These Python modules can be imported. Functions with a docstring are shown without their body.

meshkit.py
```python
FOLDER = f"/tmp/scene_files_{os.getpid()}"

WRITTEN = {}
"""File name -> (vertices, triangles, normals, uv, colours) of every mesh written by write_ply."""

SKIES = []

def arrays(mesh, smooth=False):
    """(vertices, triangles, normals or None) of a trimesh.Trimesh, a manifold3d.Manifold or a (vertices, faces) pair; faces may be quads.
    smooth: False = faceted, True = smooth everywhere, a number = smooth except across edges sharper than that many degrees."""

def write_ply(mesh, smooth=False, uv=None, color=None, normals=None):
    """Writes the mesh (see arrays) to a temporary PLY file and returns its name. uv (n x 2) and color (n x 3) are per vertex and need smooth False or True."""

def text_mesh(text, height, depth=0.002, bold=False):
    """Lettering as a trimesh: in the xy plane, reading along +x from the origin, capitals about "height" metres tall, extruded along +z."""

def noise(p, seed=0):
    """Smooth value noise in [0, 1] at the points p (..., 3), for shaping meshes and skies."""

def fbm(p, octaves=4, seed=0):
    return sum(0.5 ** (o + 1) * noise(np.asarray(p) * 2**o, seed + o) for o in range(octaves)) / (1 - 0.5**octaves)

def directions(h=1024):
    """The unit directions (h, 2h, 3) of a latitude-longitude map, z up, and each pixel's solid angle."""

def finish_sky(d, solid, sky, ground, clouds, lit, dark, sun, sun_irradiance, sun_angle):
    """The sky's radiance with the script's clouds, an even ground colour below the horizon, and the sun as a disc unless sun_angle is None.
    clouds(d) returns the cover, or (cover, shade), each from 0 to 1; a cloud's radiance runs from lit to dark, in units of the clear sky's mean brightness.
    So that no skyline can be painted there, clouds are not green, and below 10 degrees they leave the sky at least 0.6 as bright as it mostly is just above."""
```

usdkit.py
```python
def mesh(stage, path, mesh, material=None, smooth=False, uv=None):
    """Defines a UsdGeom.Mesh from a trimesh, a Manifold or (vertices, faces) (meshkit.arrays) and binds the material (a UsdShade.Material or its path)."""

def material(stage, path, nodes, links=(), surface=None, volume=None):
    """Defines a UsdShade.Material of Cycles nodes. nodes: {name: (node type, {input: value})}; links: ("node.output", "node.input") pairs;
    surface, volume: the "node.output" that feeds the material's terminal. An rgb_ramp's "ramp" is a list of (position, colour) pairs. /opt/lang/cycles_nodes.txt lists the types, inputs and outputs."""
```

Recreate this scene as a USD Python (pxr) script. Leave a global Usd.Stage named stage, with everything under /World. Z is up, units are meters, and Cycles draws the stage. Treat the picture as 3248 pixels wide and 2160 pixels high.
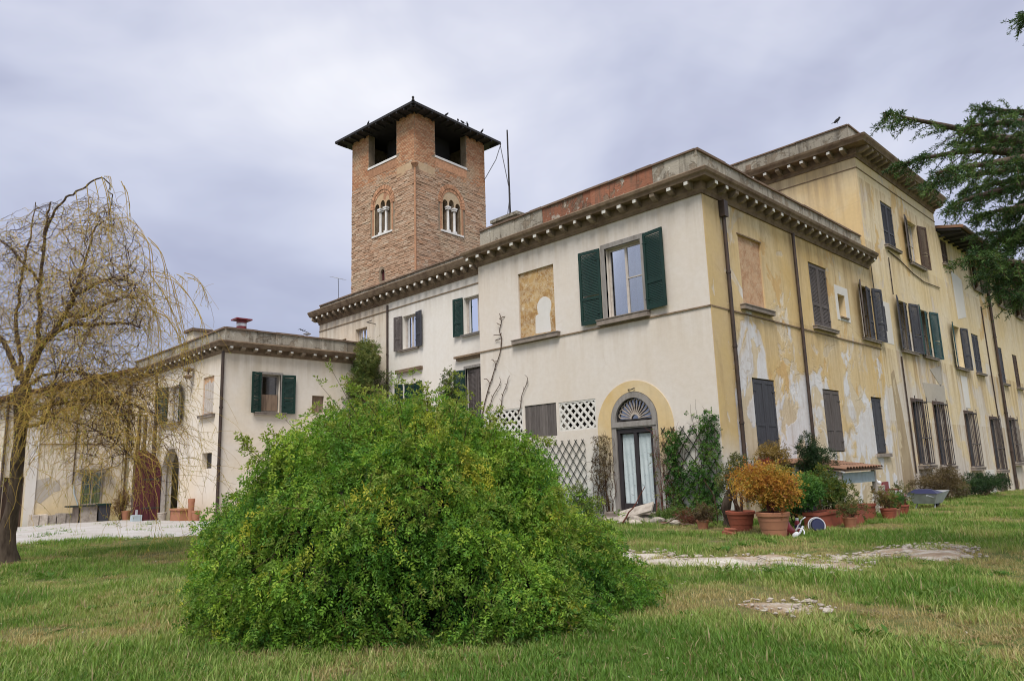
import math, random
import numpy as np, trimesh, usdkit, meshkit
from shapely.geometry import Polygon, Point, box as sbox
from shapely.ops import unary_union
from pxr import Usd, UsdGeom, UsdLux, UsdShade, Sdf, Gf, Vt

stage = Usd.Stage.CreateInMemory()
UsdGeom.SetStageUpAxis(stage, "Z")
UsdGeom.Xform.Define(stage, "/World")
stage.SetDefaultPrim(stage.GetPrimAtPath("/World"))
random.seed(7)
RNG = np.random.default_rng(7)
V = lambda *a: np.array(a, float)

# ------------------------------------------------------------------ camera, sky, sun, exposure
EXPOSURE = 1.27
CAM = V(9.30, -16.44, 1.30)
YAW, PITCH, ROLL = math.radians(45.444), math.radians(10.131), math.radians(-1.854)


def cam_axes():
    cy, sy, cp, sp = math.cos(YAW), math.sin(YAW), math.cos(PITCH), math.sin(PITCH)
    f = V(-sy * cp, cy * cp, sp)
    r = V(cy, sy, 0)
    u = np.cross(r, f)
    return r * math.cos(ROLL) + u * math.sin(ROLL), u * math.cos(ROLL) - r * math.sin(ROLL), f


cr, cu, cf = cam_axes()
cam = UsdGeom.Camera.Define(stage, "/World/camera")
cam.AddTransformOp().Set(Gf.Matrix4d(*cr, 0, *cu, 0, *(-cf), 0, *CAM, 1))
cam.CreateHorizontalApertureAttr(36.0)
cam.CreateFocalLengthAttr(36.0 * 2263.5 / 3248)
cam.CreateExposureAttr(EXPOSURE)
cam.CreateFStopAttr(0.0)

SUN_AZ, SUN_EL = math.radians(146), math.radians(57)          # azimuth clockwise from +y: behind the camera, to its left
sun_dir = V(math.sin(SUN_AZ) * math.cos(SUN_EL), math.cos(SUN_AZ) * math.cos(SUN_EL), math.sin(SUN_EL))
sun = UsdLux.DistantLight.Define(stage, "/World/sun")
sun.CreateIntensityAttr(0.4)
sun.CreateAngleAttr(24.0)
sun.CreateColorAttr(Gf.Vec3f(1.0, 0.96, 0.9))
sun.CreateNormalizeAttr(True)
zx = sun_dir
xx = np.cross(V(0, 0, 1), zx); xx /= np.linalg.norm(xx)
yx = np.cross(zx, xx)
sun.AddTransformOp().Set(Gf.Matrix4d(*xx, 0, *yx, 0, *zx, 0, 0, 0, 60, 1))


class Mat:
    """A small builder for Cycles node materials: refs are "node.output" strings starting with @."""

    def __init__(self, name):
        self.name, self.nodes, self.links = name, {}, []

    def n(self, kind, **inp):
        k = f"n{len(self.nodes)}"
        vals = {}
        for a, b in inp.items():
            if isinstance(b, str) and b.startswith("@"):
                self.links.append((b[1:], f"{k}.{a}"))
            else:
                vals[a] = b
        self.nodes[k] = (kind, vals)
        return lambda out: f"@{k}.{out}"

    def done(self, surface=None, volume=None):
        return usdkit.material(stage, f"/World/Looks/{self.name}", self.nodes, self.links,
                               surface=surface and surface[1:], volume=volume and volume[1:])

    # shorthands
    def pos(self, sx=1, sy=1, sz=1, loc=(0, 0, 0)):
        g = self.n("geometry")
        return self.n("mapping", vector=g("position"), scale=(sx, sy, sz), location=loc)("vector")

    def noise(self, vec, scale, detail=4, rough=0.55, dist=0.0):
        return self.n("noise_texture", vector=vec, scale=scale, detail=detail, roughness=rough, distortion=dist)("fac")

    def ramp(self, fac, *stops):
        return self.n("rgb_ramp", fac=fac, ramp=list(stops))("color")

    def mask(self, fac, lo, hi):
        return self.n("map_range", value=fac, from_min=lo, from_max=hi, to_min=0.0, to_max=1.0, clamp=True)("result")

    def mix(self, fac, a, b, kind="mix"):
        return self.n("mix", fac=fac, color1=a, color2=b, mix_type=kind)("color")

    def mul(self, a, b):
        return self.n("math", math_type="multiply", value1=a, value2=b)("value")

    def add(self, a, b):
        return self.n("math", math_type="add", value1=a, value2=b)("value")

    def bump(self, h, strength=0.4, dist=0.02):
        return self.n("bump", height=h, strength=strength, distance=dist)("normal")

    def pbr(self, col, rough=0.85, spec=0.3, normal=None, **kw):
        d = dict(base_color=col, roughness=rough, specular_ior_level=spec, **kw)
        if normal:
            d["normal"] = normal
        return self.n("principled_bsdf", **d)("BSDF")


# overcast sky: the physical sky seen through broken grey-lilac cloud
m = Mat("sky_clouds")
sky = m.n("sky_texture", sky_type="single_scattering", sun_disc=False, sun_elevation=SUN_EL, sun_rotation=SUN_AZ)("color")
tc = m.n("texture_coordinate")("generated")
mp = m.n("mapping", vector=tc, scale=(1.0, 1.0, 2.1), rotation=(0.15, 0.1, 0.6))("vector")
c1 = m.noise(mp, 1.35, 4, 0.5, 0.6)
mp2 = m.n("mapping", vector=tc, scale=(1.0, 1.0, 1.7), location=(3.1, 1.7, 0.4), rotation=(0.0, 0.3, 0.2))("vector")
c2 = m.noise(mp2, 3.4, 5, 0.5, 0.3)
c = m.add(m.mul(c1, 0.68), m.mul(c2, 0.32))
sepz = m.n("separate_xyz", vector=tc)("z")
lift = m.mask(sepz, -0.1, 0.95)
c = m.add(c, m.mul(lift, 0.13))
cloud = m.ramp(c, (0.40, (0.37, 0.395, 0.54)), (0.48, (0.475, 0.495, 0.645)), (0.555, (0.60, 0.625, 0.77)), (0.64, (0.75, 0.765, 0.88)), (0.75, (0.98, 0.98, 1.03)))
SKY_K = 4.15
cloud = m.mix(1.0, cloud, (SKY_K, SKY_K, SKY_K), "multiply")
col = m.mix(0.92, sky, cloud)
bg = m.n("background_shader", color=col, strength=0.1)("background")
sky_mat = m.done(bg)
dome = UsdLux.DomeLight.Define(stage, "/World/sky")
dome.CreateIntensityAttr(1.0)
UsdShade.MaterialBindingAPI.Apply(dome.GetPrim()).Bind(sky_mat)
dome.GetPrim().SetCustomDataByKey("kind", "structure")
dome.GetPrim().SetCustomDataByKey("label", "grey lilac overcast sky above the villa")

# ------------------------------------------------------------------ scene helpers
used = {}


def numbered(parent, name):
    k = (parent, name)
    i = used.get(k, 0)
    used[k] = i + 1
    return f"{parent}/{name}" + (f"_{i:03d}" if i else "")


ORIGIN = {}


def tag(o, label=None, cat=None, group=None, kind=None):
    p = o.GetPrim() if hasattr(o, "GetPrim") else o
    for k, v in (("label", label), ("category", cat), ("group", group), ("kind", kind)):
        if v:
            p.SetCustomDataByKey(k, v)
    return o


def thing(name, label, cat, loc=(0, 0, 0), rotz=0.0, group=None):
    path = numbered("/World", name)
    x = UsdGeom.Xform.Define(stage, path)
    x.AddTranslateOp().Set(Gf.Vec3d(*map(float, loc)))
    if rotz:
        x.AddRotateZOp().Set(float(math.degrees(rotz)))
    ORIGIN[path] = np.array(loc, float)
    tag(x, label, cat, group)
    return path


def cat_meshes(ms):
    vs, fs, n = [], [], 0
    for mm in ms:
        v, f = (np.asarray(mm.vertices), np.asarray(mm.faces)) if hasattr(mm, "vertices") else (np.asarray(mm[0]), np.asarray(mm[1]))
        if len(f) == 0:
            continue
        if f.shape[1] == 4:
            f = np.vstack([f[:, [0, 1, 2]], f[:, [0, 2, 3]]])
        vs.append(v); fs.append(f + n); n += len(v)
    return (np.vstack(vs), np.vstack(fs)) if vs else (np.zeros((0, 3)), np.zeros((0, 3), int))


def part(parent, name, mesh, mat, smooth=False, world=True, kind=None, label=None, color=None):
    """One Mesh prim under parent. world: the vertices are in world coordinates and are shifted to the thing's own base."""
    if isinstance(mesh, list):
        mesh = cat_meshes(mesh)
    v, f = (np.asarray(mesh.vertices), np.asarray(mesh.faces)) if hasattr(mesh, "vertices") else mesh
    if world:
        root = "/".join(parent.split("/")[:3])
        v = np.asarray(v) - ORIGIN.get(root, 0.0)
    path = numbered(parent, name)
    p = usdkit.mesh(stage, path, (v, f), mat, smooth=smooth)
    if color is not None:
        UsdGeom.PrimvarsAPI(p).CreatePrimvar("tint", Sdf.ValueTypeNames.Color3fArray, "vertex").Set(Vt.Vec3fArray.FromNumpy(np.asarray(color, np.float32)))
    tag(p, label, None, None, kind)
    return path


def solo(name, mesh, mat, label, cat=None, smooth=False, kind=None, group=None, color=None):
    if isinstance(mesh, list):
        mesh = cat_meshes(mesh)
    path = numbered("/World", name)
    p = usdkit.mesh(stage, path, mesh, mat, smooth=smooth)
    if color is not None:
        UsdGeom.PrimvarsAPI(p).CreatePrimvar("tint", Sdf.ValueTypeNames.Color3fArray, "vertex").Set(Vt.Vec3fArray.FromNumpy(np.asarray(color, np.float32)))
    tag(p, label, cat, group, kind)
    return path


def copy_thing(src, name, label, cat, loc, rotz=0.0, scale=1.0, group=None):
    path = numbered("/World", name)
    x = UsdGeom.Xform.Define(stage, path)
    x.AddTranslateOp().Set(Gf.Vec3d(*map(float, loc)))
    x.AddRotateZOp().Set(float(math.degrees(rotz)))
    x.AddScaleOp().Set(Gf.Vec3f(scale, scale, scale))
    x.GetPrim().GetReferences().AddInternalReference(src)
    x.GetPrim().SetInstanceable(True)
    tag(x, label, cat, group)
    return path


BOXF = np.array([[0, 2, 6, 4], [1, 5, 7, 3], [0, 4, 5, 1], [2, 3, 7, 6], [0, 1, 3, 2], [4, 6, 7, 5]])
BOXF = np.vstack([BOXF[:, [0, 1, 2]], BOXF[:, [0, 2, 3]]])


class Face:
    """A wall plane: u runs along it, z is up, n comes out of it."""

    def __init__(self, o, u, n):
        self.o, self.u, self.n = V(*o, 0), V(*u, 0), V(*n, 0)
        self.flip = np.cross(self.u, V(0, 0, 1)) @ self.n < 0     # u x z points along n when right-handed

    def P(self, u, z, n=0.0):
        u, z, n = np.broadcast_arrays(np.asarray(u, float), z, n)
        return self.o + u[..., None] * self.u + n[..., None] * self.n + z[..., None] * V(0, 0, 1)

    def fix(self, f, flip=None):
        return f[:, ::-1] if (self.flip if flip is None else flip) else f

    def box(self, u0, u1, z0, z1, n0, n1, lean=0.0, du=0.0):
        """lean: the top is moved out by so much; du: the top is shifted along u"""
        c = np.array([(u, z, n) for u in (u0, u1) for z in (z0, z1) for n in (n0, n1)], float)
        top = c[:, 1] == z1
        c[top, 2] += lean
        c[top, 0] += du
        return self.P(c[:, 0], c[:, 1], c[:, 2]), self.fix(BOXF[:, ::-1])

    def poly(self, pg, n0, n1):
        """A polygon in (u, z), extruded from n0 to n1."""
        out = []
        for g in getattr(pg, "geoms", [pg]):
            t = trimesh.creation.extrude_polygon(g, n1 - n0, engine="earcut")
            v = np.asarray(t.vertices)
            out.append((self.P(v[:, 0], v[:, 1], v[:, 2] + n0), self.fix(np.asarray(t.faces))))
        return cat_meshes(out)

    def bar(self, p, q, w, n0, n1):
        """A flat bar from p to q, both (u, z)."""
        p, q = V(*p), V(*q)
        d = (q - p) / (np.linalg.norm(q - p) + 1e-9)
        s = V(-d[1], d[0]) * w / 2
        return self.poly(Polygon([p + s, p - s, q - s, q + s]), n0, n1)

    def hinged(self, u, z0, z1, w, th, ang, sgn, n=0.02):
        """A leaf of width w hinged at u, turned ang degrees out of the wall; sgn: the side it leaves to."""
        a = math.radians(ang)
        d = V(math.cos(a) * sgn, math.sin(a)); e = V(-d[1], d[0]) * sgn
        f2 = Face((0, 0), (1, 0), (0, 1))
        f2.o = self.P(u, 0.0, n)
        f2.u = d[0] * self.u + d[1] * self.n
        f2.n = e[0] * self.u + e[1] * self.n
        f2.flip = np.cross(f2.u, V(0, 0, 1)) @ f2.n < 0
        return f2


def tube(pts, r, sides=6, cap=True):
    pts = np.asarray(pts, float)
    r = np.broadcast_to(np.asarray(r, float), (len(pts),))
    t = np.gradient(pts, axis=0)
    t /= np.linalg.norm(t, axis=1, keepdims=True) + 1e-12
    ref = V(0, 0, 1) if abs(t[:, 2]).mean() < 0.8 else V(1, 0, 0)
    a = np.cross(t, ref); a /= np.linalg.norm(a, axis=1, keepdims=True) + 1e-12
    b = np.cross(t, a)
    ang = np.arange(sides) * 2 * np.pi / sides
    v = pts[:, None] + r[:, None, None] * (np.cos(ang)[None, :, None] * a[:, None] + np.sin(ang)[None, :, None] * b[:, None])
    i, j = np.meshgrid(np.arange(len(pts) - 1), np.arange(sides), indexing="ij")
    q = np.stack([i * sides + j, (i + 1) * sides + j, (i + 1) * sides + (j + 1) % sides, i * sides + (j + 1) % sides], -1).reshape(-1, 4)
    f = np.vstack([q[:, [0, 1, 2]], q[:, [0, 2, 3]]])
    v = v.reshape(-1, 3)
    if cap:
        n = len(v)
        v = np.vstack([v, pts[0], pts[-1]])
        k = np.arange(sides); k2 = (k + 1) % sides; e = (len(pts) - 1) * sides
        f = np.vstack([f, np.stack([np.full(sides, n), k, k2], 1), np.stack([np.full(sides, n + 1), e + k2, e + k], 1)])
    return v, f[:, ::-1]


def lathe(prof, loc=(0, 0, 0), sides=28):
    t = trimesh.creation.revolve(np.array(prof, float), sections=sides)
    return np.asarray(t.vertices) + V(*loc), np.asarray(t.faces)


def cornice_run(path, prof):
    """Sweeps a profile of (out, z) along a polyline of wall corners with mitres; the wall lies to the left of the path's direction, out is to its right."""
    path = [V(*p) for p in path]
    dirs = [(b - a) / np.linalg.norm(b - a) for a, b in zip(path, path[1:])]
    nor = [V(d[1], -d[0]) for d in dirs]
    mit = []
    for i in range(len(path)):
        if i == 0:
            mit.append(nor[0])
        elif i == len(path) - 1:
            mit.append(nor[-1])
        else:
            s = nor[i - 1] + nor[i]
            mit.append(s / (s @ nor[i]))
    k = len(prof)
    v = np.array([[*(p + o * mm), z] for p, mm in zip(path, mit) for o, z in prof])
    f = []
    for i in range(len(path) - 1):
        for j in range(k):
            a, b = i * k + j, i * k + (j + 1) % k
            c, d = a + k, b + k
            f += [(a, b, d), (a, d, c)]
    for base, rev in ((0, False), ((len(path) - 1) * k, True)):
        tri = trimesh.creation.triangulate_polygon(Polygon(prof), engine="earcut")[1]
        for t in tri:
            f.append(tuple(base + x for x in (t[::-1] if not rev else t)))
    m_ = trimesh.Trimesh(v, np.array(f), process=False)
    m_.fix_normals()
    return np.asarray(m_.vertices), np.asarray(m_.faces)


def ground_z(x, y):
    x, y = np.asarray(x, float), np.asarray(y, float)
    z = -0.25 - 0.012 * np.clip(-9 - y, 0, 4)
    z = z + 0.07 * np.exp(-((x - 1.5) ** 2 + (y + 1.5) ** 2) / 18)
    z = z - 0.024 * np.clip(-17 - x, 0, 14) - 0.019 * np.clip(y - 4, 0, 30)
    p = np.stack([x * 0.7, y * 0.7, 0 * x], -1)
    return z + 0.05 * (meshkit.fbm(p, 3, 3) - 0.5)


# ------------------------------------------------------------------ materials
def plaster(name, base, alt, stain, patch=None, patch_lo=0.56, streak=0.5, low=None, seed=0.0, bump=0.35, spots=None, worn=None, drips=()):
    k_ = 0.97
    base, alt, stain = (tuple(x * k_ for x in q) for q in (base, alt, stain))
    m = Mat(name)
    relief = None
    p = m.pos(loc=(seed, seed * 1.7, seed * 0.6))
    big = m.noise(p, 0.33, 5, 0.6, 0.6)
    col = m.mix(m.mask(big, 0.36, 0.66), base, alt)
    if patch is not None:
        for c_, lo, sc in patch:
            pn = m.noise(m.pos(1, 1, 0.62, loc=(seed + sc * 7, 3.3 * sc, 1.1)), sc, 6, 0.62, 0.35)
            mk = m.mask(pn, lo, lo + 0.03)
            relief = m.add(relief, mk) if relief else mk
            col = m.mix(mk, col, tuple(x * k_ for x in c_))
    if low is not None:                                             # rising damp and worn render towards the ground
        z = m.n("separate_xyz", vector=m.n("geometry")("position"))("z")
        for c_, z0, z1, amp in low:
            w = m.add(z, m.mul(m.noise(m.pos(1, 1, 0.5, loc=(5.0 + seed, 1, 2)), 0.75, 5, 0.6, 0.4), amp))
            col = m.mix(m.n("map_range", value=w, from_min=z0 + amp * 0.5, from_max=z1 + amp * 0.5, to_min=1.0, to_max=0.0, clamp=True)("result"), col, c_)
    for c_, zc, drop, sc, lo, wd in (worn or ()):                    # big worn patches, commoner towards the ground
        z = m.n("separate_xyz", vector=m.n("geometry")("position"))("z")
        nz = m.noise(m.pos(1, 1, 0.82, loc=(seed * 2.3 + sc * 11, 7.7, seed)), sc, 6, 0.56, 0.7)
        nz = m.add(nz, m.n("map_range", value=z, from_min=zc - 3, from_max=zc + 3, to_min=drop, to_max=-drop, clamp=True)("result"))
        mk = m.mask(nz, lo, lo + wd)
        relief = m.add(relief, m.mask(nz, lo, lo + 0.012)) if relief else m.mask(nz, lo, lo + 0.012)
        col = m.mix(mk, col, tuple(x * k_ for x in c_))
    st = m.noise(m.pos(1.6, 1.6, 0.16, loc=(seed, 0, 0)), 2.4, 6, 0.62)
    col = m.mix(m.mul(m.mask(st, 0.54, 0.74), streak), col, stain)
    for zt, ln, amt in drips:                                       # rain marks that run down from sills and cornices
        z = m.n("separate_xyz", vector=m.n("geometry")("position"))("z")
        dn = m.noise(m.pos(1.0, 1.0, 0.05, loc=(seed * 3, zt, 0)), 3.2, 7, 0.72)
        reach = m.n("map_range", value=m.add(z, m.mul(dn, ln)), from_min=zt - ln * 0.75, from_max=zt + ln * 0.42, to_min=0.0, to_max=1.0, clamp=True)("result")
        below = m.n("map_range", value=z, from_min=zt, from_max=zt + 0.02, to_min=1.0, to_max=0.0, clamp=True)("result")
        col = m.mix(m.mul(m.mul(m.mul(reach, below), m.mask(dn, 0.42, 0.62)), amt), col, stain)
    mot = m.noise(p, 7.0, 7, 0.65)
    col = m.mix(m.mul(m.mask(mot, 0.35, 0.75), 0.22), col, stain)
    fine = m.noise(p, 42.0, 5, 0.6)
    if spots:
        sp = m.noise(p, 2.6, 7, 0.7)
        col = m.mix(m.mask(sp, 0.66, 0.7), col, spots)
    crk = m.n("voronoi_texture", feature="distance_to_edge", vector=m.mix(0.12, m.pos(0.42, 0.42, 0.42), m.n("noise_texture", vector=p, scale=2.2, detail=5)("color")), scale=1.0)("distance")
    cm = m.mul(m.n("map_range", value=crk, from_min=0.0, from_max=0.006, to_min=1.0, to_max=0.0, clamp=True)("result"), m.mask(big, 0.5, 0.6))
    col = m.mix(m.mul(cm, 0.4), col, stain)
    h = m.add(m.mul(mot, 0.5), m.mul(fine, 0.25))
    if relief:
        h = m.add(h, m.mul(relief, -0.55))
    return m.done(m.pbr(col, 0.92, 0.2, m.bump(h, bump, 0.02)))


def simple(name, col, rough=0.6, spec=0.4, var=0.25, scale=6.0, dark=None, bump=0.15, stretch=(1, 1, 1), metallic=0.0, rnd=0.0):
    m = Mat(name)
    p = m.pos(*stretch)
    n1 = m.noise(p, scale, 6, 0.62)
    d = dark or tuple(x * 0.45 for x in col)
    c_ = m.mix(m.mul(m.mask(n1, 0.42, 0.72), var * 2), col, d)
    if rnd:
        r = m.n("object_info")("random")
        c_ = m.n("hsv", color=c_, value=m.n("map_range", value=r, from_min=0, from_max=1, to_min=1 - rnd, to_max=1 + rnd)("result"))("color")
    n2 = m.noise(p, scale * 6, 4, 0.6)
    return m.done(m.pbr(c_, rough, spec, m.bump(n2, bump, 0.01), metallic=metallic))


def leafy(name, trans=0.35, rough=0.5):
    m = Mat(name)
    a = m.n("attribute", attribute="tint")("color")
    d = m.pbr(a, rough, 0.25)
    t = m.n("translucent_bsdf", color=m.mix(1.0, a, (1.3, 1.3, 0.7), "multiply"))("BSDF")
    return m.done(m.n("mix_closure", fac=trans, closure1=d, closure2=t)("closure"))


M = {}
M["front"] = plaster("front_plaster", (0.655, 0.585, 0.505), (0.69, 0.645, 0.595), (0.44, 0.36, 0.26), patch=[((0.64, 0.54, 0.41), 0.62, 0.4)], streak=0.12, low=[((0.60, 0.61, 0.57), 0.3, 2.1, 1.2)], seed=1.0, drips=[(8.4, 1.3, 0.5), (5.3, 1.0, 0.3)])
M["wing"] = plaster("wing_plaster", (0.72, 0.69, 0.64), (0.70, 0.65, 0.58), (0.46, 0.40, 0.32), streak=0.12, seed=4.0, drips=[(8.75, 1.1, 0.5)])
M["wing_warm"] = plaster("wing_warm_plaster", (0.68, 0.56, 0.42), (0.66, 0.60, 0.50), (0.38, 0.30, 0.22), streak=0.35, seed=9.0, drips=[(8.75, 1.6, 0.8)])
M["annex"] = plaster("annex_plaster", (0.71, 0.65, 0.575), (0.70, 0.60, 0.46), (0.46, 0.38, 0.27), streak=0.15, low=[((0.60, 0.50, 0.37), -0.2, 0.8, 1.0)], seed=12.0, drips=[(6.03, 1.0, 0.5)])
M["barn"] = plaster("barn_plaster", (0.64, 0.57, 0.45), (0.58, 0.51, 0.42), (0.28, 0.23, 0.18), streak=0.5, patch=[((0.45, 0.41, 0.37), 0.63, 0.9)], low=[((0.62, 0.50, 0.30), 0.2, 1.3, 1.4)], seed=17.0)
M["side"] = plaster("side_plaster", (0.62, 0.435, 0.185), (0.67, 0.54, 0.34), (0.30, 0.20, 0.10), patch=[((0.70, 0.62, 0.50), 0.585, 0.42), ((0.60, 0.40, 0.18), 0.60, 0.8)], streak=0.45,
                    worn=[((0.68, 0.675, 0.685), 3.7, 0.16, 0.55, 0.505, 0.05), ((0.62, 0.52, 0.37), 4.0, 0.08, 0.9, 0.56, 0.03), ((0.50, 0.40, 0.27), 2.0, 0.12, 0.8, 0.62, 0.06)], seed=2.5, bump=0.5, drips=[(8.4, 2.0, 0.6), (5.45, 1.8, 0.45), (3.0, 2.0, 0.25)])
M["rear"] = plaster("rear_plaster", (0.67, 0.53, 0.30), (0.70, 0.60, 0.43), (0.34, 0.23, 0.12), patch=[((0.62, 0.54, 0.44), 0.59, 0.6), ((0.60, 0.42, 0.20), 0.60, 0.35)], streak=0.45, worn=[((0.63, 0.575, 0.50), 5.0, 0.12, 0.5, 0.53, 0.05), ((0.36, 0.28, 0.19), 0.8, 0.18, 0.7, 0.58, 0.08)], seed=6.5, bump=0.45, drips=[(12.2, 2.0, 0.7), (9.6, 1.8, 0.5), (5.4, 2.4, 0.85), (2.6, 3.0, 0.7)])
M["upper"] = plaster("upper_plaster", (0.67, 0.565, 0.38), (0.66, 0.49, 0.25), (0.42, 0.31, 0.19), patch=[((0.50, 0.41, 0.30), 0.60, 0.5)], streak=0.45, seed=8.5, bump=0.5, drips=[(12.98, 2.0, 0.85)])
M["ochre"] = plaster("ochre_plaster", (0.60, 0.44, 0.20), (0.56, 0.43, 0.26), (0.33, 0.22, 0.11), patch=[((0.62, 0.54, 0.42), 0.62, 1.2)], streak=0.6, low=[((0.63, 0.62, 0.59), 1.0, 2.2, 1.2)], seed=3.2, bump=0.6)
M["arch"] = plaster("arch_plaster", (0.62, 0.44, 0.20), (0.64, 0.52, 0.33), (0.36, 0.26, 0.14), streak=0.3, low=[((0.60, 0.60, 0.56), 0.6, 2.0, 0.8)], seed=5.1)
M["cement"] = plaster("cement_patch", (0.40, 0.365, 0.315), (0.46, 0.41, 0.34), (0.24, 0.20, 0.16), streak=0.5, seed=7.7, bump=0.6)
M["white_patch"] = plaster("white_render", (0.66, 0.64, 0.61), (0.62, 0.58, 0.52), (0.5, 0.47, 0.42), streak=0.25, seed=9.9)


def flaked(name, base, under, pale, seed):
    m = Mat(name)
    p = m.pos(loc=(seed, 0, 0))
    w = m.n("noise_texture", vector=p, scale=2.2, detail=7, roughness=0.7)("color")
    v = m.n("voronoi_texture", feature="distance_to_edge", vector=m.mix(0.62, p, w), scale=6.5)("distance")
    n1 = m.noise(p, 2.6, 8, 0.7, 0.8)
    col = m.mix(m.mask(n1, 0.42, 0.56), base, under)
    col = m.mix(m.mul(m.n("map_range", value=v, from_min=0.0, from_max=0.16, to_min=1.0, to_max=0.0, clamp=True)("result"), 0.5), col, pale)
    col = m.mix(m.mask(m.noise(p, 5.0, 7, 0.7), 0.60, 0.66), col, pale)
    h = m.add(n1, m.mul(m.noise(p, 30, 5), 0.3))
    return m.done(m.pbr(col, 0.9, 0.2, m.bump(h, 0.7, 0.03)))


M["blind_ochre"] = flaked("flaked_ochre_panel", (0.46, 0.30, 0.13), (0.32, 0.185, 0.075), (0.58, 0.49, 0.35), 1.0)
M["blind_red"] = flaked("flaked_red_panel", (0.50, 0.31, 0.185), (0.40, 0.23, 0.13), (0.58, 0.44, 0.30), 6.0)
M["stone"] = simple("grey_sill_stone", (0.27, 0.225, 0.19), 0.85, 0.2, 0.35, 5.0, bump=0.4)
M["cornice"] = simple("cornice_stone", (0.20, 0.145, 0.095), 0.9, 0.2, 0.5, 3.0, dark=(0.095, 0.06, 0.04), bump=0.6)
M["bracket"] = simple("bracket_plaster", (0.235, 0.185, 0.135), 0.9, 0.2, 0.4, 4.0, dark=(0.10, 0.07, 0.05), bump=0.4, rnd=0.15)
M["bracket_end"] = simple("bracket_white_end", (0.66, 0.65, 0.60), 0.9, 0.2, 0.3, 7.0, dark=(0.36, 0.31, 0.26), bump=0.4)
def ruined(name, base, under, pale, seed):
    m = Mat(name)
    p = m.pos(loc=(seed, 0, 0))
    n1 = m.noise(p, 1.5, 8, 0.68, 0.5)
    mk = m.mask(n1, 0.53, 0.56)
    r = m.n("object_info")("random")
    col = m.mix(mk, base, under)
    col = m.mix(m.mask(m.noise(p, 3.1, 7, 0.7), 0.60, 0.63), col, pale)
    dr = m.noise(m.pos(1, 1, 0.12, loc=(seed, 3, 0)), 4.0, 6, 0.7)
    col = m.mix(m.mul(m.mask(dr, 0.48, 0.68), 0.75), col, (0.10, 0.085, 0.065))
    col = m.n("hsv", color=col, value=m.n("map_range", value=r, from_min=0, from_max=1, to_min=0.82, to_max=1.15)("result"))("color")
    h = m.add(m.mul(mk, -0.8), m.noise(p, 18, 7, 0.7))
    return m.done(m.pbr(col, 0.92, 0.2, m.bump(h, 0.8, 0.03)))


M["parapet"] = ruined("parapet_render", (0.36, 0.325, 0.265), (0.27, 0.225, 0.17), (0.48, 0.45, 0.385), 1.0)
M["parapet_red"] = ruined("parapet_red_render", (0.29, 0.125, 0.075), (0.24, 0.16, 0.11), (0.46, 0.40, 0.33), 4.0)
M["coping"] = simple("coping_tile", (0.19, 0.13, 0.095), 0.9, 0.2, 0.4, 4.0, dark=(0.12, 0.09, 0.07), bump=0.5, rnd=0.2)
M["line"] = simple("string_course_brown", (0.24, 0.17, 0.11), 0.9, 0.2, 0.4, 5.0)
M["dark_roof"] = simple("dark_eave_timber", (0.030, 0.028, 0.030), 0.7, 0.3, 0.3, 5.0)
M["tile"] = simple("old_clay_tile", (0.25, 0.135, 0.085), 0.9, 0.2, 0.4, 4.0, dark=(0.14, 0.10, 0.075), bump=0.5, rnd=0.25)
M["roof_flat"] = simple("roof_felt", (0.16, 0.13, 0.11), 0.95, 0.1)
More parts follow.
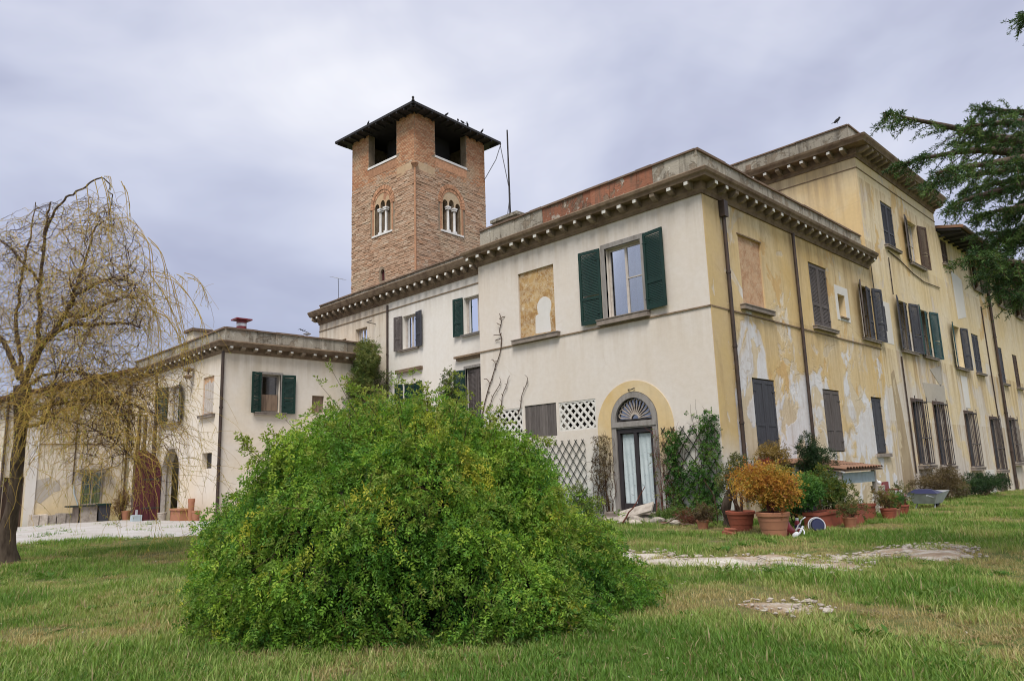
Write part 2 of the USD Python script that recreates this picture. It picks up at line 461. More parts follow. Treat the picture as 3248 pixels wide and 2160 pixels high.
M["green"] = simple("green_shutter_paint", (0.006, 0.030, 0.022), 0.55, 0.35, 0.3, 7.0, dark=(0.004, 0.016, 0.013), bump=0.15, stretch=(1, 1, 0.3))
M["green_blue"] = simple("blue_green_shutter_paint", (0.022, 0.062, 0.062), 0.6, 0.3, 0.35, 6.0, dark=(0.015, 0.032, 0.033), stretch=(1, 1, 0.3))
M["grey_shutter"] = simple("grey_brown_shutter_wood", (0.115, 0.098, 0.092), 0.75, 0.25, 0.4, 5.0, dark=(0.055, 0.045, 0.04), stretch=(3, 3, 0.3), bump=0.3)
M["slate_shutter"] = simple("slate_shutter_paint", (0.055, 0.056, 0.066), 0.65, 0.3, 0.35, 5.0, dark=(0.028, 0.026, 0.03), stretch=(3, 3, 0.3), bump=0.25)
M["brown_shutter"] = simple("brown_shutter_wood", (0.095, 0.06, 0.042), 0.75, 0.25, 0.4, 5.0, dark=(0.04, 0.028, 0.02), stretch=(3, 3, 0.3), bump=0.3)
M["frame_grey"] = simple("grey_frame_paint", (0.27, 0.25, 0.23), 0.7, 0.3, 0.35, 6.0, dark=(0.13, 0.11, 0.095), stretch=(2, 2, 0.4))
M["frame_pale"] = simple("pale_window_paint", (0.50, 0.45, 0.40), 0.6, 0.3, 0.3, 8.0, dark=(0.28, 0.22, 0.18))
M["door_dark"] = simple("dark_door_paint", (0.035, 0.030, 0.033), 0.5, 0.4, 0.4, 6.0, dark=(0.02, 0.014, 0.014), stretch=(2, 2, 0.3))
M["maroon"] = simple("maroon_door_paint", (0.075, 0.013, 0.017), 0.6, 0.3, 0.4, 4.0, dark=(0.05, 0.012, 0.013), stretch=(1, 1, 0.5), bump=0.3)
M["iron"] = simple("dark_iron", (0.03, 0.026, 0.025), 0.6, 0.4, 0.3)
M["pipe"] = simple("brown_downpipe", (0.060, 0.038, 0.028), 0.55, 0.4, 0.4, 4.0, dark=(0.02, 0.015, 0.013))
M["bars"] = simple("rusty_iron_bars", (0.06, 0.05, 0.05), 0.7, 0.3, 0.3, 3.0, dark=(0.17, 0.14, 0.125))
M["grille"] = simple("pale_iron_bars", (0.42, 0.36, 0.30), 0.6, 0.3, 0.4, 9.0, dark=(0.14, 0.10, 0.08))
M["trellis_dark"] = simple("dark_trellis_wood", (0.040, 0.045, 0.038), 0.8, 0.2, 0.4, 9.0)
M["claustra"] = simple("white_cement_lattice", (0.66, 0.64, 0.60), 0.9, 0.2, 0.35, 6.0, dark=(0.42, 0.39, 0.33))
M["interior"] = simple("dim_interior", (0.10, 0.085, 0.075), 0.9, 0.1)
M["marble"] = simple("pale_marble", (0.74, 0.72, 0.70), 0.6, 0.3, 0.15, 5.0)
M["terracotta"] = simple("terracotta", (0.36, 0.165, 0.095), 0.85, 0.25, 0.3, 4.0, dark=(0.28, 0.125, 0.08), bump=0.25)
M["terracotta_old"] = simple("terracotta_dark", (0.30, 0.085, 0.05), 0.85, 0.25, 0.3, 5.0, dark=(0.16, 0.06, 0.045), bump=0.3)
M["red_plastic"] = simple("red_plastic", (0.20, 0.022, 0.03), 0.4, 0.5, 0.15, 5.0, bump=0.02)
M["white_plastic"] = simple("white_plastic", (0.68, 0.69, 0.72), 0.4, 0.5, 0.2, 5.0, dark=(0.4, 0.4, 0.4), bump=0.02)
M["navy_plastic"] = simple("navy_plastic", (0.022, 0.026, 0.075), 0.35, 0.5, 0.2, 5.0, bump=0.02)
M["blue_board"] = simple("pale_blue_board", (0.42, 0.50, 0.53), 0.75, 0.3, 0.3, 5.0, dark=(0.28, 0.31, 0.31))
M["grey_metal"] = simple("dull_grey_metal", (0.36, 0.38, 0.41), 0.45, 0.5, 0.3, 6.0, dark=(0.18, 0.18, 0.18))
M["rubber"] = simple("black_rubber", (0.02, 0.02, 0.022), 0.8, 0.3, 0.2)
M["soil"] = simple("potting_soil", (0.055, 0.035, 0.022), 0.95, 0.1, 0.3, 12.0, bump=0.8)
M["bark"] = simple("grey_brown_bark", (0.115, 0.086, 0.066), 0.95, 0.1, 0.45, 7.0, dark=(0.04, 0.028, 0.022), bump=1.0, stretch=(2.2, 2.2, 0.5))
M["twig"] = simple("dark_twig", (0.085, 0.05, 0.033), 0.9, 0.1, 0.3)
M["twig_red"] = simple("red_brown_twig", (0.16, 0.06, 0.045), 0.9, 0.1, 0.3)
M["rubble"] = simple("rubble_stone", (0.45, 0.40, 0.34), 0.95, 0.15, 0.4, 6.0, dark=(0.20, 0.16, 0.13), bump=0.8, rnd=0.25)
M["red_brick"] = simple("red_brick", (0.36, 0.13, 0.08), 0.92, 0.15, 0.4, 9.0, bump=0.6, rnd=0.2)
M["wood"] = simple("weathered_wood", (0.24, 0.17, 0.12), 0.85, 0.2, 0.4, 5.0, dark=(0.10, 0.07, 0.05), stretch=(3, 3, 0.4), bump=0.4)
M["plank"] = simple("grey_plank", (0.135, 0.118, 0.11), 0.85, 0.2, 0.35, 5.0, dark=(0.07, 0.058, 0.052), stretch=(6, 6, 0.5), bump=0.3, rnd=0.2)
M["leaf"] = leafy("green_leaf", 0.32)
M["grass_blade"] = leafy("grass_blade", 0.35, 0.6)
M["needle"] = leafy("cedar_needle", 0.15, 0.6)
M["bird"] = simple("dark_feathers", (0.03, 0.03, 0.034), 0.8, 0.2)

m = Mat("window_glass")
fr = m.n("fresnel", IOR=1.55)("fac")
fac = m.n("map_range", value=fr, from_min=0.0, from_max=1.0, to_min=0.16, to_max=1.0)("result")
M["glass"] = m.done(m.n("mix_closure", fac=fac, closure1=m.n("transparent_bsdf", color=(0.72, 0.75, 0.78))("BSDF"), closure2=m.n("glossy_bsdf", roughness=0.03, color=(0.85, 0.9, 1.0))("BSDF"))("closure"))

m = Mat("lace_curtain")
p = m.pos()
vor = m.n("voronoi_texture", vector=p, scale=26.0)("distance")
nn = m.noise(p, 5.0, 6, 0.7)
col = m.mix(m.mask(nn, 0.4, 0.7), (0.56, 0.65, 0.66), (0.68, 0.75, 0.76))
col = m.mix(m.mul(m.mask(m.noise(p, 14.0, 6, 0.7, 1.0), 0.60, 0.66), 0.8), col, (0.12, 0.16, 0.17))
M["curtain"] = m.done(m.n("mix_closure", fac=0.25, closure1=m.pbr(col, 0.9, 0.1, m.bump(vor, 0.3, 0.01)), closure2=m.n("translucent_bsdf", color=(0.6, 0.65, 0.66))("BSDF"))("closure"))
M["curtain_red"] = simple("red_curtain", (0.36, 0.03, 0.035), 0.9, 0.1, 0.3)
M["curtain_white"] = simple("white_curtain", (0.62, 0.63, 0.68), 0.9, 0.1, 0.25, 6.0, stretch=(6, 6, 0.5))

# tower masonry: every brick takes its own tone from its tint
m = Mat("tower_brick")
p = m.pos()
col = m.n("attribute", attribute="tint")("color")
big = m.noise(p, 0.6, 5, 0.6)
col = m.mix(m.mul(m.mask(big, 0.52, 0.68), 0.5), col, (0.50, 0.43, 0.31))
col = m.mix(m.mul(m.mask(m.noise(p, 9, 6, 0.65), 0.5, 0.75), 0.4), col, (0.22, 0.15, 0.10))
M["brick"] = m.done(m.pbr(col, 0.92, 0.15, m.bump(m.noise(p, 35, 5, 0.65), 0.6, 0.02)))


def brick_tint(z, n=8):
    a_ = RNG.random()
    lo = [(0.33, 0.205, 0.135), (0.45, 0.295, 0.20), (0.52, 0.375, 0.27), (0.48, 0.29, 0.185), (0.58, 0.455, 0.345)]
    hi = [(0.41, 0.19, 0.105), (0.50, 0.25, 0.14), (0.55, 0.30, 0.175), (0.58, 0.37, 0.235)]
    c_ = hi if z + RNG.normal() * 0.25 > 17.0 else lo
    a_ *= len(c_) - 1
    i_ = min(int(a_), len(c_) - 2)
    return np.tile(np.array(c_[i_]) * (1 - a_ + i_) + np.array(c_[i_ + 1]) * (a_ - i_), (n, 1))


M["mortar"] = simple("tower_mortar", (0.30, 0.235, 0.17), 0.95, 0.1, 0.4, 3.0, dark=(0.16, 0.115, 0.08), bump=0.6)
M["tower_render"] = plaster("tower_render", (0.52, 0.42, 0.29), (0.52, 0.34, 0.20), (0.26, 0.18, 0.11), patch=[((0.40, 0.20, 0.12), 0.62, 1.4)], streak=0.4, seed=3.9, bump=0.8)
M["voussoir"] = simple("arch_brick", (0.50, 0.27, 0.16), 0.9, 0.15, 0.35, 8.0, bump=0.5, rnd=0.22)

# ground
m = Mat("lawn_soil")
p = m.pos()
n1 = m.noise(p, 0.45, 6, 0.62, 0.5)
n2 = m.noise(p, 2.2, 7, 0.65)
n3 = m.noise(p, 14.0, 6, 0.7)
col = m.mix(m.mask(n1, 0.42, 0.62), (0.095, 0.15, 0.03), (0.22, 0.18, 0.085))
col = m.mix(m.mul(m.mask(n2, 0.55, 0.7), 0.7), col, (0.21, 0.165, 0.10))
col = m.mix(m.mul(m.mask(n3, 0.45, 0.7), 0.6), col, (0.045, 0.06, 0.018))
M["ground"] = m.done(m.pbr(col, 0.95, 0.1, m.bump(m.add(n3, m.noise(p, 60, 4)), 0.8, 0.04)))
m = Mat("pale_gravel")
p = m.pos()
n1 = m.noise(p, 0.8, 6, 0.6, 0.4)
vor = m.n("voronoi_texture", vector=p, scale=38.0)
col = m.mix(m.mask(n1, 0.4, 0.66), (0.47, 0.45, 0.435), (0.40, 0.37, 0.335))
col = m.mix(m.mul(m.mask(m.noise(p, 24, 5, 0.7), 0.5, 0.7), 0.6), col, (0.24, 0.22, 0.19))
col = m.mix(m.mul(m.mask(m.noise(p, 3.0, 6, 0.7), 0.62, 0.70), 0.6), col, (0.26, 0.25, 0.15))
M["gravel"] = m.done(m.pbr(col, 0.95, 0.1, m.bump(vor("distance"), 0.6, 0.02)))
m = Mat("bare_earth")
p = m.pos()
n1 = m.noise(p, 1.3, 7, 0.62, 0.6)
col = m.ramp(n1, (0.32, (0.26, 0.17, 0.115)), (0.47, (0.36, 0.28, 0.20)), (0.55, (0.50, 0.45, 0.38)), (0.7, (0.60, 0.56, 0.49)))
col = m.mix(m.mul(m.mask(m.noise(p, 18, 6, 0.7), 0.48, 0.7), 0.75), col, (0.17, 0.14, 0.085))
M["earth"] = m.done(m.pbr(col, 0.95, 0.1, m.bump(m.noise(p, 30, 6, 0.7), 0.8, 0.03)))
M["hill"] = simple("far_hill_green", (0.075, 0.10, 0.075), 0.95, 0.1, 0.3, 0.02, dark=(0.05, 0.07, 0.05))

# ------------------------------------------------------------------ ground, drive, bare path
def terrain(xs, ys):
    X, Y = np.meshgrid(xs, ys, indexing="ij")
    Z = ground_z(X, Y)
    v = np.stack([X, Y, Z], -1).reshape(-1, 3)
    n, k = len(xs), len(ys)
    i, j = np.meshgrid(np.arange(n - 1), np.arange(k - 1), indexing="ij")
    a = i * k + j
    q = np.stack([a, a + k, a + k + 1, a + 1], -1).reshape(-1, 4)
    return v, np.vstack([q[:, [0, 1, 2]], q[:, [0, 2, 3]]])


axis_x = np.concatenate([[-900, -400, -200, -110, -70, -55], np.arange(-46, 16.01, 0.4), [19, 24, 32, 45, 70, 120, 250, 600, 900]])
axis_y = np.concatenate([[-900, -400, -200, -90, -50, -34], np.arange(-26, 42.01, 0.4), [46, 52, 60, 75, 100, 180, 400, 900]])
solo("ground", terrain(axis_x, axis_y), M["ground"], "worn green and straw coloured lawn around the villa", smooth=True, kind="structure")


def sheet(pg, step, lift, fade=0.8, rough=0.0):
    """A flat-lying sheet that follows the ground."""
    pg = pg.segmentize(step)
    x0, y0, x1, y1 = pg.bounds
    pts = [p for p in pg.exterior.coords[:-1]]
    inner = pg.buffer(-0.4 * step)
    for x in np.arange(x0, x1, step):
        for y in np.arange(y0, y1, step):
            if inner.contains(Point(x, y)):
                pts.append((x, y))
    from scipy.spatial import Delaunay
    pts = np.array(pts)
    t = Delaunay(pts).simplices
    c_ = pts[t].mean(1)
    keep = np.array([pg.contains(Point(*q)) for q in c_])
    t = t[keep]
    e1, e2 = pts[t[:, 1]] - pts[t[:, 0]], pts[t[:, 2]] - pts[t[:, 0]]
    cr_ = e1[:, 0] * e2[:, 1] - e1[:, 1] * e2[:, 0]
    t = np.where(cr_[:, None] < 0, t[:, ::-1], t)
    edge = np.array([pg.exterior.distance(Point(*q)) for q in pts])
    e = np.clip(edge / fade, 0, 1)
    n_ = meshkit.fbm(np.column_stack([pts * 1.9, 0 * pts[:, 0]]), 3, 4) - 0.5
    z_ = ground_z(pts[:, 0], pts[:, 1]) - 0.03 + (lift + 0.03) * e * (2 - e) + rough * n_ * np.minimum(1, e * 3)
    return np.column_stack([pts, z_]), t


def wobble(pts, amp, seed, step=0.35):
    pg = Polygon(pts).segmentize(step)
    c_ = np.array(pg.exterior.coords[:-1])
    q = np.stack([c_[:, 0] * 1.1, c_[:, 1] * 1.1, np.full(len(c_), seed)], -1)
    d = np.stack([meshkit.fbm(q, 3, seed) - 0.5, meshkit.fbm(q + 31, 3, seed + 5) - 0.5], -1)
    return Polygon(c_ + d * 2 * amp).buffer(0)


DRIVE = wobble([(-15.5, -17), (-14.2, -12.5), (-13.1, -10.5), (-11.0, -8.8), (-9.2, -5.5), (-9.2, 1.3), (-17.9, 1.3), (-17.5, -5.1), (-28.1, -5.1), (-28.1, -11.5), (-44, -13), (-44, -20), (-17, -20)], 0.45, 11)
DRIVE = max(getattr(DRIVE, "geoms", [DRIVE]), key=lambda g: g.area)
solo("gravel_drive", sheet(DRIVE, 0.4, 0.035, 0.8, 0.015), M["gravel"], "pale gravel drive in front of the low courtyard house", smooth=True, kind="structure")
BARE = [wobble([(0.0, -6.5), (0.9, -7.35), (2.3, -7.5), (3.6, -7.3), (4.7, -6.7), (5.35, -5.6), (5.0, -4.9), (4.2, -5.0), (3.3, -5.6), (2.2, -5.55), (0.9, -5.75)], 0.75, 21),
        wobble([(4.1, -4.6), (5.0, -5.2), (5.8, -4.4), (6.2, -2.9), (5.7, -2.3), (4.9, -3.0)], 0.7, 23),
        wobble([(4.85, -8.9), (5.75, -9.35), (6.2, -8.6), (5.5, -8.2)], 0.45, 25)]
BARE = [max(getattr(b, "geoms", [b]), key=lambda g: g.area) for b in BARE]
for b in BARE:
    solo("bare_path", sheet(b, 0.11, 0.036, 0.45, 0.13), M["earth"], "bare strip of pale stony earth crossing the lawn", smooth=True, kind="structure")
NO_GRASS = unary_union([DRIVE.buffer(-0.25)] + [b.buffer(-0.30) for b in BARE])

# ------------------------------------------------------------------ builders of walls and openings
def wall(bld, face, outline, holes, mat, th=0.42, name="wall", label=None):
    pg = Polygon(outline)
    for h in holes:
        pg = pg.difference(h if hasattr(h, "area") else sbox(*h))
    return part(bld, name, face.poly(pg, -th, 0.0), M[mat], label=label)


def hole(u0, u1, z0, z1):
    return (u0, z0, u1, z1)


def shutter(parent, face, u, z0, z1, w, sgn, ang, mat, n=0.03, kind="louvre", name="shutter", label=None, brace=False):
    """A shutter leaf hinged at u, leaving to the side sgn, ang degrees out of the wall."""
    f = face.hinged(u, z0, z1, w, 0.04, ang, sgn, n)
    s = 0.085
    parts = [f.box(0.004, s, z0, z1, 0, 0.042), f.box(w - s, w, z0, z1, 0, 0.042), f.box(s, w - s, z0, z0 + 0.12, 0.001, 0.041), f.box(s, w - s, z1 - 0.10, z1, 0.001, 0.041)]
    zm = z0 + (z1 - z0) * 0.33
    parts.append(f.box(s, w - s, zm, zm + 0.09, 0.001, 0.041))
    if kind == "louvre":
        z = z0 + 0.13
        while z < z1 - 0.12:
            if not zm - 0.03 < z < zm + 0.09:
                parts.append(f.box(s + 0.002, w - s - 0.002, z, z + 0.044, 0.020, 0.031, lean=-0.014))
            z += 0.047
    else:
        k = max(2, int(round((w - 2 * s) / 0.13)))
        for i in range(k):
            a = s + (w - 2 * s) * i / k
            parts.append(f.box(a + 0.003, a + (w - 2 * s) / k - 0.003, z0 + 0.121, z1 - 0.101, 0.008 + 0.003 * (i % 2), 0.03))
    for zz_ in (z0 + 0.28, z1 - 0.32):                              # strap hinges
        parts.append(f.box(-0.02, 0.16, zz_, zz_ + 0.035, 0.043, 0.049))
    return part(parent, name, parts, M[mat], label=label)


def sash(bld, face, u0, u1, z0, z1, n=-0.2, cols=2, rows=1, mat="frame_pale", name="window", fr=0.06, glass=True, label=None):
    """A window of its own frame, mullions and panes; returns the window's path."""
    b = [face.box(u0, u0 + fr, z0, z1, n - 0.05, n), face.box(u1 - fr, u1, z0, z1, n - 0.05, n),
         face.box(u0 + fr, u1 - fr, z0, z0 + fr, n - 0.048, n - 0.002), face.box(u0 + fr, u1 - fr, z1 - fr, z1, n - 0.048, n - 0.002)]
    iu, iz = np.linspace(u0 + fr, u1 - fr, cols + 1), np.linspace(z0 + fr, z1 - fr, rows + 1)
    for a in iu[1:-1]:
        b.append(face.box(a - 0.032, a + 0.032, z0 + fr, z1 - fr, n - 0.046, n + 0.012))
    for a in iz[1:-1]:
        b.append(face.box(u0 + fr, u1 - fr, a - 0.016, a + 0.016, n - 0.04, n - 0.006))
    w = part(bld, name, b, M[mat], label=label)
    if glass:
        for i in range(cols):
            for j in range(rows):
                part(w, "pane", face.box(iu[i] + 0.01, iu[i + 1] - 0.01, iz[j] + 0.01, iz[j + 1] - 0.01, n - 0.03, n - 0.024), M["glass"])
    return w


def sill(parent, face, u0, u1, z, out=0.14, h=0.11, mat="stone", name="sill"):
    return part(parent, name, [face.box(u0, u1, z - h, z - 0.025, -0.05, out), face.box(u0 - 0.015, u1 + 0.015, z - 0.025, z, -0.05, out + 0.02)], M[mat])


def surround(parent, face, u0, u1, z0, z1, w=0.14, out=0.03, mat="frame_grey", name="surround", top=True):
    b = [face.box(u0 - w, u0, z0, z1 + (w if top else 0), -0.06, out), face.box(u1, u1 + w, z0, z1 + (w if top else 0), -0.06, out)]
    if top:
        b.append(face.box(u0, u1, z1, z1 + w, -0.06, out))
    return part(parent, name, b, M[mat])


def drape(face, u0, u1, z0, z1, n, folds=9, amp=0.025, gather=0.0):
    k, r = folds * 6 + 1, 7
    U, Z = np.meshgrid(np.linspace(0, 1, k), np.linspace(0, 1, r), indexing="ij")
    off = amp * np.sin(U * folds * 2 * np.pi) * (0.6 + 0.4 * (1 - Z)) + 0.01 * np.sin(U * 17 + Z * 4)
    uu = u0 + (u1 - u0) * U + gather * np.sin(Z * np.pi) * (0.5 - U)
    v = face.P(uu, z0 + (z1 - z0) * Z, n + off).reshape(-1, 3)
    i, j = np.meshgrid(np.arange(k - 1), np.arange(r - 1), indexing="ij")
    a = i * r + j
    q = np.stack([a, a + r, a + r + 1, a + 1], -1).reshape(-1, 4)
    return v, np.vstack([q[:, [0, 1, 2]], q[:, [0, 2, 3]]])


def closed_shutters(bld, face, u0, u1, z0, z1, mat, n=-0.06, label=None, kind="louvre", sill_z=True, ajar=0):
    w = part(bld, "window", [face.box(u0, u1, z0, z0 + 0.05, n - 0.12, n - 0.05), face.box(u0, u1, z1 - 0.05, z1, n - 0.12, n - 0.05), face.box(u0, u0 + 0.05, z0 + .05, z1 - .05, n - 0.119, n - 0.051), face.box(u1 - 0.05, u1, z0 + .05, z1 - .05, n - 0.119, n - 0.051)], M["frame_grey"], label=label)
    h = (u1 - u0) / 2
    shutter(w, face, u0 + 0.01, z0 + 0.02, z1 - 0.02, h - 0.016, 1, ajar, mat, n, kind)
    shutter(w, face, u1 - 0.01, z0 + 0.02, z1 - 0.02, h - 0.016, -1, ajar * 0.4, mat, n, kind)
    if sill_z:
        sill(w, face, u0 - 0.16, u1 + 0.22, z0 - 0.005)
    return w


def brackets(bld, face, u0, u1, step, z0, z1, n0, n1, w=0.16, ends=True):
    k = int(round((u1 - u0) / step))
    for i in range(k + 1):
        u = u0 + (u1 - u0) * i / k + RNG.uniform(-0.02, 0.02)
        ww = w * RNG.uniform(0.85, 1.12)
        hgt = z1 - z0
        # an S-shaped modillion: deep at the wall, shallower in front
        pr = [(n0, z0), (n0 + (n1 - n0) * 0.45, z0 + hgt * 0.12), (n1 - 0.03, z0 + hgt * 0.42), (n1, z0 + hgt * 0.5), (n1, z1), (n0, z1)]
        pg = Polygon(pr)
        t = trimesh.creation.extrude_polygon(pg, ww, engine="earcut")
        v = np.asarray(t.vertices)
        vv = face.P(u - ww / 2 + v[:, 2], v[:, 1], v[:, 0])
        f_ = np.asarray(t.faces)
        mm = trimesh.Trimesh(vv, f_, process=False); mm.fix_normals()
        b = part(bld, "bracket", mm, M["bracket"])
        if ends and RNG.random() < 0.9:
            j = RNG.uniform(0.75, 1.0)
            part(b, "plaster_end", face.box(u - ww * 0.42 * j, u + ww * 0.42 * j, z0 + hgt * 0.46, z1 - 0.012, n1, n1 + 0.012), M["bracket_end"])


def parapet(bld, face, u0, u1, z0, z1, n_out, th, blocks, mats=("parapet",), red=None, coping=0.06):
    u = u0
    while u < u1 - 0.01:
        L = min(RNG.uniform(*blocks), u1 - u)
        if u1 - u - L < 0.35:
            L = u1 - u
        mat = "parapet"
        if red and red[0] < u + L / 2 < red[1]:
            mat = "parapet_red"
        dn = RNG.uniform(-0.012, 0.012)
        part(bld, "parapet_block", [face.box(u + 0.006, u + L - 0.006, z0, z1 - coping, n_out - th, n_out + dn)], M[mat])
        part(bld, "coping_slab", [face.box(u + 0.004, u + L - 0.004, z1 - coping + 0.002, z1 + RNG.uniform(-0.012, 0.015), n_out - th - 0.04, n_out + 0.05 + dn)], M["coping"])
        u += L


def pipe_run(bld, pts, r=0.05, name="downpipe", mat="pipe", collars=True, face=None):
    ms = [tube(pts, r, 10)]
    if collars:
        p0, p1 = V(*pts[0]), V(*pts[-1])
        k = max(2, int(np.linalg.norm(p1 - p0) / 2.0))
        for i in range(1, k):
            c_ = p0 + (p1 - p0) * i / k
            ms.append(tube([c_ - V(0, 0, 0.03), c_ + V(0, 0, 0.03)], r * 1.25, 10))
    return part(bld, name, ms, M[mat], smooth=40)


def shell(bld, x0, x1, y0, y1, z0, z1, sides, mat, roof_z, th=0.4):
    """The unseen walls and the flat roof of a block, so that its rooms are dark."""
    g = {"s": ((x0, y0), (x1, y0), Face((0, y0), (1, 0), (0, -1)), x0, x1), "n": ((x0, y1), (x1, y1), Face((0, y1), (1, 0), (0, 1)), x0, x1),
         "w": (None, None, Face((x0, 0), (0, 1), (-1, 0)), y0, y1), "e": (None, None, Face((x1, 0), (0, 1), (1, 0)), y0, y1)}
    for s in sides:
        f, a, b = g[s][2], g[s][3], g[s][4]
        ins = th if s in "we" else 0
        part(bld, "wall", f.box(a + ins + 0.003, b - ins - 0.003, z0, z1, -th, 0), M[mat])
    F0 = Face((0, 0), (1, 0), (0, -1))
    part(bld, "roof", trimesh.creation.box(bounds=[[x0 + th + .003, y0 + th + .003, roof_z - 0.15], [x1 - th - .003, y1 - th - .003, roof_z]]), M["roof_flat"])
    part(bld, "floor", trimesh.creation.box(bounds=[[x0 + th + .003, y0 + th + .003, z0], [x1 - th - .003, y1 - th - .003, z0 + 0.1]]), M["interior"])


# ================================================================== front block (the corner nearest to the viewer is the origin)
FR = Face((0, 0), (1, 0), (0, -1))
SD = Face((0, 0), (0, 1), (1, 0))
A = thing("front_block", "cream two storey corner block with arched doorway, bracketed cornice and green shutters", "building", (0, 0, -0.4))


def arch_poly(c, hw, z0, spring, seg=28):
    a = np.linspace(0, np.pi, seg)
    return Polygon([(c - hw, z0), (c + hw, z0)] + [(c + hw * math.cos(t), spring + hw * math.sin(t)) for t in a])


DC = -2.64                                                           # centre of the arched doorway
door_hole = arch_poly(DC, 0.78, 0.02, 2.52)
front_holes = [hole(-3.34, -2.04, 5.52, 7.64), hole(-7.02, -5.42, 5.46, 7.68), hole(-6.92, -5.55, 2.24, 3.26), door_hole,
               hole(-8.86, -7.02, 2.28, 3.22), hole(-5.44, -3.98, 2.36, 3.24)]
wall(A, FR, [(-9, -0.7), (0, -0.7), (0, 8.9), (-9, 8.9)], front_holes, "front")
side_holes = [hole(6.48, 7.92, 5.5, 7.68), hole(10.78, 12.02, 5.58, 7.60), hole(8.66, 9.3, 6.12, 6.92), hole(1.90, 3.22, 1.55, 3.54), hole(6.54, 7.86, 1.48, 3.48), hole(10.70, 11.76, 1.4, 3.42), hole(1.82, 3.16, 5.57, 7.62)]
wall(A, SD, [(0.423, -0.7), (12.4, -0.7), (12.4, 8.9), (0.423, 8.9)], side_holes, "side", th=0.42)
shell(A, -9, -0.42, 0.42, 12.4, -0.6, 8.9, "wn", "front", 8.95)
# quoin of ochre render wrapping the corner, and the moulded bands
part(A, "corner_band", [SD.box(0.012, 0.86, 1.1, 8.37, 0.002, 0.018)], M["ochre"])
for f_, a, b in ((FR, -9.0, 0.03), (SD, 0.03, 12.38)):
    part(A, "string_course", [f_.box(a, b, 5.285, 5.325, 0.0, 0.03)], M["line"])
prof = [(0, 8.38), (0.05, 8.38), (0.06, 8.46), (0.10, 8.50), (0.10, 8.70), (0.36, 8.70), (0.37, 8.78), (0.43, 8.82), (0.45, 8.90), (0.41, 8.94), (0.0, 8.99)]
part(A, "cornice", cornice_run([(-9, 1.3), (-9, 0), (0, 0), (0, 12.06)], prof), M["cornice"])
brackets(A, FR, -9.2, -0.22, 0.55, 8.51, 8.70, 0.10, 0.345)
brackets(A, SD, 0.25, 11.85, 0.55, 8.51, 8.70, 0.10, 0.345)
parapet(A, FR, -9.0, -0.135, 8.985, 9.76, -0.13, 0.28, (0.5, 1.3), red=(-5.9, -1.6))
parapet(A, SD, 0.135, 12.0, 8.985, 9.76, -0.13, 0.28, (0.8, 1.6))
pipe_run(A, [SD.P(0.93, 8.36, 0.10), SD.P(0.95, 0.25, 0.09)], 0.055)
pipe_run(A, [SD.P(5.3, 8.36, 0.10), SD.P(5.27, 1.55, 0.09), SD.P(5.1, 1.42, 0.09), SD.P(3.7, 0.82, 0.10)], 0.05, collars=False)
part(A, "rain_hopper", [SD.box(0.83, 1.03, 7.9, 8.36, 0.03, 0.2)], M["pipe"])
pipe_run(A, [SD.P(12.34, 9.0, 0.03), SD.P(12.36, 5.4, 0.03)], 0.014, "cable", collars=False)

# main window with open green shutters
w = sash(A, FR, -3.32, -2.06, 5.54, 7.62, -0.16, 2, 1)
part(w, "glazing_bar", FR.box(-2.66, -2.12, 6.62, 6.65, -0.185, -0.155), M["frame_pale"])
surround(w, FR, -3.34, -2.04, 5.52, 7.64, 0.14)
sill(w, FR, -3.66, -1.86, 5.515, 0.16, 0.17)
shutter(w, FR, -3.50, 5.44, 7.70, 0.76, -1, 6, "green")
shutter(w, FR, -1.92, 5.52, 7.74, 0.72, 1, 8, "green")
part(w, "curtain", [drape(FR, -3.28, -2.72, 5.6, 7.55, -0.30, 7)], M["curtain_white"])
part(w, "curtain", [drape(FR, -2.45, -2.08, 5.6, 7.55, -0.30, 5)], M["curtain_white"])
# blind window on the front
bw = part(A, "blind_window", [FR.box(-7.018, -5.422, 5.462, 7.678, -0.2, -0.06)], M["blind_ochre"], label="walled up window with flaking ochre render")
sill(bw, FR, -7.28, -5.24, 5.455, 0.15, 0.15)
cc = Polygon([(-5.93 + 0.31 * math.cos(t) * (1 + 0.06 * math.sin(3 * t)), 6.35 + 0.36 * math.sin(t)) for t in np.linspace(0, 2 * np.pi, 30)[:-1]])
part(bw, "white_patch", FR.poly(unary_union([cc, Polygon([(-6.3, 5.6), (-5.72, 5.58), (-5.76, 6.1), (-6.0, 6.2), (-6.28, 6.1)]).buffer(0.05)]), -0.062, -0.056), M["white_patch"])
# boarded opening between the two pierced screens
bo = part(A, "boarded_opening", [FR.box(-6.918, -5.552, 2.242, 3.258, -0.14, -0.10)], M["plank"])
for i in range(11):
    u = -6.915 + i * 0.1236
    part(bo, "plank", [FR.box(u + 0.003, u + 0.1206, 2.245, 3.255, -0.10, -0.03 + 0.008 * RNG.random())], M["plank"])


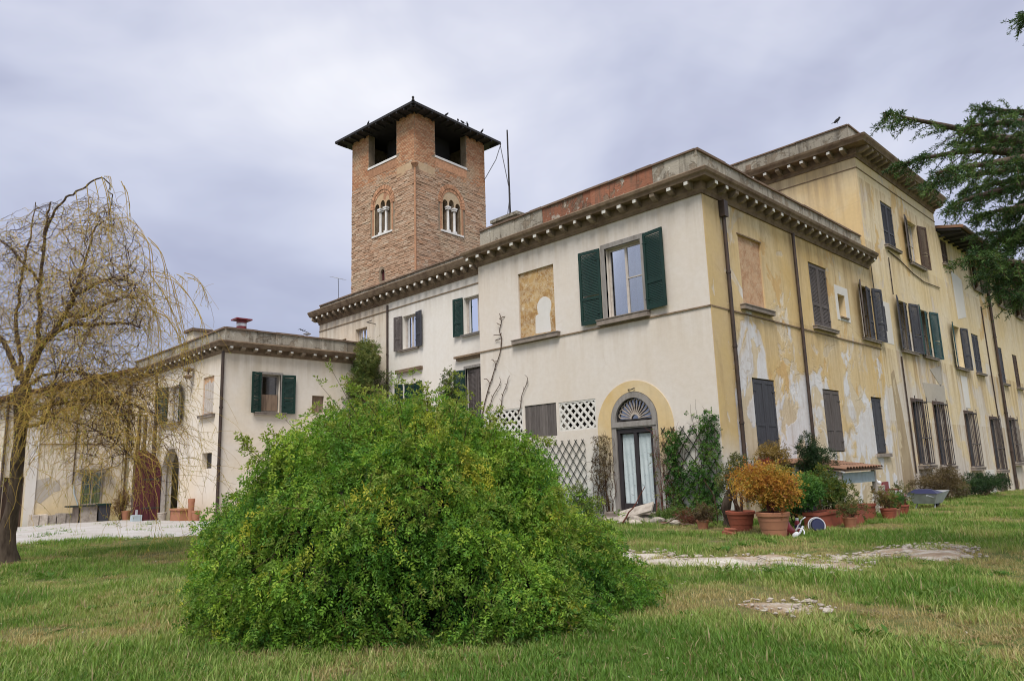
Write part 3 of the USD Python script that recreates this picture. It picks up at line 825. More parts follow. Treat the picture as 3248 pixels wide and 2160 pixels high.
def pierced(bld, u0, u1, z0, z1, pitch=0.275, w=0.068):
    box_ = sbox(u0, z0, u1, z1)
    part(bld, "dark_backing", FR.box(u0 - 0.1, u1 + 0.1, z0 - 0.1, z1 + 0.1, -0.52, -0.50), M["iron"])
    fr_ = part(bld, "pierced_screen", FR.poly(box_.difference(box_.buffer(-0.05, join_style=2)), -0.06, -0.012), M["claustra"])
    for s, n0, n1 in ((1, -0.055, -0.025), (-1, -0.05, -0.018)):
        c_ = u0 - (z1 - z0) - 0.1
        while c_ < u1 + (z1 - z0) + 0.1:
            mid = (u0 + u1) / 2
            d = V(c_, z0), V(c_ + s * (z1 - z0), z1)
            if s < 0:
                d = V(c_ + (z1 - z0), z0), V(c_, z1)
            e = (d[1] - d[0]) / np.linalg.norm(d[1] - d[0]); q = V(-e[1], e[0]) * w / 2
            pg = Polygon([d[0] - e + q, d[0] - e - q, d[1] + e - q, d[1] + e + q]).intersection(box_.buffer(-0.045, join_style=2))
            if pg.area > 0.004:
                part(fr_, "slat", FR.poly(pg, n0, n1), M["claustra"])
            c_ += pitch


pierced(A, -8.86, -7.02, 2.28, 3.22)
pierced(A, -5.44, -3.98, 2.36, 3.24)

# arched doorway: ochre band, grey frame, fanlight, lace panels
part(A, "door_arch", FR.poly(arch_poly(DC, 1.29, -0.5, 2.33).difference(arch_poly(DC, 0.80, -0.6, 2.515)), 0.001, 0.022), M["arch"], label="ochre painted band around the arched door")
inner = arch_poly(DC, 0.62, -0.1, 2.52)
dr = part(A, "door", [FR.poly(arch_poly(DC, 0.775, 0.02, 2.52).difference(unary_union([sbox(DC - 0.62, -0.1, DC + 0.62, 2.30), arch_poly(DC, 0.62, 2.49, 2.52)])), -0.14, 0.045)], M["frame_grey"])
part(dr, "lintel_moulding", [FR.box(DC - 0.76, DC + 0.76, 2.34, 2.44, 0.046, 0.07)], M["frame_grey"])
part(dr, "inner_frame", [FR.box(DC - 0.617, DC - 0.52, 0.03, 2.29, -0.12, 0.0), FR.box(DC + 0.52, DC + 0.617, 0.03, 2.29, -0.12, 0.0), FR.box(DC - 0.52, DC + 0.52, 2.17, 2.29, -0.12, 0.0), FR.box(DC - 0.05, DC + 0.05, 0.03, 2.17, -0.13, -0.01), FR.box(DC - 0.52, DC - 0.05, 0.03, 0.24, -0.12, -0.02), FR.box(DC + 0.05, DC + 0.52, 0.03, 0.24, -0.12, -0.02)], M["door_dark"])
part(dr, "curtain_panel", [drape(FR, DC - 0.50, DC - 0.06, 0.06, 2.14, -0.09, 3, 0.008)], M["curtain"], label="left hanging lace panel behind the door glass")
part(dr, "curtain_panel", [drape(FR, DC + 0.06, DC + 0.47, 0.14, 2.14, -0.09, 3, 0.008)], M["curtain"], label="right hanging lace panel behind the door glass")
part(dr, "door_leaf", [FR.box(DC + 0.50, DC + 0.60, 0.06, 2.1, -0.45, -0.135)], M["curtain_red"], label="red edge of the open inner door")
fan = part(dr, "fanlight", FR.poly(arch_poly(DC, 0.62, 2.52, 2.525).difference(arch_poly(DC, 0.575, 2.555, 2.56)), -0.09, -0.03), M["iron"])
for k in range(13):
    t = math.pi * (0.04 + 0.92 * k / 12)
    c0 = V(DC + 0.17 * math.cos(t), 2.55 + 0.17 * math.sin(t)); c1 = V(DC + 0.52 * math.cos(t), 2.54 + 0.52 * math.sin(t))
    part(fan, "spoke", FR.bar(c0, c1, 0.026, -0.07, -0.045), M["grille"])
    if k < 12:
        t2 = math.pi * (0.04 + 0.92 * (k + 1) / 12)
        arc = [V(DC, 2.54) + 0.52 * (1 + 0.10 * math.sin(math.pi * q)) * V(math.cos(t + (t2 - t) * q), math.sin(t + (t2 - t) * q)) for q in np.linspace(0, 1, 5)]
        part(fan, "scallop", cat_meshes([FR.bar(a_, b_, 0.022, -0.068, -0.047) for a_, b_ in zip(arc, arc[1:])]), M["grille"])
part(fan, "hub", FR.poly(arch_poly(DC, 0.17, 2.545, 2.55).difference(arch_poly(DC, 0.12, 2.53, 2.551)), -0.072, -0.043), M["grille"])
part(fan, "pane", FR.poly(arch_poly(DC, 0.58, 2.54, 2.545), -0.085, -0.08), M["glass"])
part(A, "door_lamp_hook", [tube([FR.P(DC - 0.12, 3.38, 0.03), FR.P(DC + 0.02, 3.36, 0.09), FR.P(DC + 0.12, 3.40, 0.05)], 0.015, 6)], M["iron"])
part(A, "threshold", [FR.box(DC - 0.95, DC + 0.95, -0.6, 0.015, -0.3, 0.35)], M["stone"])
part(A, "door_step", [FR.box(DC - 1.05, DC + 1.05, -0.6, -0.09, 0.353, 0.72)], M["stone"])

# side wall openings of the front block
bw = part(A, "blind_window", [SD.box(1.822, 3.158, 5.572, 7.618, -0.2, -0.05)], M["blind_red"], label="walled up window with red brown render")
sill(bw, SD, 1.62, 3.42, 5.565, 0.15, 0.14)
part(bw, "lintel", [SD.box(1.76, 3.2, 7.622, 7.66, 0.0, 0.03)], M["line"])
closed_shutters(A, SD, 6.5, 7.90, 5.52, 7.66, "grey_shutter", label="first floor window with closed grey brown shutters")
part(A, "wall_niche", [SD.box(8.662, 9.298, 6.122, 6.918, -0.4, -0.22)], M["white_patch"])
part(A, "niche_border", [SD.box(8.46, 8.66, 5.98, 7.22, 0.001, 0.012), SD.box(9.3, 9.62, 5.98, 7.22, 0.001, 0.012), SD.box(8.66, 9.3, 6.92, 7.22, 0.001, 0.0115), SD.box(8.66, 9.3, 5.98, 6.12, 0.001, 0.0115)], M["white_patch"])
part(A, "niche_ledge", [SD.box(8.7, 9.4, 6.06, 6.115, 0.012, 0.06)], M["line"])
w = sash(A, SD, 10.8, 12.0, 5.6, 7.58, -0.2, 2, 2)
shutter(w, SD, 10.76, 5.56, 7.62, 0.66, -1, 22, "grey_shutter")
shutter(w, SD, 11.99, 5.58, 7.60, 0.60, -1, 8, "slate_shutter", n=-0.05)
shutter(w, SD, 12.03, 5.56, 7.62, 0.62, 1, 12, "slate_shutter")
sill(w, SD, 10.55, 12.2, 5.57, 0.12, 0.10)
w = closed_shutters(A, SD, 1.92, 3.20, 1.57, 3.52, "slate_shutter", n=-0.05, label="ground floor window with dark slate boards", kind="board", sill_z=False)
part(w, "sill", [SD.box(1.86, 3.28, 1.47, 1.55, -0.1, 0.06)], M["ochre"])
w = closed_shutters(A, SD, 6.56, 7.84, 1.50, 3.46, "grey_shutter", n=-0.05, label="ground floor window with dull grey boards", kind="board", sill_z=False)
w = closed_shutters(A, SD, 10.72, 11.74, 1.42, 3.40, "slate_shutter", n=-0.08, label="narrow ground floor window with slate boards", kind="board", sill_z=False)
part(w, "sill", [SD.box(10.6, 11.9, 1.27, 1.40, -0.1, 0.10)], M["stone"])

# ================================================================== left wing, set back
B = thing("left_wing", "white two storey wing set back between the corner block and the low house", "building", (-9, 1.5, -0.4))
WG = Face((0, 1.5), (1, 0), (0, -1))
holes = [hole(-15.62, -14.66, 6.46, 7.93), hole(-11.56, -10.2, 6.48, 7.96), hole(-11.52, -10.3, 2.6, 5.14), hole(-15.6, -14.66, 3.2, 4.95), hole(-19.42, -18.44, 7.04, 7.96), hole(-20.6, -20.24, 7.28, 7.68)]
wall(B, WG, [(-16.72, -0.7), (-9.003, -0.7), (-9.003, 9.2), (-16.72, 9.2)], [h for h in holes if h[0] > -16.7], "wing")
wall(B, WG, [(-22.8, -0.7), (-16.723, -0.7), (-16.723, 9.2), (-22.8, 9.2)], [h for h in holes if h[0] < -16.7], "wing_warm", label="warmer tinted left end of the wing wall")
shell(B, -22.8, -9.003, 1.93, 8.0, -0.6, 9.2, "wn", "wing", 9.22)
part(B, "string_course", [WG.box(-22.8, -9.01, 8.38, 8.42, 0, 0.03)], M["line"])
prof = [(0, 8.74), (0.04, 8.74), (0.05, 8.84), (0.10, 8.88), (0.10, 9.10), (0.36, 9.14), (0.40, 9.22), (0.46, 9.38), (0.42, 9.42), (0.0, 9.46)]
part(B, "cornice", cornice_run([(-22.8, 4.0), (-22.8, 1.5), (-9.46, 1.5)], prof), M["cornice"])
brackets(B, WG, -22.95, -9.7, 0.50, 8.89, 9.10, 0.10, 0.36, 0.15)
parapet(B, WG, -22.9, -9.2, 9.455, 9.80, -0.05, 0.28, (0.8, 1.8))
parapet(B, Face((-22.9, 0), (0, 1), (-1, 0)), 1.85, 4.6, 9.455, 9.80, -0.05, 0.28, (0.8, 1.6))
pipe_run(B, [WG.P(-16.72, 8.64, 0.07), WG.P(-16.72, -0.3, 0.07)], 0.045)
part(B, "iron_arm", [tube([WG.P(-17.75, 7.96, 0.0), WG.P(-17.7, 7.97, 0.5), WG.P(-17.1, 7.94, 0.62)], 0.018, 6)], M["iron"])
w = sash(B, WG, -15.6, -14.68, 6.48, 7.91, -0.16, 2, 1)
shutter(w, WG, -15.64, 6.44, 7.95, 0.50, -1, 9, "grey_shutter")
shutter(w, WG, -14.64, 6.44, 7.95, 0.50, 1, 9, "slate_shutter")
sill(w, WG, -15.85, -14.5, 6.45, 0.1, 0.08)
w = sash(B, WG, -11.54, -10.22, 6.5, 7.94, -0.16, 2, 1, label="window with a red and white curtain")
shutter(w, WG, -11.58, 6.46, 7.98, 0.53, -1, 7, "green")
sill(w, WG, -11.66, -10.1, 6.47, 0.12, 0.08, "frame_grey")
part(w, "curtain", [drape(WG, -11.4, -11.05, 6.55, 7.75, -0.27, 4)], M["curtain_red"], label="red curtain")
part(w, "curtain", [drape(WG, -11.02, -10.72, 6.55, 7.80, -0.28, 4)], M["curtain_white"], label="white curtain")
w = sash(B, WG, -11.5, -10.32, 2.62, 5.12, -0.2, 2, 3, "frame_grey", label="tall ground floor window in the inner corner")
part(w, "hood", [WG.box(-11.98, -10.3, 5.49, 5.58, 0, 0.10), WG.box(-12.06, -10.25, 5.582, 5.66, 0, 0.17)], M["line"])
shutter(w, WG, -11.52, 2.64, 5.1, 0.58, -1, 10, "green")
shutter(w, WG, -10.34, 2.66, 5.08, 0.57, -1, 5, "grey_shutter", n=-0.12)
shutter(w, WG, -11.48, 2.66, 5.08, 0.57, 1, 5, "grey_shutter", n=-0.12)
surround(w, WG, -11.52, -10.3, 2.6, 5.14, 0.1, 0.03)
w = closed_shutters(B, WG, -15.58, -14.68, 3.22, 4.93, "green", label="ground floor window behind the shrub with green shutters")
shutter(w, WG, -14.64, 3.2, 4.98, 0.46, 1, 9, "green")
shutter(w, WG, -15.63, 3.2, 4.98, 0.46, -1, 9, "green")
part(w, "hood", [WG.box(-16.05, -14.25, 5.46, 5.60, 0, 0.14)], M["cornice"])
w = sash(B, WG, -19.4, -18.46, 7.06, 7.94, -0.18, 2, 1)
part(w, "curtain", [drape(WG, -19.35, -18.9, 7.1, 7.9, -0.28, 4)], M["curtain_white"])
part(B, "vent", [WG.box(-20.595, -20.245, 7.285, 7.675, -0.25, -0.12)], M["stone"])

# ================================================================== tall block behind
C = thing("tall_block", "yellow three storey block with deep bracketed cornice behind the corner block", "building", (0, 12.4, -0.4))
TF = Face((0, 12.1), (1, 0), (0, -1))
wall(C, TF, [(-9, 8.96), (-0.003, 8.96), (-0.003, 13.3), (-9, 13.3)], [], "upper", th=0.30)
c_holes = [hole(14.45, 15.85, 9.82, 11.78), hole(17.55, 19.0, 9.64, 11.68), hole(14.95, 16.25, 5.52, 7.62), hole(17.75, 19.05, 5.50, 7.60), hole(22.55, 23.75, 5.38, 7.46),
           hole(15.15, 16.45, 0.95, 3.45), hole(17.95, 19.35, 0.85, 3.45)]
wall(C, SD, [(12.403, -1.1), (22.2, -1.1), (22.2, 13.3), (12.103, 13.3), (12.103, 8.96), (12.403, 8.96)], [h for h in c_holes if h[0] < 22], "rear")
shell(C, -9, -0.42, 12.403, 22.2, -0.6, 13.3, "wn", "upper", 13.32)
for f_, a, b in ((TF, -9, 0.03), (SD, 12.07, 22.2)):
    part(C, "string_course", [f_.box(a, b, 12.55, 12.585, 0, 0.025)], M["line"])
prof = [(0, 12.98), (0.05, 12.98), (0.06, 13.08), (0.12, 13.12), (0.12, 13.34), (0.56, 13.36), (0.58, 13.44), (0.66, 13.52), (0.68, 13.60), (0.62, 13.63), (0.0, 13.68)]
part(C, "cornice", cornice_run([(-9, 12.1), (0, 12.1), (0, 22.2)], prof), M["cornice"])
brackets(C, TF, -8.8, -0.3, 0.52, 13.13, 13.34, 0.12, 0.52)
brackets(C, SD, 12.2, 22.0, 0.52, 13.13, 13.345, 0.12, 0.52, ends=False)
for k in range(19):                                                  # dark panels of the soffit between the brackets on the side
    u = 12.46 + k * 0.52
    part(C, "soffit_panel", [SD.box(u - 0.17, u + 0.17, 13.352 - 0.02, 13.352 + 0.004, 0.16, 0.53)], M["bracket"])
parapet(C, TF, -9, -0.18, 13.685, 14.52, -0.18, 0.3, (1.5, 3.0))
parapet(C, SD, 12.1 + 0.18, 22.1, 13.685, 14.52, -0.18, 0.3, (1.5, 3.0))
part(C, "vent", [TF.box(-4.62, -4.4, 13.98, 14.22, -0.2, -0.12)], M["wood"])
pipe_run(C, [SD.P(14.5, 9.3, 0.04), SD.P(14.5, 7.75, 0.04)], 0.02, "cable", collars=False)
pipe_run(C, [SD.P(14.48, 5.2, 0.05), SD.P(14.48, 0.6, 0.05)], 0.03, "cable", collars=False)
pipe_run(C, [SD.P(14.6, 9.62, 0.03), SD.P(16.0, 9.45, 0.03), SD.P(17.5, 9.15, 0.03), SD.P(19.0, 9.0, 0.03), SD.P(21.4, 9.1, 0.03)], 0.02, "cable", collars=False)
w = closed_shutters(C, SD, 14.47, 15.83, 9.84, 11.76, "slate_shutter", label="top floor window with closed dark shutters")
w = sash(C, SD, 17.57, 18.98, 9.66, 11.66, -0.2, 2, 2, label="top floor window with grey shutters open")
shutter(w, SD, 17.53, 9.66, 11.68, 0.68, -1, 10, "grey_shutter")
shutter(w, SD, 19.02, 9.62, 11.66, 0.68, 1, 14, "brown_shutter")
part(w, "curtain", [drape(SD, 17.62, 18.2, 9.72, 11.6, -0.3, 5)], M["curtain_white"])
sill(w, SD, 17.3, 19.3, 9.64, 0.15, 0.12)
for u0, u1, ml, mr, lab in ((14.95, 16.25, "slate_shutter", "slate_shutter", "first floor window with slate shutters"), (17.75, 19.05, "green_blue", "green_blue", "first floor window with blue green shutters")):
    w = sash(C, SD, u0 + .02, u1 - .02, 5.52, 7.58, -0.2, 2, 2, label=lab)
    shutter(w, SD, u0 - 0.03, 5.50, 7.66, 0.70, -1, 14, ml)
    shutter(w, SD, u1 + 0.03, 5.48, 7.62, 0.70, 1, 12, mr)
    shutter(w, SD, u1 - 0.02, 5.53, 7.58, 0.62, -1, 10, mr, n=-0.08)
    sill(w, SD, u0 - 0.3, u1 + 0.3, 5.5, 0.14, 0.11)
part(C, "wall_slit", [SD.box(13.18, 13.36, 6.1, 7.1, 0.001, 0.01)], M["iron"])
part(C, "wall_patch", [SD.box(12.75, 13.95, 5.62, 7.3, 0.0005, 0.006)], M["white_patch"])
part(C, "cement_patch", [SD.poly(Polygon([(17.1, 3.5), (19.9, 3.5), (19.95, 4.35), (16.9, 4.3)]), 0.001, 0.012)], M["cement"])
part(C, "cement_patch", [SD.poly(Polygon([(18.2, 4.95), (19.8, 5.2), (19.8, 4.5), (19.4, 4.3)]).buffer(0.02), 0.001, 0.012)], M["cement"])
M["damp"] = plaster("damp_brown_render", (0.34, 0.255, 0.155), (0.42, 0.33, 0.21), (0.20, 0.145, 0.09), patch=[((0.56, 0.46, 0.31), 0.56, 0.9)], streak=0.6, seed=4.4, bump=0.6)
part(C, "brown_streak", [SD.poly(Polygon([(13.1, 4.4), (13.5, 4.6), (13.9, 3.0), (14.2, 1.0), (14.4, -0.2), (13.0, -0.2), (13.1, 2.2)]), 0.001, 0.006)], M["damp"])


def grille(bld, face, u0, u1, z0, z1, label=None, out=0.16, k=7):
    w_ = sash(bld, face, u0 + 0.02, u1 - 0.02, z0 + 0.02, z1 - 0.02, -0.25, 2, 1, "frame_grey", label=label)
    part(w_, "shutter", [face.box(u0 + 0.03, u0 + 0.42, z0 + .03, z1 - .03, -0.18, -0.15)], M["slate_shutter"])
    part(w_, "shutter", [face.box(u1 - 0.52, u1 - 0.03, z0 + .03, z1 - .03, -0.19, -0.155)], M["slate_shutter"])
    surround(w_, face, u0, u1, z0, z1, 0.12, 0.03, "brown_shutter")
    g = part(w_, "grille", [face.box(u0 - 0.10, u1 + 0.10, z_, z_ + 0.04, out - 0.02, out + 0.02) for z_ in (z0 - 0.03, (z0 * 0.6 + z1 * 0.4), z1 - 0.02)]
             + [face.bar((u0 - 0.09 + (u1 - u0 + 0.18) * i / (k - 1), z0 - 0.03), (u0 - 0.09 + (u1 - u0 + 0.18) * i / (k - 1), z1 + (0.2 if i in (0, k - 1) else 0.02)), 0.028, out - 0.014, out + 0.014) for i in range(k)]
             + [face.box(u0 - 0.10, u0 - 0.06, z_, z_ + 0.035, 0.0, out) for z_ in (z0, z1 - 0.05)] + [face.box(u1 + 0.06, u1 + 0.10, z_, z_ + 0.035, 0.0, out) for z_ in (z0, z1 - 0.05)], M["bars"])
    sill(w_, face, u0 - 0.2, u1 + 0.2, z0 - 0.06, 0.22, 0.14, "stone")
    return w_


grille(C, SD, 15.15, 16.45, 0.95, 3.45, "barred ground floor window with slate curtain")
grille(C, SD, 17.95, 19.35, 0.85, 3.45, "barred ground floor window under a cement patch")

# ================================================================== rear range with the plain deep eave
D = thing("rear_range", "long yellow rear range with plain deep timber eaves and brown downpipe", "building", (0, 22.2, -0.9))
d_holes = [hole(22.6, 23.9, 5.38, 7.46), hole(26.05, 27.4, 5.34, 7.42), hole(31.1, 32.45, 5.1, 7.22), hole(34.95, 36.2, 5.08, 7.1), hole(39.5, 40.8, 5.0, 7.0), hole(22.7, 23.75, 10.55, 11.85), hole(28.2, 29.6, 10.1, 11.8), hole(33.4, 34.7, 9.9, 11.6), hole(38.0, 39.3, 9.8, 11.4),
           hole(22.65, 24.0, 0.7, 3.2), hole(27.3, 28.7, 0.45, 3.05), hole(31.4, 32.8, 0.75, 3.1), hole(36.0, 37.4, 0.6, 3.0)]
wall(D, SD, [(22.203, -1.6), (48, -1.6), (48, 12.1), (22.203, 12.1)], d_holes, "rear")
shell(D, -9, -0.42, 22.603, 48, -1.4, 12.1, "wn", "rear", 12.12)
ev = [SD.poly(Polygon([(22.25, 0), (48.6, 0), (48.6, 1), (22.25, 1)]), 0, 0.01)]
pr = np.array([[1.15, 12.02], [1.15, 12.16], [-9.5, 14.4], [-9.5, 14.26]])
t = trimesh.creation.extrude_polygon(Polygon(pr), 26.4, engine="earcut")
v = np.asarray(t.vertices)
mm = trimesh.Trimesh(np.column_stack([v[:, 0], 22.26 + v[:, 2], v[:, 1]]), t.faces, process=False); mm.fix_normals()
part(D, "roof", mm, M["tile"])
pr = np.array([[1.05, 11.93], [1.05, 12.03], [0.0, 12.25], [0.0, 12.15]])
t = trimesh.creation.extrude_polygon(Polygon(pr), 26.2, engine="earcut")
v = np.asarray(t.vertices)
mm = trimesh.Trimesh(np.column_stack([v[:, 0], 22.3 + v[:, 2], v[:, 1]]), t.faces, process=False); mm.fix_normals()
part(D, "eave_boards", mm, M["dark_roof"])
for k in range(30):
    u = 22.6 + k * 0.8
    part(D, "rafter", [SD.box(u - 0.05, u + 0.05, 11.86, 11.97, 0.01, 1.0)], M["dark_roof"])
pipe_run(D, [SD.P(22.3, 12.02, 1.2), SD.P(48, 12.02, 1.2)], 0.07, "gutter", collars=False)
pipe_run(D, [SD.P(30.7, 11.9, 0.12), SD.P(30.6, -0.8, 0.10)], 0.075)
pipe_run(D, [SD.P(28.9, 9.2, 0.04), SD.P(29.0, 4.0, 0.04), SD.P(29.3, -0.6, 0.04)], 0.03, "cable", collars=False)
w = sash(D, SD, 22.62, 23.88, 5.40, 7.44, -0.2, 2, 2)
shutter(w, SD, 22.57, 5.38, 7.5, 0.68, -1, 14, "green_blue")
shutter(w, SD, 23.92, 5.34, 7.44, 0.68, 1, 12, "slate_shutter")
part(w, "curtain", [drape(SD, 22.7, 23.4, 5.45, 7.4, -0.3, 5)], M["curtain_white"])
sill(w, SD, 22.3, 24.2, 5.37, 0.15, 0.12)
closed_shutters(D, SD, 26.07, 27.38, 5.36, 7.40, "slate_shutter", label="first floor window with closed slate shutters left of the downpipe")
closed_shutters(D, SD, 31.12, 32.43, 5.12, 7.20, "slate_shutter", label="first floor window with closed slate shutters right of the downpipe")
closed_shutters(D, SD, 34.97, 36.18, 5.10, 7.08, "brown_shutter", label="first floor window with closed brown shutters")
closed_shutters(D, SD, 39.52, 40.78, 5.02, 6.98, "brown_shutter")
closed_shutters(D, SD, 22.72, 23.73, 10.57, 11.83, "brown_shutter", label="small brown shuttered window under the eave")
for u0, z0, z1 in ((28.2, 10.1, 11.8), (33.4, 9.9, 11.6), (38.0, 9.8, 11.4)):
    w = sash(D, SD, u0 + .02, u0 + 1.36, z0 + .02, z1 - .02, -0.2, 2, 1)
    shutter(w, SD, u0 - 0.03, z0, z1 + 0.05, 0.68, -1, 24, "brown_shutter")
    shutter(w, SD, u0 + 1.42, z0, z1 + 0.05, 0.68, 1, 24, "brown_shutter")
    sill(w, SD, u0 - 0.2, u0 + 1.6, z0, 0.14, 0.11)
for u0, z0, z1 in ((22.65, 0.7, 3.2), (27.3, 0.45, 3.05), (31.4, 0.75, 3.1), (36.0, 0.6, 3.0)):
    grille(D, SD, u0, u0 + 1.38, z0, z1)
part(D, "wall_patch", [SD.poly(Polygon([(24.0, 7.9), (25.6, 8.2), (25.7, 10.2), (23.9, 10.4)]), 0.0008, 0.008)], M["white_patch"])
part(D, "white_streak", [SD.poly(Polygon([(22.9, 5.0), (24.0, 5.0), (23.9, 3.45), (23.1, 3.45)]), 0.0008, 0.008)], M["white_patch"])
part(D, "plinth_patch", [SD.poly(Polygon([(25.0, -0.9), (26.6, -0.9), (26.6, 0.45), (25.0, 0.5)]), 0.0008, 0.02)], M["white_patch"])
part(D, "cellar_door", [SD.box(27.3, 28.7, -1.3, 0.28, 0.001, 0.05)], M["brown_shutter"])

# ================================================================== brick tower
TH = math.radians(6.365 * 0 + 4.69)
TN = V(-18.70, 4.5)                                                  # its corner towards the viewer
ta, tb = V(-math.cos(TH), -math.sin(TH)), V(-math.sin(TH), math.cos(TH))
TS = 5.31
T = thing("brick_tower", "tall square brick tower with open belvedere under a dark pyramid roof", "tower", (TN[0], TN[1], 8.0))
F1, F2 = Face(TN, ta, -tb), Face(TN, tb, -ta)                        # left face and right face
TZ0, TZ1, SILL = 8.4, 19.95, 17.84


def lancet(c, hw, z0, spring, top, k=10):
    """A pointed arch opening."""
    l = [(c - hw + hw * (1 - math.cos(t)) * 1.0, spring + (top - spring) * math.sin(t)) for t in np.linspace(0, np.pi / 2, k)]
    r = [(2 * c - a, b) for a, b in l[::-1][1:]]
    return Polygon([(c - hw, z0)] + l + r + [(c + hw, z0)])


for ti, f_ in enumerate((F1, F2)):
    off = 0.0
    ww = 1.28
    wc = 2.60
    bel = sbox(1.45, SILL, 3.80, 21)
    lights = [lancet(wc + d, 0.185, 13.82, 15.30 + (0.1 if d == 0 else 0), 15.55 + (0.1 if d == 0 else 0)) for d in (-0.47, 0, 0.47)]
    big = lancet(wc, 1.0, 13.72, 15.45, 16.50)
    ring = lancet(wc, 0.98, 15.3, 15.45, 16.48).difference(lancet(wc, 0.78, 15.2, 15.45, 16.26))
    ring2 = lancet(wc, 0.76, 15.3, 15.45, 16.22).difference(lancet(wc, 0.66, 15.2, 15.45, 16.08))
    frame = sbox(wc - 0.74, 13.72, wc + 0.74, 15.45)
    slit = lancet(2.62, 0.17, 11.2, 11.62, 11.84)
    holes_ = [bel] + lights + ([slit] if ti == 0 else [])
    pg = sbox(0.0 if ti == 0 else 0.42, TZ0, TS, TZ1).difference(unary_union(holes_))
    part(T, "wall", f_.poly(pg, -0.42, 0.0), M["mortar"])
    no = unary_union(holes_ + [lancet(wc, 1.0, 13.70, 15.45, 16.50), bel.buffer(0.02), sbox(1.3, SILL - 0.13, 3.95, SILL + 0.02), slit.buffer(0.1)])
    singles, joined = [], []
    bv, bf = [], []
    z = TZ0
    row = 0
    while z < TZ1 - 0.02:
        h = RNG.uniform(0.065, 0.11) if z < 16.7 else 0.078
        u = -RNG.uniform(0, 0.3)
        while u < TS:
            L = (RNG.uniform(0.2, 0.46) if z < 16.7 else RNG.uniform(0.24, 0.29))
            a, b = max(u, 0.0), min(u + L, TS)
            u += L
            if b - a < 0.06:
                continue
            c_ = sbox(a, z, b, z + h)
            if no.intersects(c_):
                c_ = c_.difference(no)
                if c_.is_empty or c_.area < 0.006:
                    continue
                x0_, y0_, x1_, y1_ = c_.bounds
                if (x1_ - x0_) * (y1_ - y0_) > c_.area * 1.35:
                    continue
                a, b, zl, zh = x0_, x1_, y0_, y1_
            else:
                zl, zh = z, z + h
            if b - a < 0.05 or zh - zl < 0.03:
                continue
            g = 0.009
            pr_ = RNG.uniform(0.006, 0.04) if z < 16.7 else RNG.uniform(0.006, 0.016)
            mesh_ = f_.box(a + g, b - g, zl + g, zh - g, -0.01, pr_)
            near = min(a, 3)
            (singles if (13.2 < z < 17.6 and b < 1.5 and len(singles) < 140) else joined).append(mesh_)
        z += h
    for s_ in singles:
        part(T, "brick", s_, M["brick"], color=brick_tint(s_[0][0, 2]))
    part(T, "brickwork", joined, M["brick"], kind="stuff", color=np.vstack([brick_tint(b_[0][0, 2]) for b_ in joined]))
    part(T, "tympanum", f_.poly(lancet(wc, 0.66, 15.3, 15.45, 16.08).union(frame).difference(unary_union(lights)).intersection(sbox(0, 13.72, 9, 16.2)), -0.10, 0.001), M["tower_render"])
    for rg, nm, n1 in ((ring, 0.98, 0.045), (ring2, 0.76, 0.02)):
        for k in range(16):
            t0, t1 = math.pi * k / 16, math.pi * (k + 1) / 16
            wedge = Polygon([(wc, 15.3), (wc + 3 * math.cos(t0 + 0.012), 15.3 + 3 * math.sin(t0 + 0.012)), (wc + 3 * math.cos(t1 - 0.012), 15.3 + 3 * math.sin(t1 - 0.012))])
            q = rg.intersection(wedge)
            if q.area > 0.002:
                part(T, "arch_brick", f_.poly(q, -0.01, n1 + RNG.uniform(-0.004, 0.004)), M["voussoir"])
    part(T, "window_jamb", [f_.box(wc - 0.86, wc - 0.74, 13.72, 15.42, -0.02, 0.02)], M["voussoir"])
    part(T, "window_jamb", [f_.box(wc + 0.74, wc + 0.86, 13.72, 15.42, -0.02, 0.02)], M["voussoir"])
    for d in (-0.235, 0.235):                                        # two slim marble columns before the three lights
        cl = part(T, "column", [tube([f_.P(wc + d, 13.9, -0.05), f_.P(wc + d, 15.05, -0.05)], [0.075, 0.065], 12)], M["marble"], smooth=40)
        part(cl, "capital", [f_.box(wc + d - 0.11, wc + d + 0.11, 15.05, 15.14, -0.15, 0.06), f_.box(wc + d - 0.13, wc + d + 0.13, 15.141, 15.22, -0.15, 0.08)], M["marble"])
        part(cl, "base", [f_.box(wc + d - 0.10, wc + d + 0.10, 13.8, 13.9, -0.14, 0.05)], M["marble"])
    part(T, "window_sill", [f_.box(wc - 0.85, wc + 0.85, 13.70, 13.795, -0.1, 0.07)], M["marble"])
    part(T, "belvedere_sill", [f_.box(1.42, 3.83, SILL - 0.12, SILL, -0.40, 0.05)], M["marble"])
    part(T, "belvedere_apron", [f_.box(1.45, 3.80, SILL - 0.62, SILL - 0.125, 0.0, 0.018)], M["voussoir"])
    part(T, "render_band", [f_.box(0.0, 1.40, 16.55, 17.1, 0.004, 0.022)], M["tower_render"])
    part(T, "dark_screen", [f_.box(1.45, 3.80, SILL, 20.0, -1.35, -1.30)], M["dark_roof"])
part(T, "slit_board", [F1.poly(slit, -0.18, -0.12)], M["maroon"])
c3 = TN + ta * TS
c4 = TN + tb * TS
G1, G2 = Face(TN + tb * TS, ta, tb), Face(TN + ta * TS, tb, ta)
part(T, "wall", [G1.box(0.0, TS, TZ0, TZ1, -0.42, 0)], M["mortar"])
part(T, "wall", [G2.box(0.43, TS - 0.43, TZ0, TZ1, -0.42, 0)], M["mortar"])
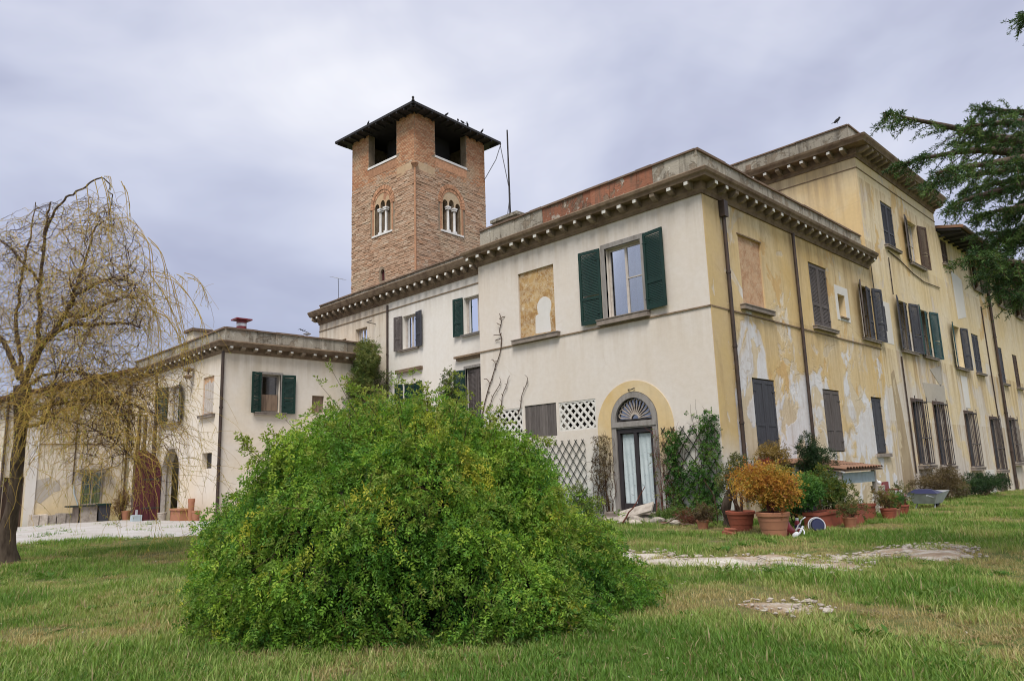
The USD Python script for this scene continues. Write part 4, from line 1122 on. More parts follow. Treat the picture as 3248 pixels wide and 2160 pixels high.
# the corner colonnette on the near edge
p0 = TN - 0.02 * (ta + tb)
part(T, "corner_shaft", [tube([[*p0, 11.0], [*p0, 16.75]], 0.055, 8)], M["voussoir"], smooth=40)
part(T, "corner_capital", [lathe([[0, 0], [0.07, 0], [0.2, 0.18], [0.2, 0.24], [0, 0.26]], [*p0, 16.72], 12)], M["voussoir"])
OV = 0.70
EZ = 19.80
ctr = TN + (ta + tb) * TS / 2
cor = [TN - (ta + tb) * OV, TN + ta * (TS + OV) - tb * OV, TN + (ta + tb) * (TS + OV), TN + tb * (TS + OV) - ta * OV]
rv = [[*c_, EZ] for c_ in cor] + [[*c_, EZ + 0.13] for c_ in cor] + [[*ctr, EZ + 1.5]]
rf = [(0, 1, 2), (0, 2, 3)]
for i in range(4):
    j = (i + 1) % 4
    rf += [(i, j, 4 + j), (i, 4 + j, 4 + i), (4 + i, 4 + j, 8)]
mm = trimesh.Trimesh(rv, rf, process=False); mm.fix_normals()
tr = part(T, "roof", mm, M["dark_roof"])
for f_ in (F1, F2):
    for k in range(12):
        u = -0.5 + k * (TS + 1.0) / 11
        part(tr, "rafter", [f_.box(u - 0.045, u + 0.045, EZ - 0.10, EZ - 0.004, 0.03, OV - 0.03)], M["dark_roof"])
part(tr, "finial", [lathe([[0, 0], [0.09, 0], [0.05, 0.12], [0.07, 0.2], [0, 0.28]], [*(cor[0] + (ta + tb) * 0.02), EZ + 0.1], 8)], M["dark_roof"])
pipe_run(T, [[*cor[3], EZ + 0.02], [*(cor[3] + V(-0.15, -0.3)), EZ - 1.0], [*(cor[3] + V(-0.55, -0.9)), EZ - 2.3]], 0.02, "loose_wire", "iron", collars=False)
pipe_run(T, [[*(cor[3] - tb * 0.1), EZ + 0.02], [-14.2, 6.9, 14.5], [-10.9, 3.1, 10.0]], 0.02, "stay_wire", "iron", collars=False)


def bird(path_label, loc, heading, lab, sc=1.0):
    t_ = thing("bird", lab, "bird", loc)
    d = V(math.cos(heading), math.sin(heading), 0)
    e = trimesh.creation.icosphere(2, 1.0)
    body = np.asarray(e.vertices) * V(0.12, 0.065, 0.075)
    body[:, 2] += 0.13 + body[:, 0] * 0.6
    head = np.asarray(e.vertices) * 0.042 + V(0.105, 0, 0.24)
    beak = np.array([[0.14, -0.012, 0.24], [0.14, 0.012, 0.24], [0.18, 0, 0.235], [0.14, 0, 0.252]])
    tail = np.array([[-0.08, -0.03, 0.08], [-0.08, 0.03, 0.08], [-0.21, 0.035, 0.02], [-0.21, -0.035, 0.02], [-0.08, 0, 0.1], [-0.21, 0, 0.035]])
    R_ = np.array([[d[0], -d[1], 0], [d[1], d[0], 0], [0, 0, 1]])
    put = lambda v: (np.asarray(v) * sc) @ R_.T + V(*loc)
    part(t_, "body", [(put(body), e.faces), (put(head), e.faces), (put(beak), np.array([[0, 1, 2], [0, 2, 3], [1, 3, 2], [0, 3, 1]])), (put(tail), np.array([[0, 1, 2], [0, 2, 3], [0, 4, 1], [3, 2, 5], [0, 3, 5], [0, 5, 4], [1, 4, 5], [1, 5, 2]]))], M["bird"], smooth=50)
    legs = [tube([put([[s, y_, 0.0]])[0], put([[s, y_, 0.1]])[0]], 0.006 * sc, 5) for s in (0.01,) for y_ in (-0.02, 0.02)]
    part(t_, "legs", legs, M["bird"])


eave = lambda e0, e1, q: [*(e0 + (e1 - e0) * q + (ctr - (e0 + e1) / 2) * 0.02), EZ + 0.15]
for k, (q, side, lab) in enumerate(((0.56, 1, "dark bird alone on the left eave of the tower roof"), (0.36, 3, "dark bird nearest the roof peak on the right eave"), (0.49, 3, "dark bird second from the peak on the right eave"),
                                    (0.545, 3, "dark bird third from the peak on the right eave"), (0.60, 3, "dark bird fourth from the peak on the right eave"), (0.77, 3, "dark bird lowest on the right eave of the tower"))):
    bird(k, eave(cor[0], cor[side], q), k * 1.3, lab, 0.85 if k else 0.7)
bird(9, [-0.45, 11.95, 14.54], 0.6, "dark bird on the parapet corner of the tall block", 1.0)

# mast and aerials
ms = thing("roof_mast", "tall thin dark mast standing on the wing roof beside the tower", "mast", (-10.3, 3.0, 9.2))
part(ms, "pole", [tube([[-10.3, 3, 9.2], [-10.33, 3, 15.1]], [0.045, 0.03], 8)], M["iron"], smooth=40)
part(ms, "mount", [trimesh.creation.box(bounds=[[-10.9, 2.7, 9.22], [-9.7, 3.3, 11.15]]), trimesh.creation.box(bounds=[[-11.1, 2.6, 11.153], [-9.55, 3.4, 11.28]])], M["parapet"])
an = thing("roof_aerial", "small television aerial on a thin pole left of the tower", "aerial", (-21.5, 1.8, 9.3))
part(an, "pole", [tube([[-21.47, 1.8, 9.3], [-21.55, 1.8, 10.95]], 0.016, 6)], M["iron"])
part(an, "boom", [tube([[-21.95, 1.75, 11.12], [-21.2, 1.85, 10.86]], 0.018, 6)] + [tube([[-21.95 + q * .75, 1.55 - 0.0, 11.12 - q * .26], [-21.95 + q * .75, 2.05, 11.12 - q * .26]], 0.01, 5) for q in np.linspace(0, 1, 6)], M["grey_metal"])

# ================================================================== low courtyard house
AX, AY = -17.66, -5.39
H = thing("courtyard_house", "low cream two storey house with stone parapet, green shutters and maroon arched door", "building", (AX, AY, -0.6))
HR = Face((AX, 0), (0, 1), (1, 0))
HF = Face((0, AY), (1, 0), (0, -1))
wall(H, HR, [(AY, -1.0), (1.49, -1.0), (1.49, 6.4), (AY, 6.4)], [hole(-3.92, -3.06, 3.78, 5.30), hole(-1.66, -1.1, 3.82, 4.54), hole(0.22, 0.95, 3.2, 5.12)], "annex", label="wall with the green shuttered window")
hx = -28.3
HD = arch_poly(-22.7, 1.06, -1.0, 1.62)
wall(H, HF, [(hx, -1.2), (AX - 0.423, -1.2), (AX - 0.423, 6.4), (hx, 6.4)], [HD, hole(-19.6, -18.52, 3.74, 5.24), hole(-19.4, -18.45, 1.66, 2.26), hole(-23.4, -22.0, 3.66, 5.26)], "annex")
shell(H, hx, AX - 0.42, AY + 0.43, 1.2, -0.9, 6.4, "wn", "annex", 6.42)
prof = [(0, 6.02), (0.05, 6.02), (0.06, 6.08), (0.08, 6.10), (0.08, 6.24), (0.29, 6.26), (0.30, 6.33), (0.37, 6.40), (0.35, 6.45), (0.0, 6.48)]
part(H, "cornice", cornice_run([(hx, AY), (AX, AY), (AX, 1.48)], prof), M["cornice"])
brackets(H, HR, AY + 0.15, 1.3, 0.50, 6.11, 6.25, 0.08, 0.28, 0.16)
brackets(H, HF, -28.0, AX - 0.15, 0.55, 6.11, 6.25, 0.08, 0.28, 0.16)
parapet(H, HR, AY + 0.02, 1.48, 6.475, 7.02, -0.02, 0.25, (0.7, 1.5))
parapet(H, HF, hx, AX - 0.02, 6.475, 7.02, -0.02, 0.25, (0.7, 1.5))
pipe_run(H, [[AX + 0.06, AY - 0.07, 6.05], [AX + 0.06, AY - 0.07, -0.4]], 0.06)
w = sash(H, HR, -3.9, -3.08, 3.80, 5.28, -0.2, 1, 1, "frame_grey", label="green shuttered window boarded in its lower half")
for i in range(3):
    part(w, "board", [HR.box(-3.84 + i * 0.245, -3.60 + i * 0.245, 3.86, 4.5, -0.19, -0.165)], M["wood"])
surround(w, HR, -3.92, -3.06, 3.78, 5.30, 0.08, 0.03)
shutter(w, HR, -3.90, 3.74, 5.34, 0.44, -1, 14, "green")
shutter(w, HR, -3.02, 3.74, 5.30, 0.56, 1, 6, "green")
sill(w, HR, -4.15, -2.85, 3.77, 0.13, 0.10)
part(H, "small_window", [HR.box(-1.655, -1.105, 3.825, 4.535, -0.18, -0.10)], M["wood"])
w = closed_shutters(H, HR, 0.24, 0.93, 3.22, 5.10, "green", label="narrow window with green shutters behind the climbing shrub", sill_z=False)
bw = part(H, "blind_window", [HF.box(-19.597, -18.523, 3.742, 5.238, -0.2, -0.05)], M["blind_red"], label="walled up window beside the corner downpipe")
for i in range(5):
    part(bw, "plank", [HF.box(-19.5 + i * 0.19, -19.33 + i * 0.19, 3.8, 4.98 + 0.04 * (i % 3), -0.05, -0.03)], M["frame_pale"])
sill(bw, HF, -19.75, -18.3, 3.735, 0.13, 0.12)
part(H, "niche", [HF.box(-19.395, -18.455, 1.665, 2.255, -0.3, -0.2)], M["iron"])
w = sash(H, HF, -23.38, -22.02, 3.68, 5.24, -0.2, 2, 1, "frame_grey")
shutter(w, HF, -23.42, 3.66, 5.28, 0.68, -1, 20, "green")
shutter(w, HF, -21.98, 3.66, 5.28, 0.68, 1, 20, "green")
sill(w, HF, -23.7, -21.8, 3.65, 0.13, 0.10)
lamp = part(H, "wall_lantern", [lathe([[0, 0], [0.10, 0.02], [0.18, 0.12], [0.12, 0.16], [0.04, 0.2], [0.04, 0.3], [0.16, 0.34], [0.2, 0.44], [0.0, 0.5]], [-20.65, AY - 0.22, 5.3], 12)], M["wood"])
part(lamp, "arm", [tube([[-20.65, AY, 5.75], [-20.65, AY - 0.22, 5.72]], 0.02, 6)], M["iron"])
# arched door with its two open leaves
dd = part(H, "door", [HF.poly(HD.difference(arch_poly(-22.7, 0.97, -1.1, 1.60)), -0.16, 0.02)], M["frame_pale"])
for hu, sg, ang in ((-23.72, -1, 70), (-21.74, -1, -62)):
    f2 = HF.hinged(hu, -0.5, 2.6, 1.0, 0.06, ang, sg, 0.03 if ang > 0 else -0.1)
    leaf = Polygon([(0.0, -0.45), (1.02, -0.45), (1.02, 2.62)] + [(1.02 - 1.02 * math.sin(t), 1.6 + 1.02 * math.cos(t)) for t in np.linspace(0.06, np.pi / 2, 10)])
    lf = part(dd, "door_leaf", [f2.poly(leaf, 0, 0.05)], M["maroon"])
    if sg < 0 and hu < -23:
        pass
    for i in range(5):
        q = leaf.intersection(sbox(i * 0.204 + 0.006, -0.4, (i + 1) * 0.204 - 0.006, 3)).buffer(-0.01)
        if q.area > 0.05:
            part(lf, "plank", f2.poly(q, -0.022, 0.072), M["maroon"])
    part(lf, "hinge_strap", [f2.box(0.0, 0.7, z_, z_ + 0.06, 0.073, 0.082) for z_ in (0.1, 1.3)], M["iron"])
part(H, "inner_door", [HF.box(-22.9, -22.2, -0.5, 1.6, -0.6, -0.55)], M["wood"])
# things on its roof
ch = thing("striped_chimney", "red and white striped chimney cowl behind the low house parapet", "chimney", (-18.6, -4.35, 6.4))
for k in range(5):
    part(ch, "band", [lathe([[0, 0], [0.2, 0], [0.2, 0.118], [0, 0.118]], [-18.6, -4.35, 7.06 + k * 0.12 - 0.12 * 1], 14)], M["red_plastic"] if k % 2 == 0 else M["white_plastic"])
part(ch, "cap", [trimesh.creation.box(bounds=[[-18.88, -4.68, 7.545], [-18.32, -4.02, 7.60]])], M["red_plastic"])
part(ch, "base", [trimesh.creation.box(bounds=[[-18.88, -4.63, 6.4], [-18.32, -4.07, 6.935]])], M["parapet"])
ch = thing("plastered_chimney", "squat plastered chimney behind the willow twigs on the low house", "chimney", (-22.5, -4.6, 6.4))
part(ch, "stack", [trimesh.creation.box(bounds=[[-22.9, -4.95, 6.4], [-22.1, -4.25, 7.62]])], M["barn"])
part(ch, "cap", [trimesh.creation.box(bounds=[[-23.0, -5.05, 7.623], [-22.0, -4.15, 7.74]])], M["coping"])
an = thing("parapet_aerial", "small aerial sticking up behind the low house parapet", "aerial", (-18.3, -1.6, 6.4))
part(an, "pole", [tube([[-18.3, -1.6, 6.4], [-18.3, -1.6, 7.35]], 0.018, 6)], M["grey_metal"])
part(an, "dish", [lathe([[0, 0], [0.1, 0.01], [0.17, 0.05], [0.17, 0.06], [0.1, 0.025], [0, 0.015]], [-18.3, -1.6, 7.2], 14)], M["white_plastic"])
part(an, "boom", [tube([[-18.3, -1.95, 7.42], [-18.3, -1.5, 7.3]], 0.015, 6)] + [tube([[-18.45, -1.95 + q, 7.42 - q * .2], [-18.15, -1.95 + q, 7.42 - q * .2]], 0.008, 5) for q in (0, .1, .2)], M["iron"])

# ================================================================== outbuilding closing the yard on the left
EX = -28.32
O = thing("outbuilding", "weathered cream outbuilding with peeling plaster and a low barred window", "building", (EX, -10.5, -0.8))
OE = Face((EX, 0), (0, 1), (1, 0))
wall(O, OE, [(-10.45, -1.4), (-5.40, -1.4), (-5.40, 6.5), (-10.45, 4.95)], [hole(-7.35, -6.4, 0.24, 1.71), hole(-10.3, -9.55, -0.7, 1.6)], "barn")
g = Face((0, -10.45), (1, 0), (0, -1))
part(O, "wall", [g.box(-40, EX - 0.43, -1.4, 4.9, -0.4, 0)], M["barn"])
v = np.array([[EX + 0.35, -10.95, 4.84], [EX + 0.35, -5.3, 6.62], [-40, -5.3, 6.62], [-40, -10.95, 4.84]])
vv = np.vstack([v, v + V(0, 0, 0.14)])
mm = trimesh.Trimesh(vv, [(0, 1, 2), (0, 2, 3), (4, 6, 5), (4, 7, 6), (0, 4, 5), (0, 5, 1), (1, 5, 6), (1, 6, 2), (2, 6, 7), (2, 7, 3), (3, 7, 4), (3, 4, 0)], process=False); mm.fix_normals()
part(O, "roof", mm, M["tile"])
part(O, "pilaster", [OE.box(-9.5, -9.12, -1.3, 5.1, 0.001, 0.05)], M["white_patch"])
part(O, "string_course", [OE.box(-9.1, -5.45, 3.0, 3.05, 0.0, 0.03)], M["line"])
part(O, "bare_patch", [OE.poly(Polygon([(-9.05, 1.4), (-8.6, 1.5), (-8.5, 0.9), (-8.9, 0.5), (-9.08, 0.7)]).buffer(0.06), 0.0006, 0.007)], M["cement"])
part(O, "bare_patch", [OE.poly(Polygon([(-8.45, 1.35), (-8.25, 1.4), (-8.2, 1.0), (-8.4, 0.95)]).buffer(0.04), 0.0006, 0.007)], M["cement"])
pipe_run(O, [OE.P(-7.68, 4.9, 0.05), OE.P(-7.7, 1.2, 0.05)], 0.03)
pipe_run(O, [OE.P(-5.55, 6.2, 0.06), OE.P(-5.55, -0.5, 0.06)], 0.045)
pipe_run(O, [OE.P(-10.38, 5.0, 0.08), OE.P(-10.4, -0.6, 0.08)], 0.05)
pipe_run(O, [OE.P(-7.65, 1.25, 0.04), OE.P(-7.62, 0.8, 0.05), OE.P(-7.45, 0.35, 0.05), OE.P(-7.4, 0.0, 0.05)], 0.025, "green_hose", "blue_board", collars=False)
w = sash(O, OE, -7.33, -6.42, 0.26, 1.69, -0.2, 2, 3, "frame_pale", label="low window with iron bars and dark panes")
part(w, "bars", [OE.box(-7.33 + i * 0.13, -7.315 + i * 0.13, 0.24, 1.71, -0.1, -0.085) for i in range(1, 7)], M["iron"])
part(w, "canopy", [OE.poly(Polygon([(-7.6, 1.86), (-6.25, 1.86), (-6.3, 2.04), (-7.55, 2.04)]), 0.0, 0.42)], M["rubble"])
part(O, "side_door", [OE.box(-10.295, -9.555, -0.7, 1.595, -0.16, -0.1)], M["brown_shutter"])
# stone trough and plinth in front
for k in range(7):
    y = -9.3 + k * 0.33
    solo("plinth_stone", [(lambda b: (np.asarray(b.vertices) + RNG.uniform(-0.025, 0.025, (8, 3)), b.faces))(trimesh.creation.box(bounds=[[EX + 0.02, y + 0.01, -0.75], [EX + 0.42 + 0.05 * (k % 2), y + 0.32, -0.02 - 0.03 * (k % 3)]]))], M["rubble"],
         ("rough stone at the left end of the low outbuilding ledge", "second rough stone from the left end of the outbuilding ledge", "third rough stone from the left end of the outbuilding ledge", "middle rough stone of the low outbuilding ledge", "third rough ledge stone from the green trough slab", "second rough ledge stone from the green trough slab", "rough ledge stone nearest the green trough slab")[k], "stone", group="stones of the ledge along the outbuilding")
t_ = thing("stone_trough", "pale stone trough on a block with a green lid beside the outbuilding window", "trough", (EX + 0.9, -7.1, -0.5))
part(t_, "basin", [trimesh.creation.box(bounds=[[EX + 0.5, -7.55, -0.5], [EX + 1.1, -6.9, 0.22]])], M["rubble"])
part(t_, "slab", [trimesh.creation.box(bounds=[[EX + 0.45, -8.05, 0.223], [EX + 1.2, -6.5, 0.285]])], M["trellis_dark"])
part(t_, "leg", [trimesh.creation.box(bounds=[[EX + 0.55, -7.75, -0.5], [EX + 1.05, -7.62, 0.222]])], M["stone"])
b_ = thing("wheelie_bin", "grey bin with green lid beside the stone trough", "bin", (EX + 1.0, -6.6, -0.5))
part(b_, "body", [(lambda b: (np.asarray(b.vertices) * np.where(np.asarray(b.vertices)[:, 2:3] > 0, 1.0, 0.85) * V(1, 1, 1) + V(EX + 1.0, -6.62, -0.13), b.faces))(trimesh.creation.box([0.5, 0.46, 0.75]))], M["slate_shutter"])
part(b_, "lid", [trimesh.creation.box(bounds=[[EX + 0.72, -6.88, 0.25], [EX + 1.3, -6.36, 0.32]])], M["green"])

# ================================================================== plants: helpers
def unit(v):
    return v / (np.linalg.norm(v, axis=-1, keepdims=True) + 1e-12)


def leaves_mesh(pos, along, nrm, length, width, col, fold=0.25):
    """One folded leaf of two triangles at each position. Returns (mesh, tints)."""
    n = len(pos)
    along = unit(along)
    side = unit(np.cross(along, nrm))
    up = np.cross(side, along)
    L, Wd = np.broadcast_to(length, (n,))[:, None], np.broadcast_to(width, (n,))[:, None]
    a = pos
    b = pos + along * L * 0.5 + side * Wd * 0.5 + up * Wd * fold
    c_ = pos + along * L - up * Wd * fold * 0.5
    d = pos + along * L * 0.5 - side * Wd * 0.5 + up * Wd * fold
    v = np.stack([a, b, c_, d], 1).reshape(-1, 3)
    i = np.arange(n)[:, None] * 4
    f = np.vstack([i + [0, 1, 2], i + [0, 2, 3]])
    return (v, f), np.repeat(col, 4, axis=0)


def sprigs(pos, dirs, rng, length=0.12, pairs=4, leaf=0.035, lw=0.5, col=None, droop=0.25):
    """Small leafy twigs: leaf pairs along a short bending axis."""
    n = len(pos)
    dirs = unit(dirs)
    ref = unit(np.cross(dirs, rng.normal(size=(n, 3))))
    P_, A_, N_, C_, L_ = [], [], [], [], []
    for k in range(pairs * 2 + 1):
        q = (k // 2 + 1) / pairs if k < pairs * 2 else 1.05
        s = 0 if k == pairs * 2 else (1 if k % 2 else -1)
        ln = length * q
        ax = unit(dirs + V(0, 0, -1) * droop * q)
        p = pos + ax * ln
        al = unit(ax * (0.55 if s else 1.0) + ref * s * 0.9 + rng.normal(size=(n, 3)) * 0.25)
        nn = unit(np.cross(ax, ref) + rng.normal(size=(n, 3)) * 0.45)
        P_.append(p); A_.append(al); N_.append(nn)
        C_.append(col * rng.uniform(0.75, 1.25, (n, 1)))
        L_.append(leaf * rng.uniform(0.7, 1.3, n))
    L_ = np.concatenate(L_)
    return leaves_mesh(np.vstack(P_), np.vstack(A_), np.vstack(N_), L_, L_ * lw, np.vstack(C_))


def shade(cols, t):
    """Interpolates a list of colours at t in [0, 1]."""
    cols = np.array(cols, float)
    t = np.clip(t, 0, 1) * (len(cols) - 1)
    i = np.minimum(t.astype(int), len(cols) - 2)
    w_ = (t - i)[:, None]
    return cols[i] * (1 - w_) + cols[i + 1] * w_


def joinc(items):
    """Joins [(mesh, tint), ...]."""
    return cat_meshes([a for a, _ in items]), np.vstack([b for _, b in items])


def curves(parent, name, lines, widths, mat, kind=None, color=None):
    root = "/".join(parent.split("/")[:3]) if parent != "/World" else None
    off = ORIGIN.get(root, V(0, 0, 0)) if root else V(0, 0, 0)
    path = numbered(parent, name)
    c_ = UsdGeom.BasisCurves.Define(stage, path)
    c_.CreateTypeAttr("linear")
    c_.CreateCurveVertexCountsAttr(Vt.IntArray([len(l) for l in lines]))
    c_.CreatePointsAttr(Vt.Vec3fArray.FromNumpy((np.vstack(lines) - off).astype(np.float32)))
    c_.CreateWidthsAttr(Vt.FloatArray.FromNumpy(np.concatenate(widths).astype(np.float32)))
    c_.SetWidthsInterpolation("vertex")
    UsdShade.MaterialBindingAPI.Apply(c_.GetPrim()).Bind(mat)
    tag(c_, None, None, None, kind)
    return path


def wander(p0, d0, length, n, rng, bend=0.25, grav=0.0):
    """A wandering twig: a list of points."""
    p, d = np.array(p0, float), unit(np.array(d0, float))
    out = [p.copy()]
    st = length / n
    for _ in range(n):
        d = unit(d + rng.normal(size=3) * bend + V(0, 0, -1) * grav)
        p = p + d * st
        out.append(p.copy())
    return np.array(out)


def shot(px, py, depth):
    """The point seen at (px, py) of the 3248 x 2160 photograph at a depth along the view: used to lay out limbs in space."""
    return CAM + depth * (cf + cr * (px - 1624) / 2263.5 - cu * (py - 1080) / 2263.5)


# ------------------------------------------------------------------ the great bush
rng = np.random.default_rng(101)
BC = V(2.18, -11.0, -0.32)
vd = unit(V(*(BC - CAM)[:2], 0))
lat = V(vd[1], -vd[0], 0)
BA, BB, BH = 2.66, 2.25, 2.44


def bush_r(d):
    """Radius factor of the mound in a direction (unit vectors in its own frame)."""
    q = d * 2.4
    lean = 1 - 0.30 * np.clip(d[:, 0] - 0.05, 0, 1) * np.clip(d[:, 2], 0, 1) * 1.4
    return lean * 0.935 + 0.42 * (meshkit.fbm(q + 11, 3, 5) - 0.5) + 0.22 * (meshkit.fbm(d * 7.5 + 4, 2, 9) - 0.5)


def mound(n, rng, inset=(0.0, 0.10), zmin=0.0):
    d = rng.normal(size=(n * 2, 3))
    d[:, 2] = np.abs(d[:, 2])
    d = unit(d)[:n]
    area_bias = None
    r = bush_r(d) * (1 - rng.uniform(*inset, n) ** 1.0)
    loc = d * r[:, None] * V(BA, BB, BH)
    p = BC + loc[:, :1] * lat + loc[:, 1:2] * vd + loc[:, 2:] * V(0, 0, 1)
    nn = d / V(BA, BB, BH)
    nn = unit(nn[:, :1] * lat + nn[:, 1:2] * vd + nn[:, 2:] * V(0, 0, 1))
    return p, nn, d


bush = thing("overgrown_bush", "huge dense green shrub mound with yellowing patches on the front lawn", "bush", BC)
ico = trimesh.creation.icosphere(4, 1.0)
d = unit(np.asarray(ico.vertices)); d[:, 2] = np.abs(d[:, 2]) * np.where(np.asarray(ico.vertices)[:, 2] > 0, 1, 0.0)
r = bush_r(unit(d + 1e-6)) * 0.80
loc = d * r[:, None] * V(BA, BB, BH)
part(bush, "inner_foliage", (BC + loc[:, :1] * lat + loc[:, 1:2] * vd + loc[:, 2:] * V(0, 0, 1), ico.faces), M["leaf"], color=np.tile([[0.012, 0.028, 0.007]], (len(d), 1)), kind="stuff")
NS = 26000
p, nn, d = mound(NS, rng, (0.0, 0.13))
gap = meshkit.fbm(d * 9 + 2, 3, 17)
gap2 = meshkit.fbm(d * 4.2 + 8, 2, 27)
keep = (gap > 0.385) & (gap2 > 0.30) | (rng.random(NS) < 0.12)
keep &= rng.random(NS) < np.where((nn @ -vd) > -0.35, 1.0, 0.35)     # the far side carries fewer leaves
p, nn, d = p[keep], nn[keep], d[keep]
tone = meshkit.fbm(d * 3.1 + 20, 3, 33)
fine = meshkit.fbm(d * 14 + 5, 2, 41)
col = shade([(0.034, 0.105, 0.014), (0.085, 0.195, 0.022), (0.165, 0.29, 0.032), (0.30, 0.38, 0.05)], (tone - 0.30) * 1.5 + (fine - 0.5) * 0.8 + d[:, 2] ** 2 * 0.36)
yel = meshkit.fbm(d * 5.3 + 40, 2, 53) + 0.05 * (d[:, 0] > 0.1)
yw = np.clip((yel - 0.68) / 0.05, 0, 1)[:, None] * 0.8
col = col * (1 - yw) + np.array([[0.44, 0.40, 0.04]]) * yw
tan_ = np.clip((meshkit.fbm(d * 6.1 + 71, 2, 63) - 0.74) / 0.03, 0, 1)[:, None] * 0.7
col = col * (1 - tan_) + np.array([[0.22, 0.155, 0.06]]) * tan_
dirs = nn * 0.55 + rng.normal(size=p.shape) * 0.55 + V(0, 0, 0.15)
big = meshkit.fbm(d * 5 + 60, 2, 71) > 0.55
its = [sprigs(p[~big], dirs[~big], rng, 0.09, 3, 0.026, 0.55, col[~big], 0.5), sprigs(p[big], dirs[big], rng, 0.12, 3, 0.040, 0.48, col[big], 0.5)]
mesh_, tint = joinc(its)
part(bush, "leaves", mesh_, M["leaf"], color=tint, kind="stuff")
# trailing leafy stems that hang over the mound in layers
n_ = 7000
d0_ = rng.normal(size=(n_, 3)); d0_[:, 2] = np.abs(d0_[:, 2]) + 0.12
d0_ = unit(d0_)
kp_ = (meshkit.fbm(d0_ * 4.2 + 8, 2, 27) > 0.36) & (meshkit.fbm(d0_ * 8.0 + 15, 2, 37) > 0.33)
d0_ = d0_[kp_]
n_ = len(d0_)
r0_ = bush_r(d0_)
dn_ = unit(V(0, 0, -1) - (d0_ @ V(0, 0, -1))[:, None] * d0_)
sd_ = np.cross(d0_, dn_) * rng.normal(size=(n_, 1)) * 0.45
len_ = rng.uniform(0.08, 0.34, (n_, 1))
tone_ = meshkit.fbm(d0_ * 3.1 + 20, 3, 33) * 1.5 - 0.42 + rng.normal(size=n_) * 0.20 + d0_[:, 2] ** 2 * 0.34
out_ = rng.uniform(0.0, 0.10, n_)
P8, D8, C8, prev = [], [], [], None
for q in np.linspace(0.0, 1.0, 8):
    dd_ = unit(d0_ + (dn_ + sd_) * q * len_)
    rr_ = np.maximum(bush_r(dd_) * 0.97, r0_ * (1 - 0.10 * q)) * (1 + out_ * math.sin(math.pi * (0.15 + 0.85 * q)))
    loc = dd_ * rr_[:, None] * V(BA, BB, BH)
    pq = BC + loc[:, :1] * lat + loc[:, 1:2] * vd + loc[:, 2:] * V(0, 0, 1)
    pq[:, 2] = np.maximum(pq[:, 2], BC[2] + 0.02)
    if prev is not None:
        P8.append(pq); D8.append(unit(pq - prev) + rng.normal(size=pq.shape) * 0.45 + V(0, 0, 0.15))
        yk = np.clip((meshkit.fbm(d0_ * 5.3 + 40, 2, 53) - 0.66) / 0.06, 0, 1)[:, None] * 0.75
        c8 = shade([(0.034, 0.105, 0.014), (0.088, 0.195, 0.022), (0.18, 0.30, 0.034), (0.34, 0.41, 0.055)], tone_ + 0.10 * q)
        C8.append(c8 * (1 - yk) + np.array([[0.44, 0.40, 0.05]]) * yk)
    prev = pq
mesh_, tint = sprigs(np.vstack(P8), np.vstack(D8), rng, 0.085, 3, 0.036, 0.5, np.vstack(C8) * 1.15, 0.25)
part(bush, "trailing_leaves", mesh_, M["leaf"], color=tint, kind="stuff")
# arching shoots and bare tangles on the surface
lines, wid, shoots = [], [], []
p, nn, d = mound(1500, rng, (0.0, 0.08))
for a, b_, dd_ in zip(p, nn, d):
    L = rng.uniform(0.2, 0.62)
    l = wander(a, b_ * 0.8 + rng.normal(size=3) * 0.7, L, 6, rng, 0.22, 0.16)
    lines.append(l); wid.append(np.linspace(0.006, 0.002, 7))
    if rng.random() < 0.6:
        shoots.append((l, 0.3 + 0.5 * dd_[2]))
tops = [(905, 1330, 0.55), (985, 1290, .7), (1010, 1215, .95), (1045, 1160, 1.1), (1080, 1195, .9), (1120, 1245, .7), (1160, 1215, .85), (1275, 1185, .8), (1310, 1170, .9), (1345, 1225, .6), (1395, 1265, .5), (1440, 1225, .8), (1485, 1235, .7), (1520, 1290, .5),
        (1575, 1300, .5), (1620, 1340, .45), (1690, 1380, .4), (840, 1370, .4), (780, 1405, .4), (760, 1380, .35), (1240, 1240, .6), (1460, 1180, 1.0), (1425, 1290, .6)]
for px, py, L in tops:
    dep = 8.2 + rng.uniform(-0.7, 0.7)
    tip = shot(px, py, dep)
    base = tip + (BC + V(0, 0, 1.2) - tip) * min(0.85, L / np.linalg.norm(BC + V(0, 0, 1.2) - tip)) + V(0, 0, -0.2)
    k = np.linspace(0, 1, 9)[:, None]
    mid = V(*(rng.normal(size=3) * 0.06))
    l = base * (1 - k) + tip * k + np.sin(k * np.pi) * (V(0, 0, 0.10) + mid)
    lines.append(l); wid.append(np.linspace(0.010, 0.003, 9))
    shoots.append((l, 0.85))
curves(bush, "stems", lines, wid, M["twig"], kind="stuff")
its = []
for l, yl in shoots:
    m_ = len(l) * 2
    q = rng.uniform(0.15, 1, m_) * (len(l) - 1)
    i = np.minimum(q.astype(int), len(l) - 2)
    pp = l[i] + (l[i + 1] - l[i]) * (q - i)[:, None]
    dv = unit(l[i + 1] - l[i]) * 0.7 + rng.normal(size=(m_, 3)) * 0.6
    cc_ = shade([(0.06, 0.15, 0.02), (0.14, 0.23, 0.03), (0.25, 0.28, 0.05)], np.full(m_, yl) + rng.normal(size=m_) * 0.2)
    its.append(sprigs(pp, dv, rng, 0.085, 3, 0.042, 0.45, cc_, 0.3))
mesh_, tint = joinc(its)
part(bush, "shoot_leaves", mesh_, M["leaf"], color=tint, kind="stuff")


